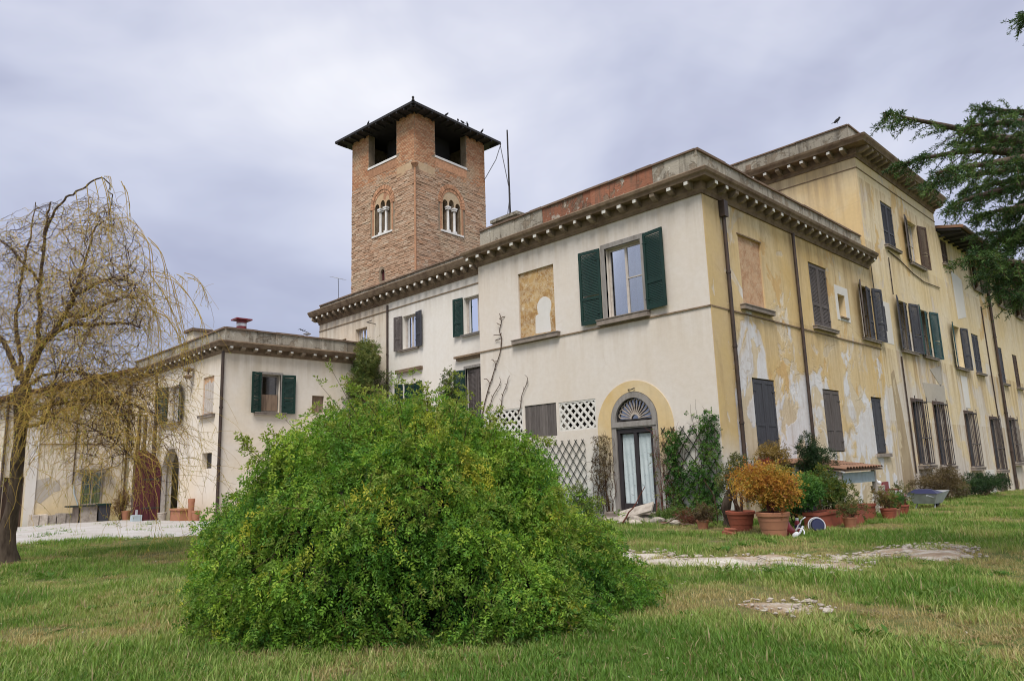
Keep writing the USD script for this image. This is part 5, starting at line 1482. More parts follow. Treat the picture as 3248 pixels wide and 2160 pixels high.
# ------------------------------------------------------------------ smaller shrubs
def shrub(name, label, cat, base, size, n, cols, rng, leaf=0.045, lw=0.5, pairs=3, core=None, group=None, stems=5, sprig=0.12, stem_mat="twig", lob_r=(0.20, 0.50), lob_d=(0.25, 0.88), zfrom=0.15):
    """A shrub: stems from the base, leafy sprigs through an uneven crown of half-sizes size = (x, y, height)."""
    base = V(*base)
    t_ = thing(name, label, cat, base, group=group)
    ctr_ = base + V(0, 0, size[2] * (0.5 + zfrom / 2))
    half = V(size[0], size[1], size[2] * (0.5 - zfrom / 2))
    NL = 13
    lob = rng.normal(size=(NL, 3)); lob = unit(lob) * rng.uniform(*lob_d, (NL, 1))
    lr = rng.uniform(*lob_r, NL)
    k = rng.choice(NL, n, p=lr ** 2 / (lr ** 2).sum())
    dd_ = unit(rng.normal(size=(n, 3)))
    loc = lob[k] + dd_ * (lr[k] * rng.uniform(0.45, 1.0, n) ** 0.5)[:, None]
    p = ctr_ + loc * half
    p += unit(p - ctr_) * (rng.random(n) < 0.10)[:, None] * rng.uniform(0.05, 0.28, n)[:, None] * max(size[0], 0.4)
    p[:, 2] = np.maximum(p[:, 2], base[2] + 0.03)
    tone = meshkit.fbm(loc * 2.6 + base[0], 2, 3) + loc[:, 2] * 0.12 + rng.normal(size=n) * 0.08
    col = shade(cols, (tone - 0.25) * 1.9)
    lines, wid = [], []
    for i in range(stems):
        tgt = ctr_ + lob[i % NL] * half
        k_ = np.linspace(0, 1, 7)[:, None]
        s_ = base + V(rng.uniform(-0.06, 0.06), rng.uniform(-0.06, 0.06), 0)
        lines.append(s_ * (1 - k_) + tgt * k_ + np.sin(k_ * np.pi) * rng.normal(size=3) * 0.05)
        wid.append(np.linspace(0.03, 0.01, 7) * max(size[2], 0.6))
    for i in range(stems * 7):
        j = rng.integers(0, n)
        s_ = lines[rng.integers(0, stems)][rng.integers(2, 6)]
        k_ = np.linspace(0, 1, 5)[:, None]
        lines.append(s_ * (1 - k_) + p[j] * k_ + np.sin(k_ * np.pi) * rng.normal(size=3) * 0.04)
        wid.append(np.linspace(0.009, 0.003, 5))
    curves(t_, "stems", lines, wid, M[stem_mat], kind="stuff")
    mesh_, tint = sprigs(p, dd_ * 0.6 + rng.normal(size=(n, 3)) * 0.6 + V(0, 0, 0.35), rng, sprig, pairs, leaf, lw, col, 0.3)
    part(t_, "leaves", mesh_, M["leaf"], color=tint, kind="stuff")
    return t_


rng = np.random.default_rng(202)
GREEN = [(0.022, 0.065, 0.014), (0.045, 0.125, 0.022), (0.10, 0.20, 0.035)]
OLIVE = [(0.05, 0.06, 0.02), (0.10, 0.115, 0.035), (0.18, 0.17, 0.06)]
DARKG = [(0.010, 0.026, 0.010), (0.018, 0.045, 0.014), (0.035, 0.07, 0.022)]
ORANGE = [(0.20, 0.065, 0.025), (0.36, 0.15, 0.03), (0.46, 0.26, 0.045), (0.38, 0.29, 0.06), (0.20, 0.21, 0.06)]
BROWN = [(0.05, 0.035, 0.02), (0.095, 0.068, 0.035), (0.15, 0.11, 0.055)]


def pot(name, label, loc, r, h, mat, plain=False, group=None):
    t_ = thing(name, label, "flower pot", loc, group=group)
    p = [[0, 0], [r * 0.74, 0], [r * 0.80, h * 0.3], [r * 0.815, h * 0.31], [r * 0.83, h * 0.34], [r * 0.90, h * 0.62], [r * 0.925, h * 0.64], [r * 0.93, h * 0.67], [r * 0.95, h * 0.82], [r * 1.03, h * 0.84], [r * 1.05, h * 0.98], [r * 1.0, h], [r * 0.9, h], [r * 0.88, h * 0.88], [0, h * 0.86]]
    part(t_, "body", lathe(p, loc, 36), M[mat], smooth=35)
    part(t_, "soil", lathe([[0, h * 0.865], [r * 0.879, h * 0.885], [0, h * 0.92]], loc, 24), M["soil"], smooth=True)
    return t_


gz = lambda x, y: float(ground_z(x, y))
g0 = gz(2.42, -2.5)
pot("terracotta_pot", "large ridged terracotta pot under the orange leaved shrub", (2.42, -2.52, g0 - 0.01), 0.315, 0.48, "terracotta")
shrub("orange_shrub", "orange and gold leaved shrub overflowing the large terracotta pot", "shrub", (2.36, -2.45, g0 + 0.42), (0.74, 0.70, 1.05), 2300, ORANGE, rng, 0.045, 0.5, stems=7, stem_mat="twig_red", sprig=0.18, zfrom=0.0, lob_r=(0.3, 0.55), lob_d=(0.25, 0.5))
g1 = gz(1.3, -1.7)
pot("terracotta_pot", "darker terracotta pot half hidden behind the large one", (1.28, -1.72, g1 - 0.01), 0.30, 0.42, "terracotta_old")
shrub("pot_plant", "yellow green leggy plant in the darker pot beside the corner downpipe", "plant", (1.2, -1.62, g1 + 0.35), (0.42, 0.36, 1.45), 560, OLIVE, rng, 0.04, 0.5, stems=6)
shrub("red_leaved_plant", "dark red leaved plant behind the orange shrub", "plant", (1.35, -0.35, gz(1.35, -.35)), (0.42, 0.4, 1.45), 560, [(0.12, 0.02, 0.015), (0.22, 0.045, 0.025), (0.16, 0.07, 0.05)], rng, 0.05, 0.5, stems=6, stem_mat="twig_red", zfrom=0.45)
shrub("golden_shrub", "tall feathery golden brown plant below the slate boarded window", "plant", (0.55, 1.7, gz(.55, 1.7)), (0.42, 0.55, 2.05), 520, [(0.12, 0.075, 0.02), (0.22, 0.15, 0.04), (0.30, 0.21, 0.07)], rng, 0.06, 0.3, stems=6, zfrom=0.6)
shrub("green_shrub", "dark green bushy shrub right of the orange one", "shrub", (2.0, -0.55, gz(2.0, -.55)), (0.55, 0.85, 1.12), 1500, GREEN, rng, 0.05, 0.55, stems=6)
shrub("green_shrub", "green shrub with yellowing tips in the brick red planters", "shrub", (2.15, 0.9, gz(2.15, .9)), (0.45, 0.75, 1.25), 900, [(0.03, 0.06, 0.015), (0.07, 0.11, 0.02), (0.2, 0.17, 0.03)], rng, 0.055, 0.5, stems=6)
shrub("conifer_sapling", "dark bottlebrush sapling rising above the small tiled lean-to", "sapling", (1.15, 2.6, gz(1.15, 2.6)), (0.45, 0.5, 2.1), 900, DARKG, rng, 0.07, 0.2, pairs=5, stems=4, zfrom=0.35)
shrub("brown_shrub", "wide dark brownish shrub at the foot of the yellow wall", "shrub", (0.7, 14.6, gz(.7, 14.6)), (0.75, 2.3, 1.45), 1700, BROWN, rng, 0.055, 0.45, stems=8, sprig=0.16, zfrom=0.0)
shrub("evergreen_shrub", "dense dark evergreen shrub further along the yellow wall", "shrub", (0.8, 20.6, gz(.8, 20.6)), (0.75, 2.2, 1.15), 1500, DARKG, rng, 0.06, 0.5, stems=6, sprig=0.16, zfrom=0.0)
shrub("low_plant", "low pale plant between the two wall shrubs", "plant", (0.6, 17.6, gz(.6, 17.6)), (0.4, 0.5, 0.8), 350, OLIVE, rng, 0.05, 0.4, stems=5)
for k, (px_, py_) in enumerate(((0.25, -0.42), (-0.55, -0.7))):
    shrub("low_plant", ("low bright green tuft at the foot of the ivy trellis", "low green tuft left of the door rubble")[k] if k == 0 else "low bright green tuft below the climber right of the door", "plant", (px_ - 0.6, py_ - 0.1, gz(px_, py_)), (0.5, 0.3, 0.42), 420, [(0.04, 0.09, 0.02), (0.09, 0.16, 0.03), (0.17, 0.2, 0.05)], rng, 0.05, 0.35, stems=4, zfrom=0.0)
shrub("low_plant", "leafy green plant between the great bush and the door", "plant", (-3.9, -0.9, gz(-3.9, -.9)), (0.55, 0.45, 0.95), 560, [(0.04, 0.09, 0.02), (0.09, 0.16, 0.03), (0.18, 0.2, 0.05)], rng, 0.06, 0.35, stems=5, zfrom=0.0)
shrub("red_stemmed_plant", "low red stemmed plant on the ground beside the corner", "plant", (-0.35, -0.95, gz(-.35, -.95)), (0.6, 0.3, 0.34), 260, [(0.10, 0.03, 0.025), (0.17, 0.06, 0.04), (0.1, 0.08, 0.03)], rng, 0.04, 0.4, stems=9, stem_mat="twig_red", zfrom=0.0)
shrub("dry_shrub", "dry brown shrub in front of the outbuilding window", "shrub", (EX + 1.3, -6.0, gz(EX + 1.3, -6)), (0.45, 0.5, 1.35), 600, [(0.08, 0.04, 0.02), (0.16, 0.085, 0.04), (0.2, 0.13, 0.06)], rng, 0.05, 0.4, stems=7)
shrub("low_plant", "dark ground plants beside the maroon door", "plant", (-26.6, -5.0, gz(-26.6, -5.0)), (0.9, 0.35, 0.42), 380, DARKG, rng, 0.06, 0.5, stems=5, zfrom=0.0)
shrub("climbing_shrub", "tall shrub climbing in the corner between the low house and the white wing", "shrub", (-16.9, 0.55, -0.3), (1.15, 0.95, 7.2), 2500, [(0.04, 0.075, 0.02), (0.10, 0.14, 0.035), (0.20, 0.20, 0.06)], rng, 0.08, 0.45, stems=7, sprig=0.2, zfrom=0.55)
shrub("climbing_shrub", "slender leafy climber beside the tall window of the white wing", "shrub", (-11.75, 0.9, -0.3), (0.42, 0.42, 5.6), 1300, [(0.035, 0.075, 0.02), (0.08, 0.13, 0.03), (0.17, 0.17, 0.05)], rng, 0.07, 0.45, stems=5, sprig=0.17, zfrom=0.3)
shrub("climbing_shrub", "pale dry climber at the left edge of the pierced screen", "shrub", (-9.35, -0.5, -0.3), (0.5, 0.3, 3.2), 520, [(0.12, 0.08, 0.05), (0.12, 0.11, 0.04), (0.2, 0.16, 0.09)], rng, 0.05, 0.4, stems=5, zfrom=0.4)


# ------------------------------------------------------------------ trellises and climbers on the front
def trellis(label, u0, u1, z0, z1, n0, pitch, mat, jag=0.0, rng=rng, w=0.022):
    t_ = thing("trellis", label, "trellis", FR.P((u0 + u1) / 2, -0.2, n0))
    bx_ = sbox(u0, z0, u1, z1)
    for s, off in ((1, 0.0), (-1, 0.012)):
        c_ = u0 - (z1 - z0) * 0.8
        while c_ < u1 + (z1 - z0) * 0.8:
            h_ = z1 - z0
            a, b = (V(c_, z0), V(c_ + h_ * 0.72, z1)) if s > 0 else (V(c_ + h_ * 0.72, z0), V(c_, z1))
            e = unit(b - a); q = V(-e[1], e[0]) * w / 2
            pg = Polygon([a + q, a - q, b - q, b + q]).intersection(bx_)
            if pg.area > 0.003:
                part(t_, "slat", FR.poly(pg, n0 + off, n0 + off + 0.01), M[mat])
            c_ += pitch
    return t_


trellis("dark diamond trellis on the wall left of the door", -6.75, -4.42, 0.1, 2.08, 0.03, 0.27, "trellis_dark")
trellis("dark diamond trellis under the climber right of the door", -1.75, -0.02, 0.0, 2.25, 0.03, 0.30, "trellis_dark")


def climber(label, u0, u1, z0, z1, n, cols, rng, top, stems, leaf=0.05, mat="twig", dens=1.0, pal=0.5):
    t_ = thing("wall_climber", label, "climbing plant", FR.P((u0 + u1) / 2, z0, 0.12))
    u = rng.uniform(u0, u1, n * 3)
    z = z0 + (z1 - z0) * rng.uniform(0, 1, n * 3)
    lim = top(u)
    nz = meshkit.fbm(np.stack([u * 3.0, z * 2.6, 0 * u], -1), 3, 5)
    k = (z < lim) & (nz > dens)
    u, z = u[k][:n], z[k][:n]
    nn_ = rng.uniform(0.05, 0.28, len(u))
    p = FR.P(u, z, nn_)
    col = shade(cols, (meshkit.fbm(p * 3.1, 2, 8) - 0.25) * 1.6 + rng.normal(size=len(u)) * 0.12)
    mesh_, tint = sprigs(p, V(0, -0.5, 0.2) + rng.normal(size=p.shape) * 0.7, rng, 0.10, 3, leaf, 0.55, col, 0.35)
    part(t_, "leaves", mesh_, M["leaf"], color=tint, kind="stuff")
    lines, wid = [], []
    for _ in range(stems):
        a = rng.uniform(u0, u1)
        zt = float(top(np.array([a]))[0])
        zz_ = np.linspace(z0 - 0.15, zt * rng.uniform(0.75, 1.08), 12)
        uu = a + np.cumsum(rng.normal(size=12) * 0.05)
        lines.append(FR.P(uu, zz_, 0.06 + 0.08 * rng.random(12)))
        wid.append(np.linspace(0.022, 0.006, 12))
        for _ in range(5):
            i = rng.integers(3, 11)
            l = wander(lines[-1 - _][i], V(rng.normal(), -0.3, 0.5), rng.uniform(0.2, 0.5), 5, rng, 0.35, 0.02)
            lines.append(l); wid.append(np.linspace(0.010, 0.004, 6))
            lines[-1], lines[-2 - 0] = lines[-1], lines[-2 - 0]
    curves(t_, "stems", lines, wid, M[mat], kind="stuff")
    return t_


rng = np.random.default_rng(303)
climber("dense green ivy climbing the wall right of the arched door", -1.55, 0.0, 0.1, 2.75, 1100, GREEN + [(0.15, 0.17, 0.05)], rng, lambda u: 2.15 + 0.55 * np.clip((u + 1.6) / 0.9, 0, 1) - 0.25 * np.clip((u + 0.3) / 0.3, 0, 1), 9, 0.055, "twig", 0.42)
climber("bare brown climber with few leaves beside the right door jamb", -1.95, -1.2, 0.0, 2.3, 130, OLIVE, rng, lambda u: 2.2 + 0 * u, 12, 0.045, "twig_red", 0.35)
climber("brown twiggy climber left of the arched door", -4.1, -3.45, 0.1, 2.25, 260, BROWN + [(0.13, 0.14, 0.04)], rng, lambda u: 2.15 + 0 * u, 14, 0.045, "twig", 0.38)
# thin shoots that creep up the front wall
vn = thing("creeping_vine", "single dark wavy vine shoot climbing high on the front wall beside the pierced screen", "vine", FR.P(-8.9, 2.5, 0.04))
uu = np.array([-8.98, -8.9, -8.62, -8.40, -8.2, -8.02, -7.9, -7.86, -7.95, -7.84, -7.92])
zz_ = np.array([2.6, 3.2, 3.9, 4.3, 4.7, 5.0, 5.3, 5.65, 5.9, 6.2, 6.5])
l = FR.P(uu, zz_, 0.04)
lines, wid = [l], [np.linspace(0.036, 0.022, 11)]
for i in range(2, 11):
    for s in (-1, 1):
        if rng.random() < 0.75:
            a = l[i] + (l[i - 1] - l[i]) * rng.random()
            lines.append(wander(a, V(s * rng.uniform(0.3, 1), -0.2, rng.uniform(-0.2, 0.4)), rng.uniform(0.12, 0.34), 4, rng, 0.4)); wid.append(np.full(5, 0.024))
for u_, z_, du, dz in ((-8.7, 3.2, 0.75, 1.0), (-8.1, 3.1, 0.5, 1.15), (-7.2, 3.0, 0.5, 1.15)):
    k_ = np.linspace(0, 1, 7)
    l2 = FR.P(u_ + du * k_ + 0.04 * np.sin(9 * k_), z_ + dz * k_, 0.05)
    lines.append(l2); wid.append(np.linspace(0.03, 0.02, 7))
    for i in range(2, 7):
        lines.append(wander(l2[i], V(rng.normal(), -0.2, 0.3), 0.14, 3, rng, 0.4)); wid.append(np.full(4, 0.013))
curves(vn, "stems", lines, wid, M["twig"], kind="stuff")
# bare wisteria on the low house
vn = thing("bare_vine", "old bare vine with thick brown stems around the maroon door of the low house", "vine", (-24.5, AY - 0.3, -0.5))
for k, (x0_, x1_, zt) in enumerate(((-23.9, -24.4, 5.9), (-25.3, -25.6, 4.2), (-26.6, -26.4, 4.6))):
    zz_ = np.linspace(-0.5, zt, 12)
    xx_ = x0_ + (x1_ - x0_) * np.linspace(0, 1, 12) + 0.10 * np.sin(zz_ * 1.7 + k)
    part(vn, "stem", tube(np.column_stack([xx_, np.full(12, AY - 0.22), zz_]), np.linspace(0.12, 0.06, 12), 7), M["bark"], smooth=60)
lines, wid = [], []
for _ in range(170):
    a = V(rng.uniform(-27.5, -20.5), AY - rng.uniform(0.1, 0.5), rng.uniform(2.5, 5.9))
    lines.append(wander(a, rng.normal(size=3) * V(1, .3, .5), rng.uniform(0.5, 1.6), 7, rng, 0.3, 0.12)); wid.append(np.linspace(0.022, 0.010, 8))
curves(vn, "twigs", lines, wid, M["twig"], kind="stuff")

# ------------------------------------------------------------------ weeping willow on the left
rng = np.random.default_rng(404)
WB = V(-8.95, -13.25, gz(-8.95, -13.25) - 0.08)
D0 = float((WB - CAM) @ cf)
willow = thing("willow_tree", "leaning bare weeping willow with yellow brown hanging twigs", "tree", WB)
trunk_px = [(8, 1812), (22, 1690), (41, 1600), (52, 1500), (62, 1400), (71, 1306), (72, 1222)]
tp = np.array([shot(x, y, D0) for x, y in trunk_px])
tp[0] = WB
kk = np.linspace(0, len(tp) - 1, 26)
tp = np.array([[np.interp(q, range(len(tp)), tp[:, c_]) for c_ in range(3)] for q in kk])
tr_ = np.interp(np.linspace(0, 1, 26), [0, 0.08, 0.35, 0.62, 0.85, 1.0], [0.25, 0.17, 0.125, 0.11, 0.15, 0.155])
v, f = tube(tp, tr_, 18)
nv = meshkit.fbm(v * V(9, 9, 2.2), 3, 2)[:, None] - 0.5
v = v + (v - tp[np.clip(np.arange(len(v)) // 18, 0, 25)]) * nv * 0.55
part(willow, "trunk", (v, f), M["bark"], smooth=60)
LIMBS = [
    ([(72, 1225), (100, 1150), (125, 1080), (127, 946), (134, 812), (147, 692), (160, 640)], 0.075, 0.02, (0, 0.3)),
    ([(75, 1215), (112, 1130), (147, 1076), (187, 1045), (228, 1027), (312, 1029), (402, 1020), (450, 1040)], 0.10, 0.02, (0, -0.9)),
    ([(179, 1047), (214, 982), (250, 929), (312, 897), (384, 880), (430, 905)], 0.06, 0.015, (-0.2, -1.2)),
    ([(214, 982), (240, 910), (254, 879), (286, 786), (300, 720), (330, 700)], 0.05, 0.012, (-0.3, 0.4)),
    ([(134, 800), (160, 690), (201, 634), (241, 607), (286, 580), (322, 559), (353, 589), (352, 640), (346, 690)], 0.034, 0.012, (0.3, 0.9)),
    ([(62, 1200), (40, 1140), (10, 1080), (-60, 1000), (-120, 930)], 0.08, 0.03, (0, 0.5)),
    ([(60, 1230), (20, 1270), (-30, 1290), (-90, 1280)], 0.05, 0.03, (0, -0.6)),
    ([(92, 1322), (120, 1300), (156, 1287), (215, 1274), (268, 1272), (330, 1274), (379, 1279), (440, 1286), (500, 1320)], 0.04, 0.012, (0, -1.0)),
    ([(90, 1350), (112, 1352), (134, 1341), (152, 1318), (158, 1280), (170, 1225), (186, 1160)], 0.05, 0.015, (0, -0.7)),
    ([(80, 1222), (130, 1192), (179, 1180), (246, 1177), (313, 1203), (371, 1270), (400, 1330)], 0.045, 0.012, (0, -1.4)),
    ([(68, 1205), (62, 1100), (50, 980), (70, 860), (95, 770), (112, 640)], 0.06, 0.012, (0, 1.2)),
    ([(140, 1085), (200, 1000), (260, 1010), (340, 960), (420, 940), (470, 960)], 0.05, 0.012, (0.1, 1.3)),
    ([(150, 1320), (250, 1340), (320, 1370), (390, 1420), (430, 1470)], 0.025, 0.008, (-0.7, -1.6)),
    ([(130, 900), (60, 820), (20, 770), (-40, 760)], 0.04, 0.012, (0.2, 0.8)),
]
limb_pts, limb_dep = [], []
for pts, r0, r1, (e0, e1) in LIMBS:
    n_ = len(pts)
    q = np.linspace(0, n_ - 1, n_ * 4)
    xs, ys = np.interp(q, range(n_), [a[0] for a in pts]), np.interp(q, range(n_), [a[1] for a in pts])
    ds = D0 + e0 + (e1 - e0) * np.linspace(0, 1, len(q))
    p = np.array([shot(a, b, d_) for a, b, d_ in zip(xs, ys, ds)])
    p[1:-1] = (p[:-2] + 2 * p[1:-1] + p[2:]) / 4
    p[1:-1] = (p[:-2] + 2 * p[1:-1] + p[2:]) / 4
    p[2:] += rng.normal(size=(len(p) - 2, 3)) * 0.015
    part(willow, "limb", tube(p, np.linspace(r0, r1, len(p)) * 0.78, 9), M["bark"], smooth=60)
    limb_pts.append(p)


def crown_only(lines, wid):
    """Keeps the twigs inside the crown's outline, which falls from its top arc to the hanging tips on the right."""
    o1, o2 = [], []
    for l, w_ in zip(lines, wid):
        c_ = (l - CAM) @ np.stack([cr, cu, cf]).T
        x_, y_ = 1624 + 2263.5 * c_[:, 0] / c_[:, 2], 1080 - 2263.5 * c_[:, 1] / c_[:, 2]
        lim = np.interp(x_, [-400, 0, 100, 160, 250, 320, 400, 470, 560, 640, 700], [740, 690, 650, 640, 620, 600, 650, 760, 870, 960, 1100])
        if (y_ > lim).all():
            o1.append(l); o2.append(w_)
    return o1, o2


lines, wid = [], []
seg = np.vstack([p[len(p) // 4:] for p in limb_pts])
mats_w = []
right = cr / np.linalg.norm(cr)
for k in range(520):                                                # secondary branches, crooked, spreading
    s_ = seg[rng.integers(0, len(seg))]
    d_ = unit(rng.normal(size=3) * V(1, 1, 0.8) + V(0, 0, 0.35))
    L = rng.uniform(0.5, 1.5)
    l = wander(s_, d_, L, 8, rng, 0.30, 0.02)
    lines.append(l); wid.append(np.linspace(0.013, 0.005, 9))
    for _ in range(3):
        a = l[rng.integers(2, 9)]
        l2 = wander(a, rng.normal(size=3), rng.uniform(0.25, 0.8), 6, rng, 0.38, 0.05)
        lines.append(l2); wid.append(np.linspace(0.009, 0.004, 7))
lines, wid = crown_only(lines, wid)
curves(willow, "branches", lines, wid, M["twig"], kind="stuff")
M["willow_twig"] = simple("willow_twig_olive", (0.40, 0.27, 0.065), 0.85, 0.15, 0.3, 2.0, dark=(0.20, 0.105, 0.035))
nb = len(lines)
all_ends = np.array([l[-1] for l in lines] + [l[4] for l in lines])
lines, wid = [], []
for k in range(1700):                                                # hanging yellow brown twigs
    s_ = all_ends[rng.integers(0, len(all_ends))]
    L = rng.uniform(0.5, 2.0) * (1.2 if (s_ - WB) @ right > 1.5 else 0.9)
    n_ = 11
    d_ = unit(rng.normal(size=3) * V(0.7, 0.7, 0.2) + right * 0.25 + V(0, 0, 0.2))
    l = wander(s_, d_, L, n_, rng, 0.20, 0.19)
    lines.append(l); wid.append(np.linspace(0.0075, 0.0035, n_ + 1))
    if rng.random() < 0.75:
        for _ in range(2):
            a = l[rng.integers(3, n_)]
            l2 = wander(a, rng.normal(size=3) + V(0, 0, -0.7), rng.uniform(0.15, 0.5), 5, rng, 0.22, 0.12)
            lines.append(l2); wid.append(np.linspace(0.006, 0.003, 6))
lines, wid = crown_only(lines, wid)
STR = [[(469, 754), (504, 786), (520, 840), (527, 900), (536, 1000), (540, 1060)], [(420, 720), (470, 760), (478, 840), (480, 960), (470, 1080), (455, 1180)], [(482, 861), (545, 875), (594, 929), (625, 982), (640, 1020), (648, 1075)],
       [(585, 866), (610, 872), (634, 893), (648, 925), (654, 957)], [(560, 870), (580, 880), (595, 900)], [(384, 575), (396, 600), (402, 640), (404, 690), (409, 720)], [(330, 560), (350, 560), (355, 580)], [(470, 860), (520, 930), (550, 1000), (570, 1060), (580, 1110)],
       [(540, 880), (560, 960), (575, 1030), (590, 1110), (596, 1180)], [(330, 700), (400, 690), (440, 720), (470, 770)], [(430, 900), (480, 940), (500, 1020), (505, 1110), (500, 1210)], [(450, 960), (520, 990), (560, 1050), (580, 1130), (585, 1200)], [(275, 585), (281, 640), (281, 690), (275, 740)], [(240, 610), (248, 660), (258, 720), (270, 770)], [(300, 570), (312, 620), (310, 670), (300, 710)], [(322, 560), (340, 620), (345, 690), (342, 770), (350, 830)]]
for st_ in STR:
    for rep in range(2 if len(st_) > 4 else 1):
        q = np.linspace(0, len(st_) - 1, 16)
        xs, ys = np.interp(q, range(len(st_)), [a[0] for a in st_]), np.interp(q, range(len(st_)), [a[1] for a in st_])
        dd_ = D0 + 0.4 * math.sin(st_[0][0] * 0.31) + rep * 0.3
        l = np.array([shot(a + rep * 9, b + rep * 14, dd_) for a, b in zip(xs, ys)])
        l[1:-1] = (l[:-2] + 2 * l[1:-1] + l[2:]) / 4
        lines.append(l); wid.append(np.linspace(0.017, 0.007, 16))
        for _ in range(5):
            a = l[rng.integers(5, 15)]
            l2 = wander(a, rng.normal(size=3) * 0.5 + V(0, 0, -0.8), rng.uniform(0.2, 0.9), 6, rng, 0.14, 0.15)
            lines.append(l2); wid.append(np.linspace(0.007, 0.004, 7))
curves(willow, "hanging_twigs", lines, wid, M["willow_twig"], kind="stuff")
# sparse narrow remaining leaves
seg2 = np.vstack(lines)
kx = rng.integers(0, len(seg2), 10500)
pp = seg2[kx] + rng.normal(size=(10500, 3)) * 0.01
cc_ = shade([(0.34, 0.27, 0.05), (0.42, 0.37, 0.07), (0.25, 0.29, 0.06)], rng.random(10500))
mesh_, tint = leaves_mesh(pp, rng.normal(size=pp.shape) * 0.5 + V(0, 0, -0.8), rng.normal(size=pp.shape), rng.uniform(0.03, 0.075, 10500), 0.013, cc_)
part(willow, "leaves", mesh_, M["leaf"], color=tint, kind="stuff")

# gate pillar at the left edge
gp = V(-11.3, -13.75, -0.45)
gpl = thing("gate_pillar", "brick gate pillar with rounded grey cap behind the willow trunk", "pillar", gp)
part(gpl, "shaft", [trimesh.creation.box(bounds=[[gp[0] - 0.33, gp[1] - 0.33, -0.6], [gp[0] + 0.33, gp[1] + 0.33, 1.25]])], M["red_brick"])
part(gpl, "cap", lathe([[0.5, 0], [0.52, 0.06], [0.45, 0.2], [0.25, 0.32], [0, 0.36], [0, 0]][::-1], [gp[0], gp[1], 1.253], 20), M["slate_shutter"], smooth=50)
part(gpl, "panel", [trimesh.creation.box(bounds=[[gp[0] + 0.332, gp[1] - 0.24, -0.3], [gp[0] + 0.36, gp[1] + 0.24, 1.1]])], M["barn"])

# ------------------------------------------------------------------ cedar at the right edge
rng = np.random.default_rng(505)
CD = V(8.85, -4.3, gz(8.85, -4.3))
cedar = thing("cedar_tree", "dark cedar reaching into the picture from the right with drooping boughs", "tree", CD)
CDEP = float((CD + V(0, 0, 7) - CAM) @ cf)
part(cedar, "trunk", tube(np.column_stack([np.full(14, CD[0]) + 0.05 * np.sin(np.arange(14)), np.full(14, CD[1]), CD[2] + np.linspace(-0.1, 15, 14)]), np.linspace(0.34, 0.08, 14), 14), M["bark"], smooth=60)
zg = lambda x, y: (2750 + x * 498 / 1201, 300 + y * 498 / 1201)
BOUGHS = [([(1500, 420), (1000, 330), (800, 290), (600, 240), (350, 190), (125, 140)], 0.2, -0.9, 1.0), ([(1500, 500), (1200, 450), (900, 425), (700, 440), (450, 485), (300, 525)], -0.4, -0.3, 1.0),
          ([(1500, 560), (1200, 560), (900, 600), (650, 640), (480, 690)], 0.3, 0.6, 1.0), ([(1500, 640), (1200, 690), (1000, 740), (800, 790), (615, 862)], -0.1, -0.8, 1.0),
          ([(1500, 170), (1200, 140), (1000, 122), (850, 115)], 0.4, 0.8, 0.7), ([(1500, 260), (1200, 210), (950, 222), (800, 240)], -0.6, -1.0, 0.9), ([(1500, 1100), (1200, 1080), (1000, 1058), (875, 1055)], 0.3, 0.0, 0.6),
          ([(1500, 1000), (1250, 1020), (1100, 1060), (950, 1135)], -0.3, -0.4, 0.6), ([(1500, 1380), (1250, 1310), (1000, 1265), (760, 1225)], -0.5, -1.2, 1.1), ([(1500, 860), (1200, 860), (1000, 890), (880, 925)], 0.1, 0.5, 0.8),
          ([(1500, 330), (1250, 330), (1000, 360), (700, 370)], 0.6, 1.2, 1.0), ([(1500, 470), (1250, 480), (1000, 520), (700, 560), (520, 600)], -0.8, -1.4, 1.0), ([(1500, 1450), (1250, 1420), (1050, 1400), (900, 1350)], 0.2, 0.6, 1.1),
          ([(1500, 1560), (1300, 1540), (1150, 1510), (1020, 1480)], -0.4, -0.9, 0.9), ([(1500, 700), (1300, 760), (1180, 840), (1080, 940)], 0.5, 0.8, 1.0), ([(1550, 900), (1300, 960), (1200, 1020), (1120, 1150)], -0.6, -0.4, 1.0),
          ([(1500, 600), (1300, 620), (1100, 660), (900, 700), (760, 730)], 0.9, 1.4, 1.0), ([(1500, 230), (1350, 260), (1200, 300), (1050, 340)], 0.9, 1.3, 1.0), ([(1500, -620), (1300, -600), (1190, -585)], 0.0, 0.3, 0.35)]
NP, ND, NC = [], [], []
lines, wid = [], []
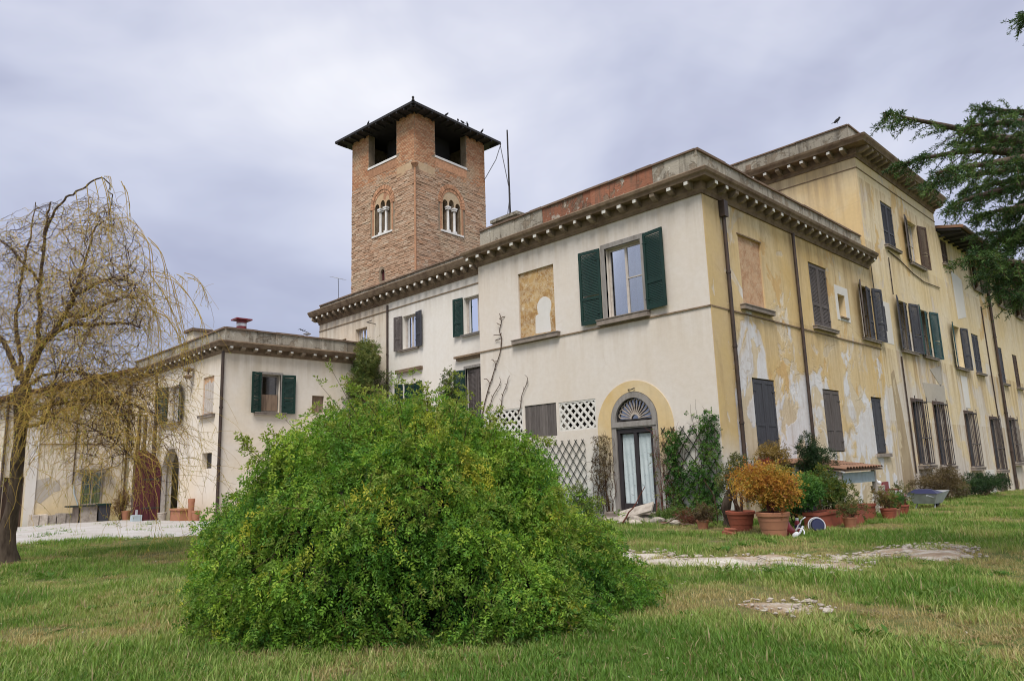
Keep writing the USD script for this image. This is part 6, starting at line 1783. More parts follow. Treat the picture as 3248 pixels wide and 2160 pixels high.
for pts, e0, e1, rich in BOUGHS:
    n_ = len(pts)
    q = np.linspace(0, n_ - 1, 30)
    xs, ys = np.interp(q, range(n_), [zg(*a)[0] for a in pts]), np.interp(q, range(n_), [zg(*a)[1] for a in pts])
    p = np.array([shot(a, b, CDEP + e0 + (e1 - e0) * k / 29) for k, (a, b) in enumerate(zip(xs, ys))])
    p[1:-1] = (p[:-2] + 2 * p[1:-1] + p[2:]) / 4
    j = np.array([CD[0], CD[1], p[0][2] - 0.2])
    p = np.vstack([[j], p])
    part(cedar, "bough", tube(p, np.linspace(0.075, 0.008, len(p)) * (0.6 + 0.4 * rich), 7), M["bark"], smooth=60)
    axis = unit(p[-1] - p[1])
    sidev = unit(np.cross(axis, V(0, 0, 1)))
    for k in range(int(48 * rich) + 14):
        t = rng.uniform(0.10, 1.0)
        i = min(int(t * (len(p) - 1)), len(p) - 2)
        a = p[i] + (p[i + 1] - p[i]) * rng.random()
        s = rng.choice([-1, 1])
        d_ = axis * rng.uniform(0.35, 1.0) + sidev * s * rng.uniform(0.1, 1.0) + V(0, 0, rng.uniform(-0.45, 0.2))
        L = rng.uniform(0.18, 0.62) * (1.05 - 0.62 * t) * (0.6 + 0.4 * rich) + 0.08
        l = wander(a, d_, L, 6, rng, 0.16, 0.10)
        lines.append(l); wid.append(np.linspace(0.010, 0.003, 7))
        m_ = int(34 + L * 90)
        qq = rng.uniform(0.08, 1, m_) * 6
        ii = np.minimum(qq.astype(int), 5)
        c0 = l[ii] + (l[ii + 1] - l[ii]) * (qq - ii)[:, None]
        NP.append(c0 + rng.normal(size=(m_, 3)) * 0.008)
        ND.append(unit(l[ii + 1] - l[ii]) * 0.55 + rng.normal(size=(m_, 3)) * 0.55 + V(0, 0, 0.12))
        base_c = shade([(0.020, 0.052, 0.016), (0.055, 0.108, 0.027), (0.13, 0.19, 0.045)], np.full(m_, rng.random() * 0.8) + rng.normal(size=m_) * 0.12)
        NC.append(base_c)
NP, ND, NC = np.vstack(NP), np.vstack(ND), np.vstack(NC)
mesh_, tint = leaves_mesh(NP, ND, rng.normal(size=NP.shape), rng.uniform(0.03, 0.065, len(NP)), 0.011, NC, 0.1)
part(cedar, "needles", mesh_, M["needle"], color=tint, kind="stuff")
curves(cedar, "twigs", lines, wid, M["twig"], kind="stuff")

# ------------------------------------------------------------------ props along the side wall
rng = np.random.default_rng(606)


def tbox(x0, x1, y0, y1, z0, z1):
    return trimesh.creation.box(bounds=[[x0, y0, z0], [x1, y1, z1]])


def planter(label, x0, y0, L, Wd, h, mat="terracotta_old"):
    z = gz(x0, y0) - 0.02
    t_ = thing("planter_box", label, "planter", (x0, y0, z))
    part(t_, "body", [tbox(x0, x0 + Wd, y0, y0 + 0.03, z, z + h), tbox(x0, x0 + Wd, y0 + L - 0.03, y0 + L, z, z + h), tbox(x0, x0 + 0.03, y0 + .03, y0 + L - .03, z, z + h), tbox(x0 + Wd - 0.03, x0 + Wd, y0 + .03, y0 + L - .03, z, z + h), tbox(x0 + .03, x0 + Wd - .03, y0 + .03, y0 + L - .03, z, z + h * 0.8)], M[mat])
    part(t_, "rim", [tbox(x0 + Wd, x0 + Wd + 0.02, y0 - 0.02, y0 + L + 0.02, z + h - 0.06, z + h + 0.005), tbox(x0 - 0.02, x0 + Wd, y0 - 0.02, y0, z + h - 0.06, z + h + 0.005)], M[mat])
    part(t_, "soil", [tbox(x0 + .031, x0 + Wd - .031, y0 + .031, y0 + L - .031, z + h * 0.801, z + h * 0.9)], M["soil"])


planter("long brick red planter box below the dark green shrub", 2.25, -0.75, 1.15, 0.34, 0.36)
planter("taller bright red square planter in the row", 2.45, 0.55, 0.45, 0.42, 0.46, "terracotta_old")
planter("far brick red planter box beside the lean-to post", 2.35, 1.12, 1.1, 0.36, 0.40)
for k, (x_, y_, r_, h_, mt, pal_, sz, lab) in enumerate((
        (2.95, -0.05, 0.15, 0.22, "terracotta", OLIVE, 0.4, "small clay pot with a straggly olive plant beside the blue bucket"),
        (1.95, -1.55, 0.17, 0.26, "terracotta_old", GREEN, 0.5, "small dark clay pot with a green plant behind the red bottle"),
        (2.95, 2.35, 0.18, 0.28, "terracotta_old", [(0.2, 0.06, 0.03), (0.12, 0.1, 0.03), (0.2, 0.2, 0.06)], 0.5, "clay pot with a reddish plant in front of the lean-to post"),
        (2.75, 3.3, 0.16, 0.22, "terracotta", GREEN, 0.42, "clay pot with a small green plant in front of the lean-to"),
        (2.55, 4.5, 0.2, 0.26, "terracotta_old", OLIVE, 0.6, "clay pot with an olive plant close to the red chair"),
        (0.35, -1.75, 0.14, 0.2, "terracotta", BROWN, 0.35, "small clay pot with a withered plant left of the pots"))):
    z_ = gz(x_, y_)
    pot("small_clay_pot", lab, (x_, y_, z_), r_, h_, mt)
    shrub("pot_plant", lab.split(" with ")[1].replace("a ", "", 1) + " growing in a small clay pot", "plant", (x_, y_, z_ + h_ * 0.85), (0.28, 0.28, sz), 130, pal_, rng, 0.05, 0.45, stems=5, zfrom=0.0)
# little tiled lean-to against the wall
LT = V(0.9, 4.0, gz(.9, 4.0) - 0.05)
lt = thing("tiled_lean_to", "small lean-to with clay tile roof and pale blue board against the yellow wall", "shed", LT)
for k, (x_, y_) in enumerate(((1.75, 5.1), (1.75, 2.75))):
    part(lt, "post", [tbox(x_ - 0.05, x_ + 0.05, y_ - 0.05, y_ + 0.05, LT[2], 0.93)], M["frame_pale"])
part(lt, "back_panel", [tbox(0.05, 0.1, 2.7, 5.15, LT[2], 1.2)], M["plank"])
part(lt, "side_board", [trimesh.Trimesh(*(lambda v_: (v_, [(0, 1, 2), (0, 2, 3), (4, 6, 5), (4, 7, 6), (0, 4, 5), (0, 5, 1), (1, 5, 6), (1, 6, 2), (2, 6, 7), (2, 7, 3), (3, 7, 4), (3, 4, 0)]))(np.array([[0.5, 2.72, 0.45], [1.8, 2.72, 0.62], [1.8, 2.72, 0.93], [0.5, 2.72, 1.12], [0.5, 2.75, 0.45], [1.8, 2.75, 0.62], [1.8, 2.75, 0.93], [0.5, 2.75, 1.12]])), process=False)], M["blue_board"])
part(lt, "side_board", [tbox(1.76, 1.79, 2.8, 5.05, 0.62, 0.9)], M["blue_board"])
rft = part(lt, "roof", [(lambda v_: trimesh.Trimesh(v_, [(0, 1, 2), (0, 2, 3), (4, 6, 5), (4, 7, 6), (0, 4, 5), (0, 5, 1), (1, 5, 6), (1, 6, 2), (2, 6, 7), (2, 7, 3), (3, 7, 4), (3, 4, 0)], process=False))(np.array([[0.0, 2.6, 1.22], [1.95, 2.6, 0.94], [1.95, 5.25, 0.94], [0.0, 5.25, 1.22], [0.0, 2.6, 1.26], [1.95, 2.6, 0.98], [1.95, 5.25, 0.98], [0.0, 5.25, 1.26]]))], M["wood"])
for k in range(13):
    y_ = 2.66 + k * 0.2
    for r_ in range(4):
        x0_, x1_ = 0.02 + r_ * 0.48, 0.02 + (r_ + 1) * 0.48 + 0.06
        za, zb_ = 1.262 - x0_ * 0.1436 + 0.012, 1.262 - x1_ * 0.1436 + 0.028
        an_ = np.linspace(0, np.pi, 7)
        prf = np.array([[-math.cos(t) * 0.09, math.sin(t) * 0.055] for t in an_])
        a_ = np.column_stack([np.full(7, x0_), y_ + prf[:, 0], za + prf[:, 1]]); b_ = np.column_stack([np.full(7, x1_), y_ + prf[:, 0] * 1.06, zb_ + prf[:, 1] * 1.06])
        vv = np.vstack([a_, b_]); i = np.arange(6)
        ff = np.vstack([np.stack([i, i + 1, i + 8], 1), np.stack([i, i + 8, i + 7], 1)])
        part(lt, "roof_tile", (vv, ff), M["tile"])
# tipped bucket
bp = V(2.72, -1.15, gz(2.72, -1.15) + 0.13)
tb_ = thing("plastic_bucket", "dark blue plastic bucket with white rim lying on its side", "bucket", bp)
prof_b = [[0, 0], [0.12, 0], [0.155, 0.33], [0.165, 0.33], [0.165, 0.36], [0.145, 0.36], [0.11, 0.02], [0, 0.02]]
rot = lambda m_, ax, an_, c_: (trimesh.transformations.transform_points(np.asarray(m_[0]), trimesh.transformations.rotation_matrix(an_, ax, c_)), m_[1])
q = lathe(prof_b, bp, 24)
q = rot(q, [1, 0.55, 0], math.radians(-97), bp)
part(tb_, "body", q, M["navy_plastic"], smooth=35)
q = rot(lathe([[0.158, 0.30], [0.176, 0.30], [0.178, 0.37], [0.142, 0.37], [0.142, 0.362]], bp, 24), [1, 0.55, 0], math.radians(-97), bp)
part(tb_, "rim", q, M["white_plastic"], smooth=35)
q = rot(lathe([[0.1382, 0.09], [0.1385, 0.09], [0.1485, 0.24], [0.1482, 0.24]], bp, 24), [1, 0.55, 0], math.radians(-97), bp)
part(tb_, "label", q, M["white_plastic"], smooth=35)
# small red bottle and red pot with broken white bits
bl = V(2.55, -1.75, gz(2.55, -1.75))
t_ = thing("red_bottle", "small red bottle with blue and white top standing by the bucket", "bottle", bl)
part(t_, "body", lathe([[0, 0], [0.055, 0], [0.058, 0.2], [0.03, 0.26], [0, 0.26]], bl, 16), M["red_plastic"], smooth=35)
part(t_, "cap", lathe([[0, 0.262], [0.032, 0.262], [0.032, 0.31], [0, 0.31]], bl, 14), M["white_plastic"], smooth=35)
part(t_, "collar", lathe([[0.056, 0.12], [0.0605, 0.12], [0.0605, 0.17], [0.056, 0.17]], bl, 16), M["navy_plastic"], smooth=35)
bl = V(2.62, -2.12, gz(2.62, -2.12))
t_ = thing("red_flower_pot", "tipped red plastic pot with white splashes right of the terracotta pot", "flower pot", bl)
q = rot(lathe([[0, 0], [0.1, 0], [0.15, 0.26], [0.165, 0.26], [0.165, 0.3], [0.14, 0.3], [0.09, 0.02], [0, 0.02]], bl + V(0, 0, 0.06), 20), [1, -0.3, 0], math.radians(58), bl)
part(t_, "body", q, M["red_plastic"], smooth=35)
part(t_, "stem", tube(wander(bl + V(0.05, 0, 0.1), V(0.4, 0.3, 0.5), 0.35, 6, rng, 0.4), 0.012, 6), M["white_plastic"])
part(t_, "stem", tube(wander(bl + V(0.1, -0.1, 0.1), V(0.6, -0.2, 0.3), 0.3, 6, rng, 0.4), 0.012, 6), M["white_plastic"])
bl = V(2.86, -2.55, gz(2.86, -2.55))
t_ = thing("white_bottle", "white plastic bottle and tube lying on the grass by the large pot", "bottle", bl)
q = lathe([[0, 0], [0.05, 0.01], [0.052, 0.16], [0.02, 0.2], [0.02, 0.24], [0, 0.24]], bl, 14)
part(t_, "body", rot(q, [1, 0.2, 0], math.radians(-86), bl + V(0, 0, 0.05)), M["white_plastic"], smooth=35)
part(t_, "tube", tube([bl + V(0.05, -0.1, 0.05), bl + V(-0.05, 0.3, 0.06), bl + V(-0.12, 0.62, 0.16)], 0.022, 8), M["white_plastic"], smooth=35)
# broken bricks
for k, (x_, y_, a_, lab) in enumerate(((1.55, -2.75, 0.3, "broken red brick on the grass left of the pots"), (1.48, -2.55, 1.1, "second broken red brick leaning on the first one"))):
    z_ = gz(x_, y_) + 0.035 + 0.05 * k
    t0 = trimesh.creation.box([0.25, 0.12, 0.065])
    vv = np.asarray(t0.vertices) + rng.uniform(-0.012, 0.012, (8, 3))
    vv = trimesh.transformations.transform_points(vv, trimesh.transformations.euler_matrix(0.2 * k, 0.15, a_)) + V(x_, y_, z_)
    solo("broken_brick", (vv, t0.faces), M["red_brick"], lab, "brick")
bs = V(0.42, -0.95, gz(.42, -.95))
t_ = thing("bent_stump", "dark bent stump leaning at the building corner", "stump", bs)
part(t_, "trunk", tube([bs + V(0.1, 0, -0.1), bs + V(0.08, 0, 0.4), bs + V(0.18, 0.05, 0.75), bs + V(0.42, 0.1, 0.98), bs + V(0.7, 0.2, 1.06)], [0.15, 0.12, 0.09, 0.07, 0.05], 10), M["bark"], smooth=60)
part(t_, "twig", tube(wander(bs + V(-0.15, 0, 0), V(0, 0, 1), 1.15, 8, rng, 0.12), 0.012, 5), M["twig"])
# red garden chair
rc = V(1.9, 6.1, gz(1.9, 6.1))
t_ = thing("red_chair", "faded red plastic chair with white smears beyond the lean-to", "chair", rc)
for dx in (-0.2, 0.2):
    for dy in (-0.2, 0.2):
        part(t_, "leg", [tbox(rc[0] + dx - 0.025, rc[0] + dx + 0.025, rc[1] + dy - 0.025, rc[1] + dy + 0.025, rc[2], rc[2] + 0.42)], M["red_plastic"])
part(t_, "seat", [tbox(rc[0] - 0.24, rc[0] + 0.24, rc[1] - 0.24, rc[1] + 0.24, rc[2] + 0.421, rc[2] + 0.46)], M["red_plastic"])
part(t_, "backrest", [tbox(rc[0] - 0.24, rc[0] - 0.2, rc[1] - 0.24, rc[1] + 0.24, rc[2] + 0.461, rc[2] + 0.85)], M["red_plastic"])
part(t_, "armrest", [tbox(rc[0] - 0.2, rc[0] + 0.22, rc[1] - 0.28, rc[1] - 0.23, rc[2] + 0.62, rc[2] + 0.66)], M["red_plastic"])
part(t_, "smear", [tbox(rc[0] + 0.05, rc[0] + 0.2, rc[1] - 0.05, rc[1] + 0.2, rc[2] + 0.461, rc[2] + 0.60)], M["white_plastic"], label="white rag on the seat")
bl = V(1.6, 5.75, gz(1.6, 5.75))
t_ = thing("stone_urn", "small pale stone urn with a white flower beside the red chair", "urn", bl)
part(t_, "body", lathe([[0, 0], [0.14, 0], [0.12, 0.1], [0.06, 0.22], [0.08, 0.34], [0.17, 0.55], [0.19, 0.74], [0.16, 0.75], [0, 0.7]], bl + V(0, 0, 0.0), 18), M["rubble"], smooth=40)
part(t_, "flowers", [(np.asarray(trimesh.creation.icosphere(1, 0.06).vertices) + bl + V(*o), trimesh.creation.icosphere(1, 0.06).faces) for o in ((0.05, 0, 0.82), (-0.08, 0.06, 0.9), (0.0, -0.1, 0.86))], M["white_plastic"])
# wheelbarrow
wb = V(2.05, 8.6, gz(2.05, 8.6))
t_ = thing("wheelbarrow", "grey metal wheelbarrow with dark blue cover parked on the grass", "wheelbarrow", wb)
y0_ = wb[1]
tray = trimesh.convex.convex_hull(np.array([[wb[0] - 0.28, y0_ - 0.45, wb[2] + 0.16], [wb[0] + 0.28, y0_ - 0.45, wb[2] + 0.16], [wb[0] + 0.28, y0_ + 0.35, wb[2] + 0.16], [wb[0] - 0.28, y0_ + 0.35, wb[2] + 0.16], [wb[0] - 0.42, y0_ - 0.6, wb[2] + 0.46], [wb[0] + 0.42, y0_ - 0.6, wb[2] + 0.46], [wb[0] + 0.42, y0_ + 0.75, wb[2] + 0.52], [wb[0] - 0.42, y0_ + 0.75, wb[2] + 0.52]]))
part(t_, "tray", tray, M["grey_metal"])
part(t_, "cover", [trimesh.convex.convex_hull(np.array([[wb[0] + dx, y0_ + dy, wb[2] + z_] for dx, dy, z_ in ((-0.44, -0.62, 0.465), (0.44, -0.62, 0.465), (0.44, 0.0, 0.49), (-0.44, 0.0, 0.49), (-0.2, -0.5, 0.60), (0.25, -0.45, 0.58), (0.1, -0.15, 0.60))]))], M["navy_plastic"])
part(t_, "wheel", rot(lathe([[0.08, -0.04], [0.19, -0.045], [0.2, 0], [0.19, 0.045], [0.08, 0.04], [0.08, -0.04]], V(wb[0], y0_ + 0.75, wb[2] + 0.2), 20), [0, 1, 0], math.pi / 2, V(wb[0], y0_ + 0.75, wb[2] + 0.2)), M["rubber"], smooth=40)
for s in (-1, 1):
    part(t_, "handle", tube([[wb[0] + s * 0.1, y0_ + 0.75, wb[2] + 0.2], [wb[0] + s * 0.27, y0_ + 0.2, wb[2] + 0.16], [wb[0] + s * 0.3, y0_ - 0.6, wb[2] + 0.36], [wb[0] + s * 0.3, y0_ - 1.15, wb[2] + 0.44]], 0.02, 8), M["grey_metal"], smooth=40)
    part(t_, "leg", tube([[wb[0] + s * 0.24, y0_ - 0.25, wb[2] + 0.16], [wb[0] + s * 0.27, y0_ - 0.45, wb[2]]], 0.018, 8), M["grey_metal"])
# rubble in front of the door
spots = [(-2.35, -0.75, .5), (-2.05, -0.95, .42), (-1.7, -0.85, .36), (-2.7, -1.0, .3), (-1.35, -1.1, .3), (-2.2, -1.35, .24), (-1.8, -1.4, .22), (-3.0, -0.85, .26), (-1.05, -0.8, .25), (-2.55, -0.55, .4), (-1.5, -0.6, .3), (-0.75, -1.2, .2)]
STONE_LAB = ["largest pale rubble stone directly under the left lace panel", "large rubble stone below the right lace panel", "rubble stone at the right foot of the door frame", "rubble stone at the left foot of the door frame", "rubble stone right of the door near the climber",
             "small stone in front of the heap, left of its middle", "small stone in front of the heap, right of its middle", "leftmost rubble stone of the heap, beside the leafy plant", "rubble stone beside the red stemmed plant", "rubble stone touching the doorstep on the left", "rubble stone touching the doorstep on the right", "rightmost small stone at the foot of the climber"]
for k, (x_, y_, s) in enumerate(spots):
    t0 = trimesh.creation.icosphere(1, 1.0)
    vv = np.asarray(t0.vertices)
    vv = vv * (0.75 + 0.6 * meshkit.noise(vv * 1.6 + k * 3.1, k)[:, None]) * V(s * rng.uniform(0.8, 1.3), s * 0.7, s * rng.uniform(0.35, 0.6)) * 0.85
    vv = trimesh.transformations.transform_points(vv, trimesh.transformations.euler_matrix(0.2, 0.15, rng.uniform(0, 3))) + V(x_, y_, gz(x_, y_) + 0.05)
    solo("rubble_stone", (vv, t0.faces), M["rubble"], STONE_LAB[k], "stone", group="rubble stones before the door")
t0 = tbox(-2.45, -1.55, -0.62, -0.55, 0, 0.3)
vv = trimesh.transformations.transform_points(np.asarray(tbox(-0.5, 0.5, -0.025, 0.025, -0.17, 0.17).vertices), trimesh.transformations.euler_matrix(-0.9, -0.25, 0.15)) + V(-2.05, -0.98, 0.10)
solo("leaning_slab", (vv, t0.faces), M["rubble"], "flat pale stone slab leaning on the rubble under the lace panels", "slab")
for k in range(9):
    x_, y_ = rng.uniform(-3.4, -0.6), rng.uniform(-1.6, -0.9)
    solo("fallen_branch", tube(wander(V(x_, y_, gz(x_, y_) + 0.06), V(rng.normal(), rng.normal() * 0.5, 0.12), rng.uniform(0.5, 1.3), 7, rng, 0.18), np.linspace(0.022, 0.009, 8), 6), M["wood"] if k % 2 else M["twig_red"], "dry cut branch lying among the rubble before the arched door", "branch", group="dry branches before the door")
# by the low house
g_ = gz(-20.2, -5.75)
t_ = thing("terracotta_trough", "terracotta trough on the gravel by the low house wall", "planter", (-20.2, -5.8, g_))
part(t_, "body", [tbox(-20.75, -19.75, -6.0, -5.6, g_, g_ + 0.42)], M["terracotta"])
part(t_, "rim", [tbox(-20.8, -19.7, -6.04, -5.56, g_ + 0.421, g_ + 0.48)], M["terracotta"])
for k, (x_, h_, r_, mt, lab) in enumerate(((-19.2, 0.85, 0.12, "terracotta", "tall thin clay pipe standing near the downpipe"), (-18.7, 0.4, 0.15, "terracotta", "low clay pot next to the tall clay pipe"), (-22.3, 0.35, 0.18, "rubble", "pale stone bowl before the open maroon door"), (-26.9, 0.45, 0.2, "terracotta", "clay pot left of the dark ground plants"))):
    pot("clay_pot", lab, (x_, AY - 0.4, gz(x_, AY - .4)), r_, h_, mt)
g_ = gz(-23.6, -6.3)
t_ = thing("blue_crate", "small pale blue crate on the gravel by the maroon door leaf", "crate", (-23.4, -6.4, g_))
part(t_, "body", [tbox(-23.6, -23.25, -6.6, -6.25, g_, g_ + 0.3)], M["blue_board"])
part(t_, "handle", tube([[-23.5, -6.42, g_ + 0.3], [-23.5, -6.42, g_ + 0.5], [-23.35, -6.42, g_ + 0.5], [-23.35, -6.42, g_ + 0.3]], 0.015, 6), M["white_plastic"])

# ------------------------------------------------------------------ grass
rng = np.random.default_rng(707)
gi = UsdGeom.PointInstancer.Define(stage, "/World/grass")
tag(gi, "short green and straw coloured grass covering the lawn", "grass", None, "stuff")
PAL = [[(0.105, 0.195, 0.03), (0.185, 0.285, 0.055)], [(0.14, 0.23, 0.04), (0.25, 0.33, 0.085)], [(0.21, 0.265, 0.07), (0.36, 0.375, 0.14)], [(0.31, 0.25, 0.105), (0.48, 0.39, 0.20)], [(0.075, 0.165, 0.022), (0.13, 0.225, 0.038)]]
protos = []
for k in range(10):
    pal = PAL[k % 5]
    n_ = 46
    a = rng.uniform(0, 2 * np.pi, n_); rr = 0.15 * np.sqrt(rng.random(n_))
    base = np.column_stack([rr * np.cos(a), rr * np.sin(a), np.full(n_, -0.01)])
    h_ = rng.uniform(0.03, 0.085, n_) * (0.75 if k % 5 == 3 else 1.0)
    b = rng.uniform(0, 2 * np.pi, n_)
    lean = np.column_stack([np.cos(b), np.sin(b), np.zeros(n_)]) * (h_ * rng.uniform(0.15, 0.9, n_))[:, None]
    side = np.column_stack([-np.sin(b), np.cos(b), np.zeros(n_)]) * rng.uniform(0.0022, 0.0042, n_)[:, None]
    up = V(0, 0, 1) * h_[:, None]
    v = np.stack([base - side, base + side, base + lean * 0.35 + up * 0.6 + side * 0.8, base + lean * 0.35 + up * 0.6 - side * 0.8, base + lean + up], 1).reshape(-1, 3)
    i = np.arange(n_)[:, None] * 5
    f = np.vstack([i + [0, 1, 2], i + [0, 2, 3], i + [3, 2, 4]])
    col = shade(pal, rng.random(n_)) * rng.uniform(0.8, 1.2, (n_, 1))
    straw = rng.random(n_) < 0.10
    col[straw] = np.array([0.30, 0.25, 0.13])
    tint = np.repeat(col, 5, axis=0) * np.tile([0.8, 0.8, 1.0, 1.0, 1.1], n_)[:, None]
    m_ = usdkit.mesh(stage, f"/World/grass/tuft_{k:03d}", (v, f), M["grass_blade"])
    UsdGeom.PrimvarsAPI(m_).CreatePrimvar("tint", Sdf.ValueTypeNames.Color3fArray, "vertex").Set(Vt.Vec3fArray.FromNumpy(tint.astype(np.float32)))
    protos.append(m_.GetPath())
for k in range(3):
    n_ = 26
    a = rng.uniform(0, 2 * np.pi, n_)
    al = np.column_stack([np.cos(a), np.sin(a), rng.uniform(0.15, 1.0, n_)])
    (v, f), tint = leaves_mesh(rng.normal(size=(n_, 3)) * V(0.03, 0.03, 0.0) + V(0, 0, 0.01), al, np.tile([0, 0, 1.0], (n_, 1)) + rng.normal(size=(n_, 3)) * 0.2, rng.uniform(0.025, 0.06, n_), rng.uniform(0.010, 0.02, n_), shade([[(0.05, 0.13, 0.02), (0.10, 0.20, 0.03)], [(0.08, 0.15, 0.03), (0.17, 0.22, 0.06)], [(0.20, 0.15, 0.07), (0.32, 0.26, 0.13)]][k], rng.random(n_)))
    m_ = usdkit.mesh(stage, f"/World/grass/weed_{k:03d}", (v, f), M["grass_blade"])
    UsdGeom.PrimvarsAPI(m_).CreatePrimvar("tint", Sdf.ValueTypeNames.Color3fArray, "vertex").Set(Vt.Vec3fArray.FromNumpy(tint.astype(np.float32)))
    protos.append(m_.GetPath())
gi.CreatePrototypesRel().SetTargets(protos)
P_ = []
for d0_, d1_, dens in ((4.2, 8.5, 150), (8.5, 13, 95), (13, 20, 52), (20, 34, 20), (34, 60, 6)):
    ang = np.radians(45.444)
    n_ = int(dens * 0.5 * (d1_ ** 2 - d0_ ** 2) * np.radians(88))
    a = ang + np.radians(rng.uniform(-44, 44, n_))
    r = np.sqrt(rng.uniform(d0_ ** 2, d1_ ** 2, n_))
    P_.append(np.column_stack([CAM[0] - np.sin(a) * r, CAM[1] + np.cos(a) * r, r]))
P_ = np.vstack(P_)
import shapely
inside = shapely.contains_xy(NO_GRASS, P_[:, 0], P_[:, 1]) & (rng.random(len(P_)) > 0.07) & ((P_[:, 0] < -9) | (meshkit.fbm(np.column_stack([P_[:, :2] * 1.9, 0 * P_[:, 2]]), 3, 4) > 0.42))
bld = unary_union([sbox(-9, 0, 0.0, 60), sbox(-30, 1.5, -9, 60), sbox(-30, AY, AX, 3), sbox(-60, -10.4, EX, 60)])
inside |= shapely.contains_xy(bld, P_[:, 0], P_[:, 1])
P_ = P_[~inside]
x, y, dist = P_.T
q3 = np.stack([x, y, 0 * x], -1)
dry = meshkit.fbm(q3 * 0.55 + 9, 3, 4) + 0.25 * (meshkit.fbm(q3 * 2.1, 2, 14) - 0.5)
near_path = np.exp(-np.array([NO_GRASS.distance(Point(a, b)) if d_ < 22 else 9 for a, b, d_ in zip(x, y, dist)]) / 0.9)
dry = dry - 0.045 + 0.17 * near_path + 0.10 * np.clip((dist - 9) / 8, 0, 1) - 0.06 * np.clip((8.5 - dist) / 3, 0, 1)
keep = rng.random(len(x)) > np.clip((dry - 0.56) * 3.2, 0, 0.72)
x, y, dist, dry = x[keep], y[keep], dist[keep], dry[keep]
u = dry + rng.normal(size=len(x)) * 0.07
kind = np.select([u < 0.40, u < 0.47, u < 0.54, u < 0.62], [4, 0, 1, 2], 3)
idx = kind + 5 * rng.integers(0, 2, len(x))
weedy = (meshkit.fbm(np.stack([x, y, 0 * x], -1) * 0.9 + 80, 2, 16) > 0.56) & (rng.random(len(x)) < 0.22) | (rng.random(len(x)) < 0.02)
idx = np.where(weedy, 10 + np.where(u > 0.60, 2, rng.integers(0, 2, len(x))), idx)
tall = 0.75 + 0.75 * meshkit.fbm(np.stack([x, y, 0 * x], -1) * 1.3 + 50, 2, 6)
sc = tall * np.where(rng.random(len(x)) < 0.05, 1.7, 1.0) * rng.uniform(0.7, 1.25, len(x)) * np.where(u > 0.6, 0.75, 1.0) * (1 + 0.35 * np.clip((dist - 12) / 15, 0, 1))
gi.CreatePositionsAttr(Vt.Vec3fArray.FromNumpy(np.column_stack([x, y, ground_z(x, y) + 0.0]).astype(np.float32)))
gi.CreateProtoIndicesAttr(Vt.IntArray.FromNumpy(idx.astype(np.int32)))
a = rng.uniform(0, np.pi, len(x))
quat = Vt.QuathArray([Gf.Quath(float(math.cos(t)), 0.0, 0.0, float(math.sin(t))) for t in a])
gi.CreateOrientationsAttr(quat)
gi.CreateScalesAttr(Vt.Vec3fArray.FromNumpy(np.column_stack([sc, sc, sc]).astype(np.float32)))

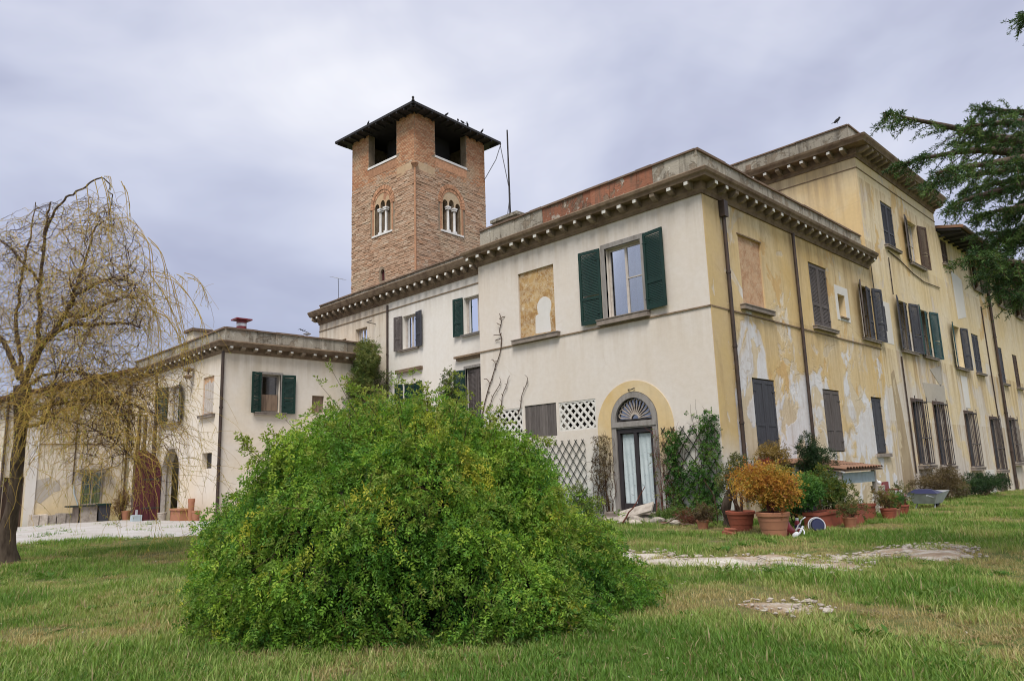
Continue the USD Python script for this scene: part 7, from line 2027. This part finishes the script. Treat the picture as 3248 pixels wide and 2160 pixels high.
# loose pebbles and chips of stone on the bare path and along the drive's edge
pb, n_ = [], 0
ico0 = trimesh.creation.icosphere(0, 1.0)
for bi, (pg, cnt, s0) in enumerate(((BARE[0], 420, 0.035), (BARE[1], 260, 0.035), (BARE[2], 60, 0.03), (DRIVE.exterior.buffer(0.5), 500, 0.03))):
    x0_, y0_, x1_, y1_ = pg.bounds
    tries = np.column_stack([rng.uniform(x0_, x1_, cnt * 8), rng.uniform(y0_, y1_, cnt * 8)])
    tries = tries[shapely.contains_xy(pg, tries[:, 0], tries[:, 1])][:cnt]
    for a_, b_ in tries:
        if shapely.contains_xy(bld, a_, b_):
            continue
        s_ = s0 * rng.uniform(0.4, 1.0) * (2.2 if rng.random() < 0.06 else 1)
        vv = np.asarray(ico0.vertices) * rng.uniform(0.7, 1.3, (12, 1)) * V(s_ * rng.uniform(0.8, 1.5), s_, s_ * 0.5)
        c_, s2 = math.cos(a_ * 50), math.sin(a_ * 50)
        vv = np.column_stack([vv[:, 0] * c_ - vv[:, 1] * s2, vv[:, 0] * s2 + vv[:, 1] * c_, vv[:, 2]])
        pb.append((vv + V(a_, b_, gz(a_, b_) + 0.035), ico0.faces))
solo("pebbles", pb, M["rubble"], "loose pebbles and stone chips on the bare path and drive edge", kind="stuff")

# small white daisies and dead leaves dotted over the lawn
n_ = 900
a = np.radians(45.444) + np.radians(rng.uniform(-40, 40, n_)); r = rng.uniform(5, 22, n_)
px_, py_ = CAM[0] - np.sin(a) * r, CAM[1] + np.cos(a) * r
ok = ~shapely.contains_xy(bld, px_, py_)
px_, py_ = px_[ok], py_[ok]
pos = np.column_stack([px_, py_, ground_z(px_, py_) + rng.uniform(0.02, 0.07, len(px_))])
cc_ = shade([(0.5, 0.47, 0.38), (0.28, 0.18, 0.09), (0.34, 0.25, 0.13)], rng.random(len(px_)))
mesh_, tint = leaves_mesh(pos, rng.normal(size=pos.shape) * V(1, 1, 0.25), rng.normal(size=pos.shape) * 0.3 + V(0, 0, 1), rng.uniform(0.02, 0.05, len(px_)), 0.02, cc_)
solo("fallen_leaves", mesh_, M["leaf"], "small pale fallen leaves scattered over the lawn", "leaves", kind="stuff", color=tint)

# ------------------------------------------------------------------ far land seen past the left end
xs = np.linspace(-520, -260, 40)
ridge = []
hx_, hy_ = np.meshgrid(np.linspace(-620, -180, 45), np.linspace(-420, 420, 60), indexing="ij")
hz_ = -3 + 34 * np.exp(-((hx_ + 420) / 90) ** 2) * (0.5 + meshkit.fbm(np.stack([hx_ * 0.006, hy_ * 0.006, 0 * hx_], -1), 3, 8))
n0_, k0_ = hx_.shape
i, j = np.meshgrid(np.arange(n0_ - 1), np.arange(k0_ - 1), indexing="ij")
a = i * k0_ + j
qd = np.stack([a, a + k0_, a + k0_ + 1, a + 1], -1).reshape(-1, 4)
solo("hills", (np.stack([hx_, hy_, hz_], -1).reshape(-1, 3), np.vstack([qd[:, [0, 1, 2]], qd[:, [0, 2, 3]]])), M["hill"], "low wooded hills far beyond the left end of the yard", smooth=True, kind="structure")
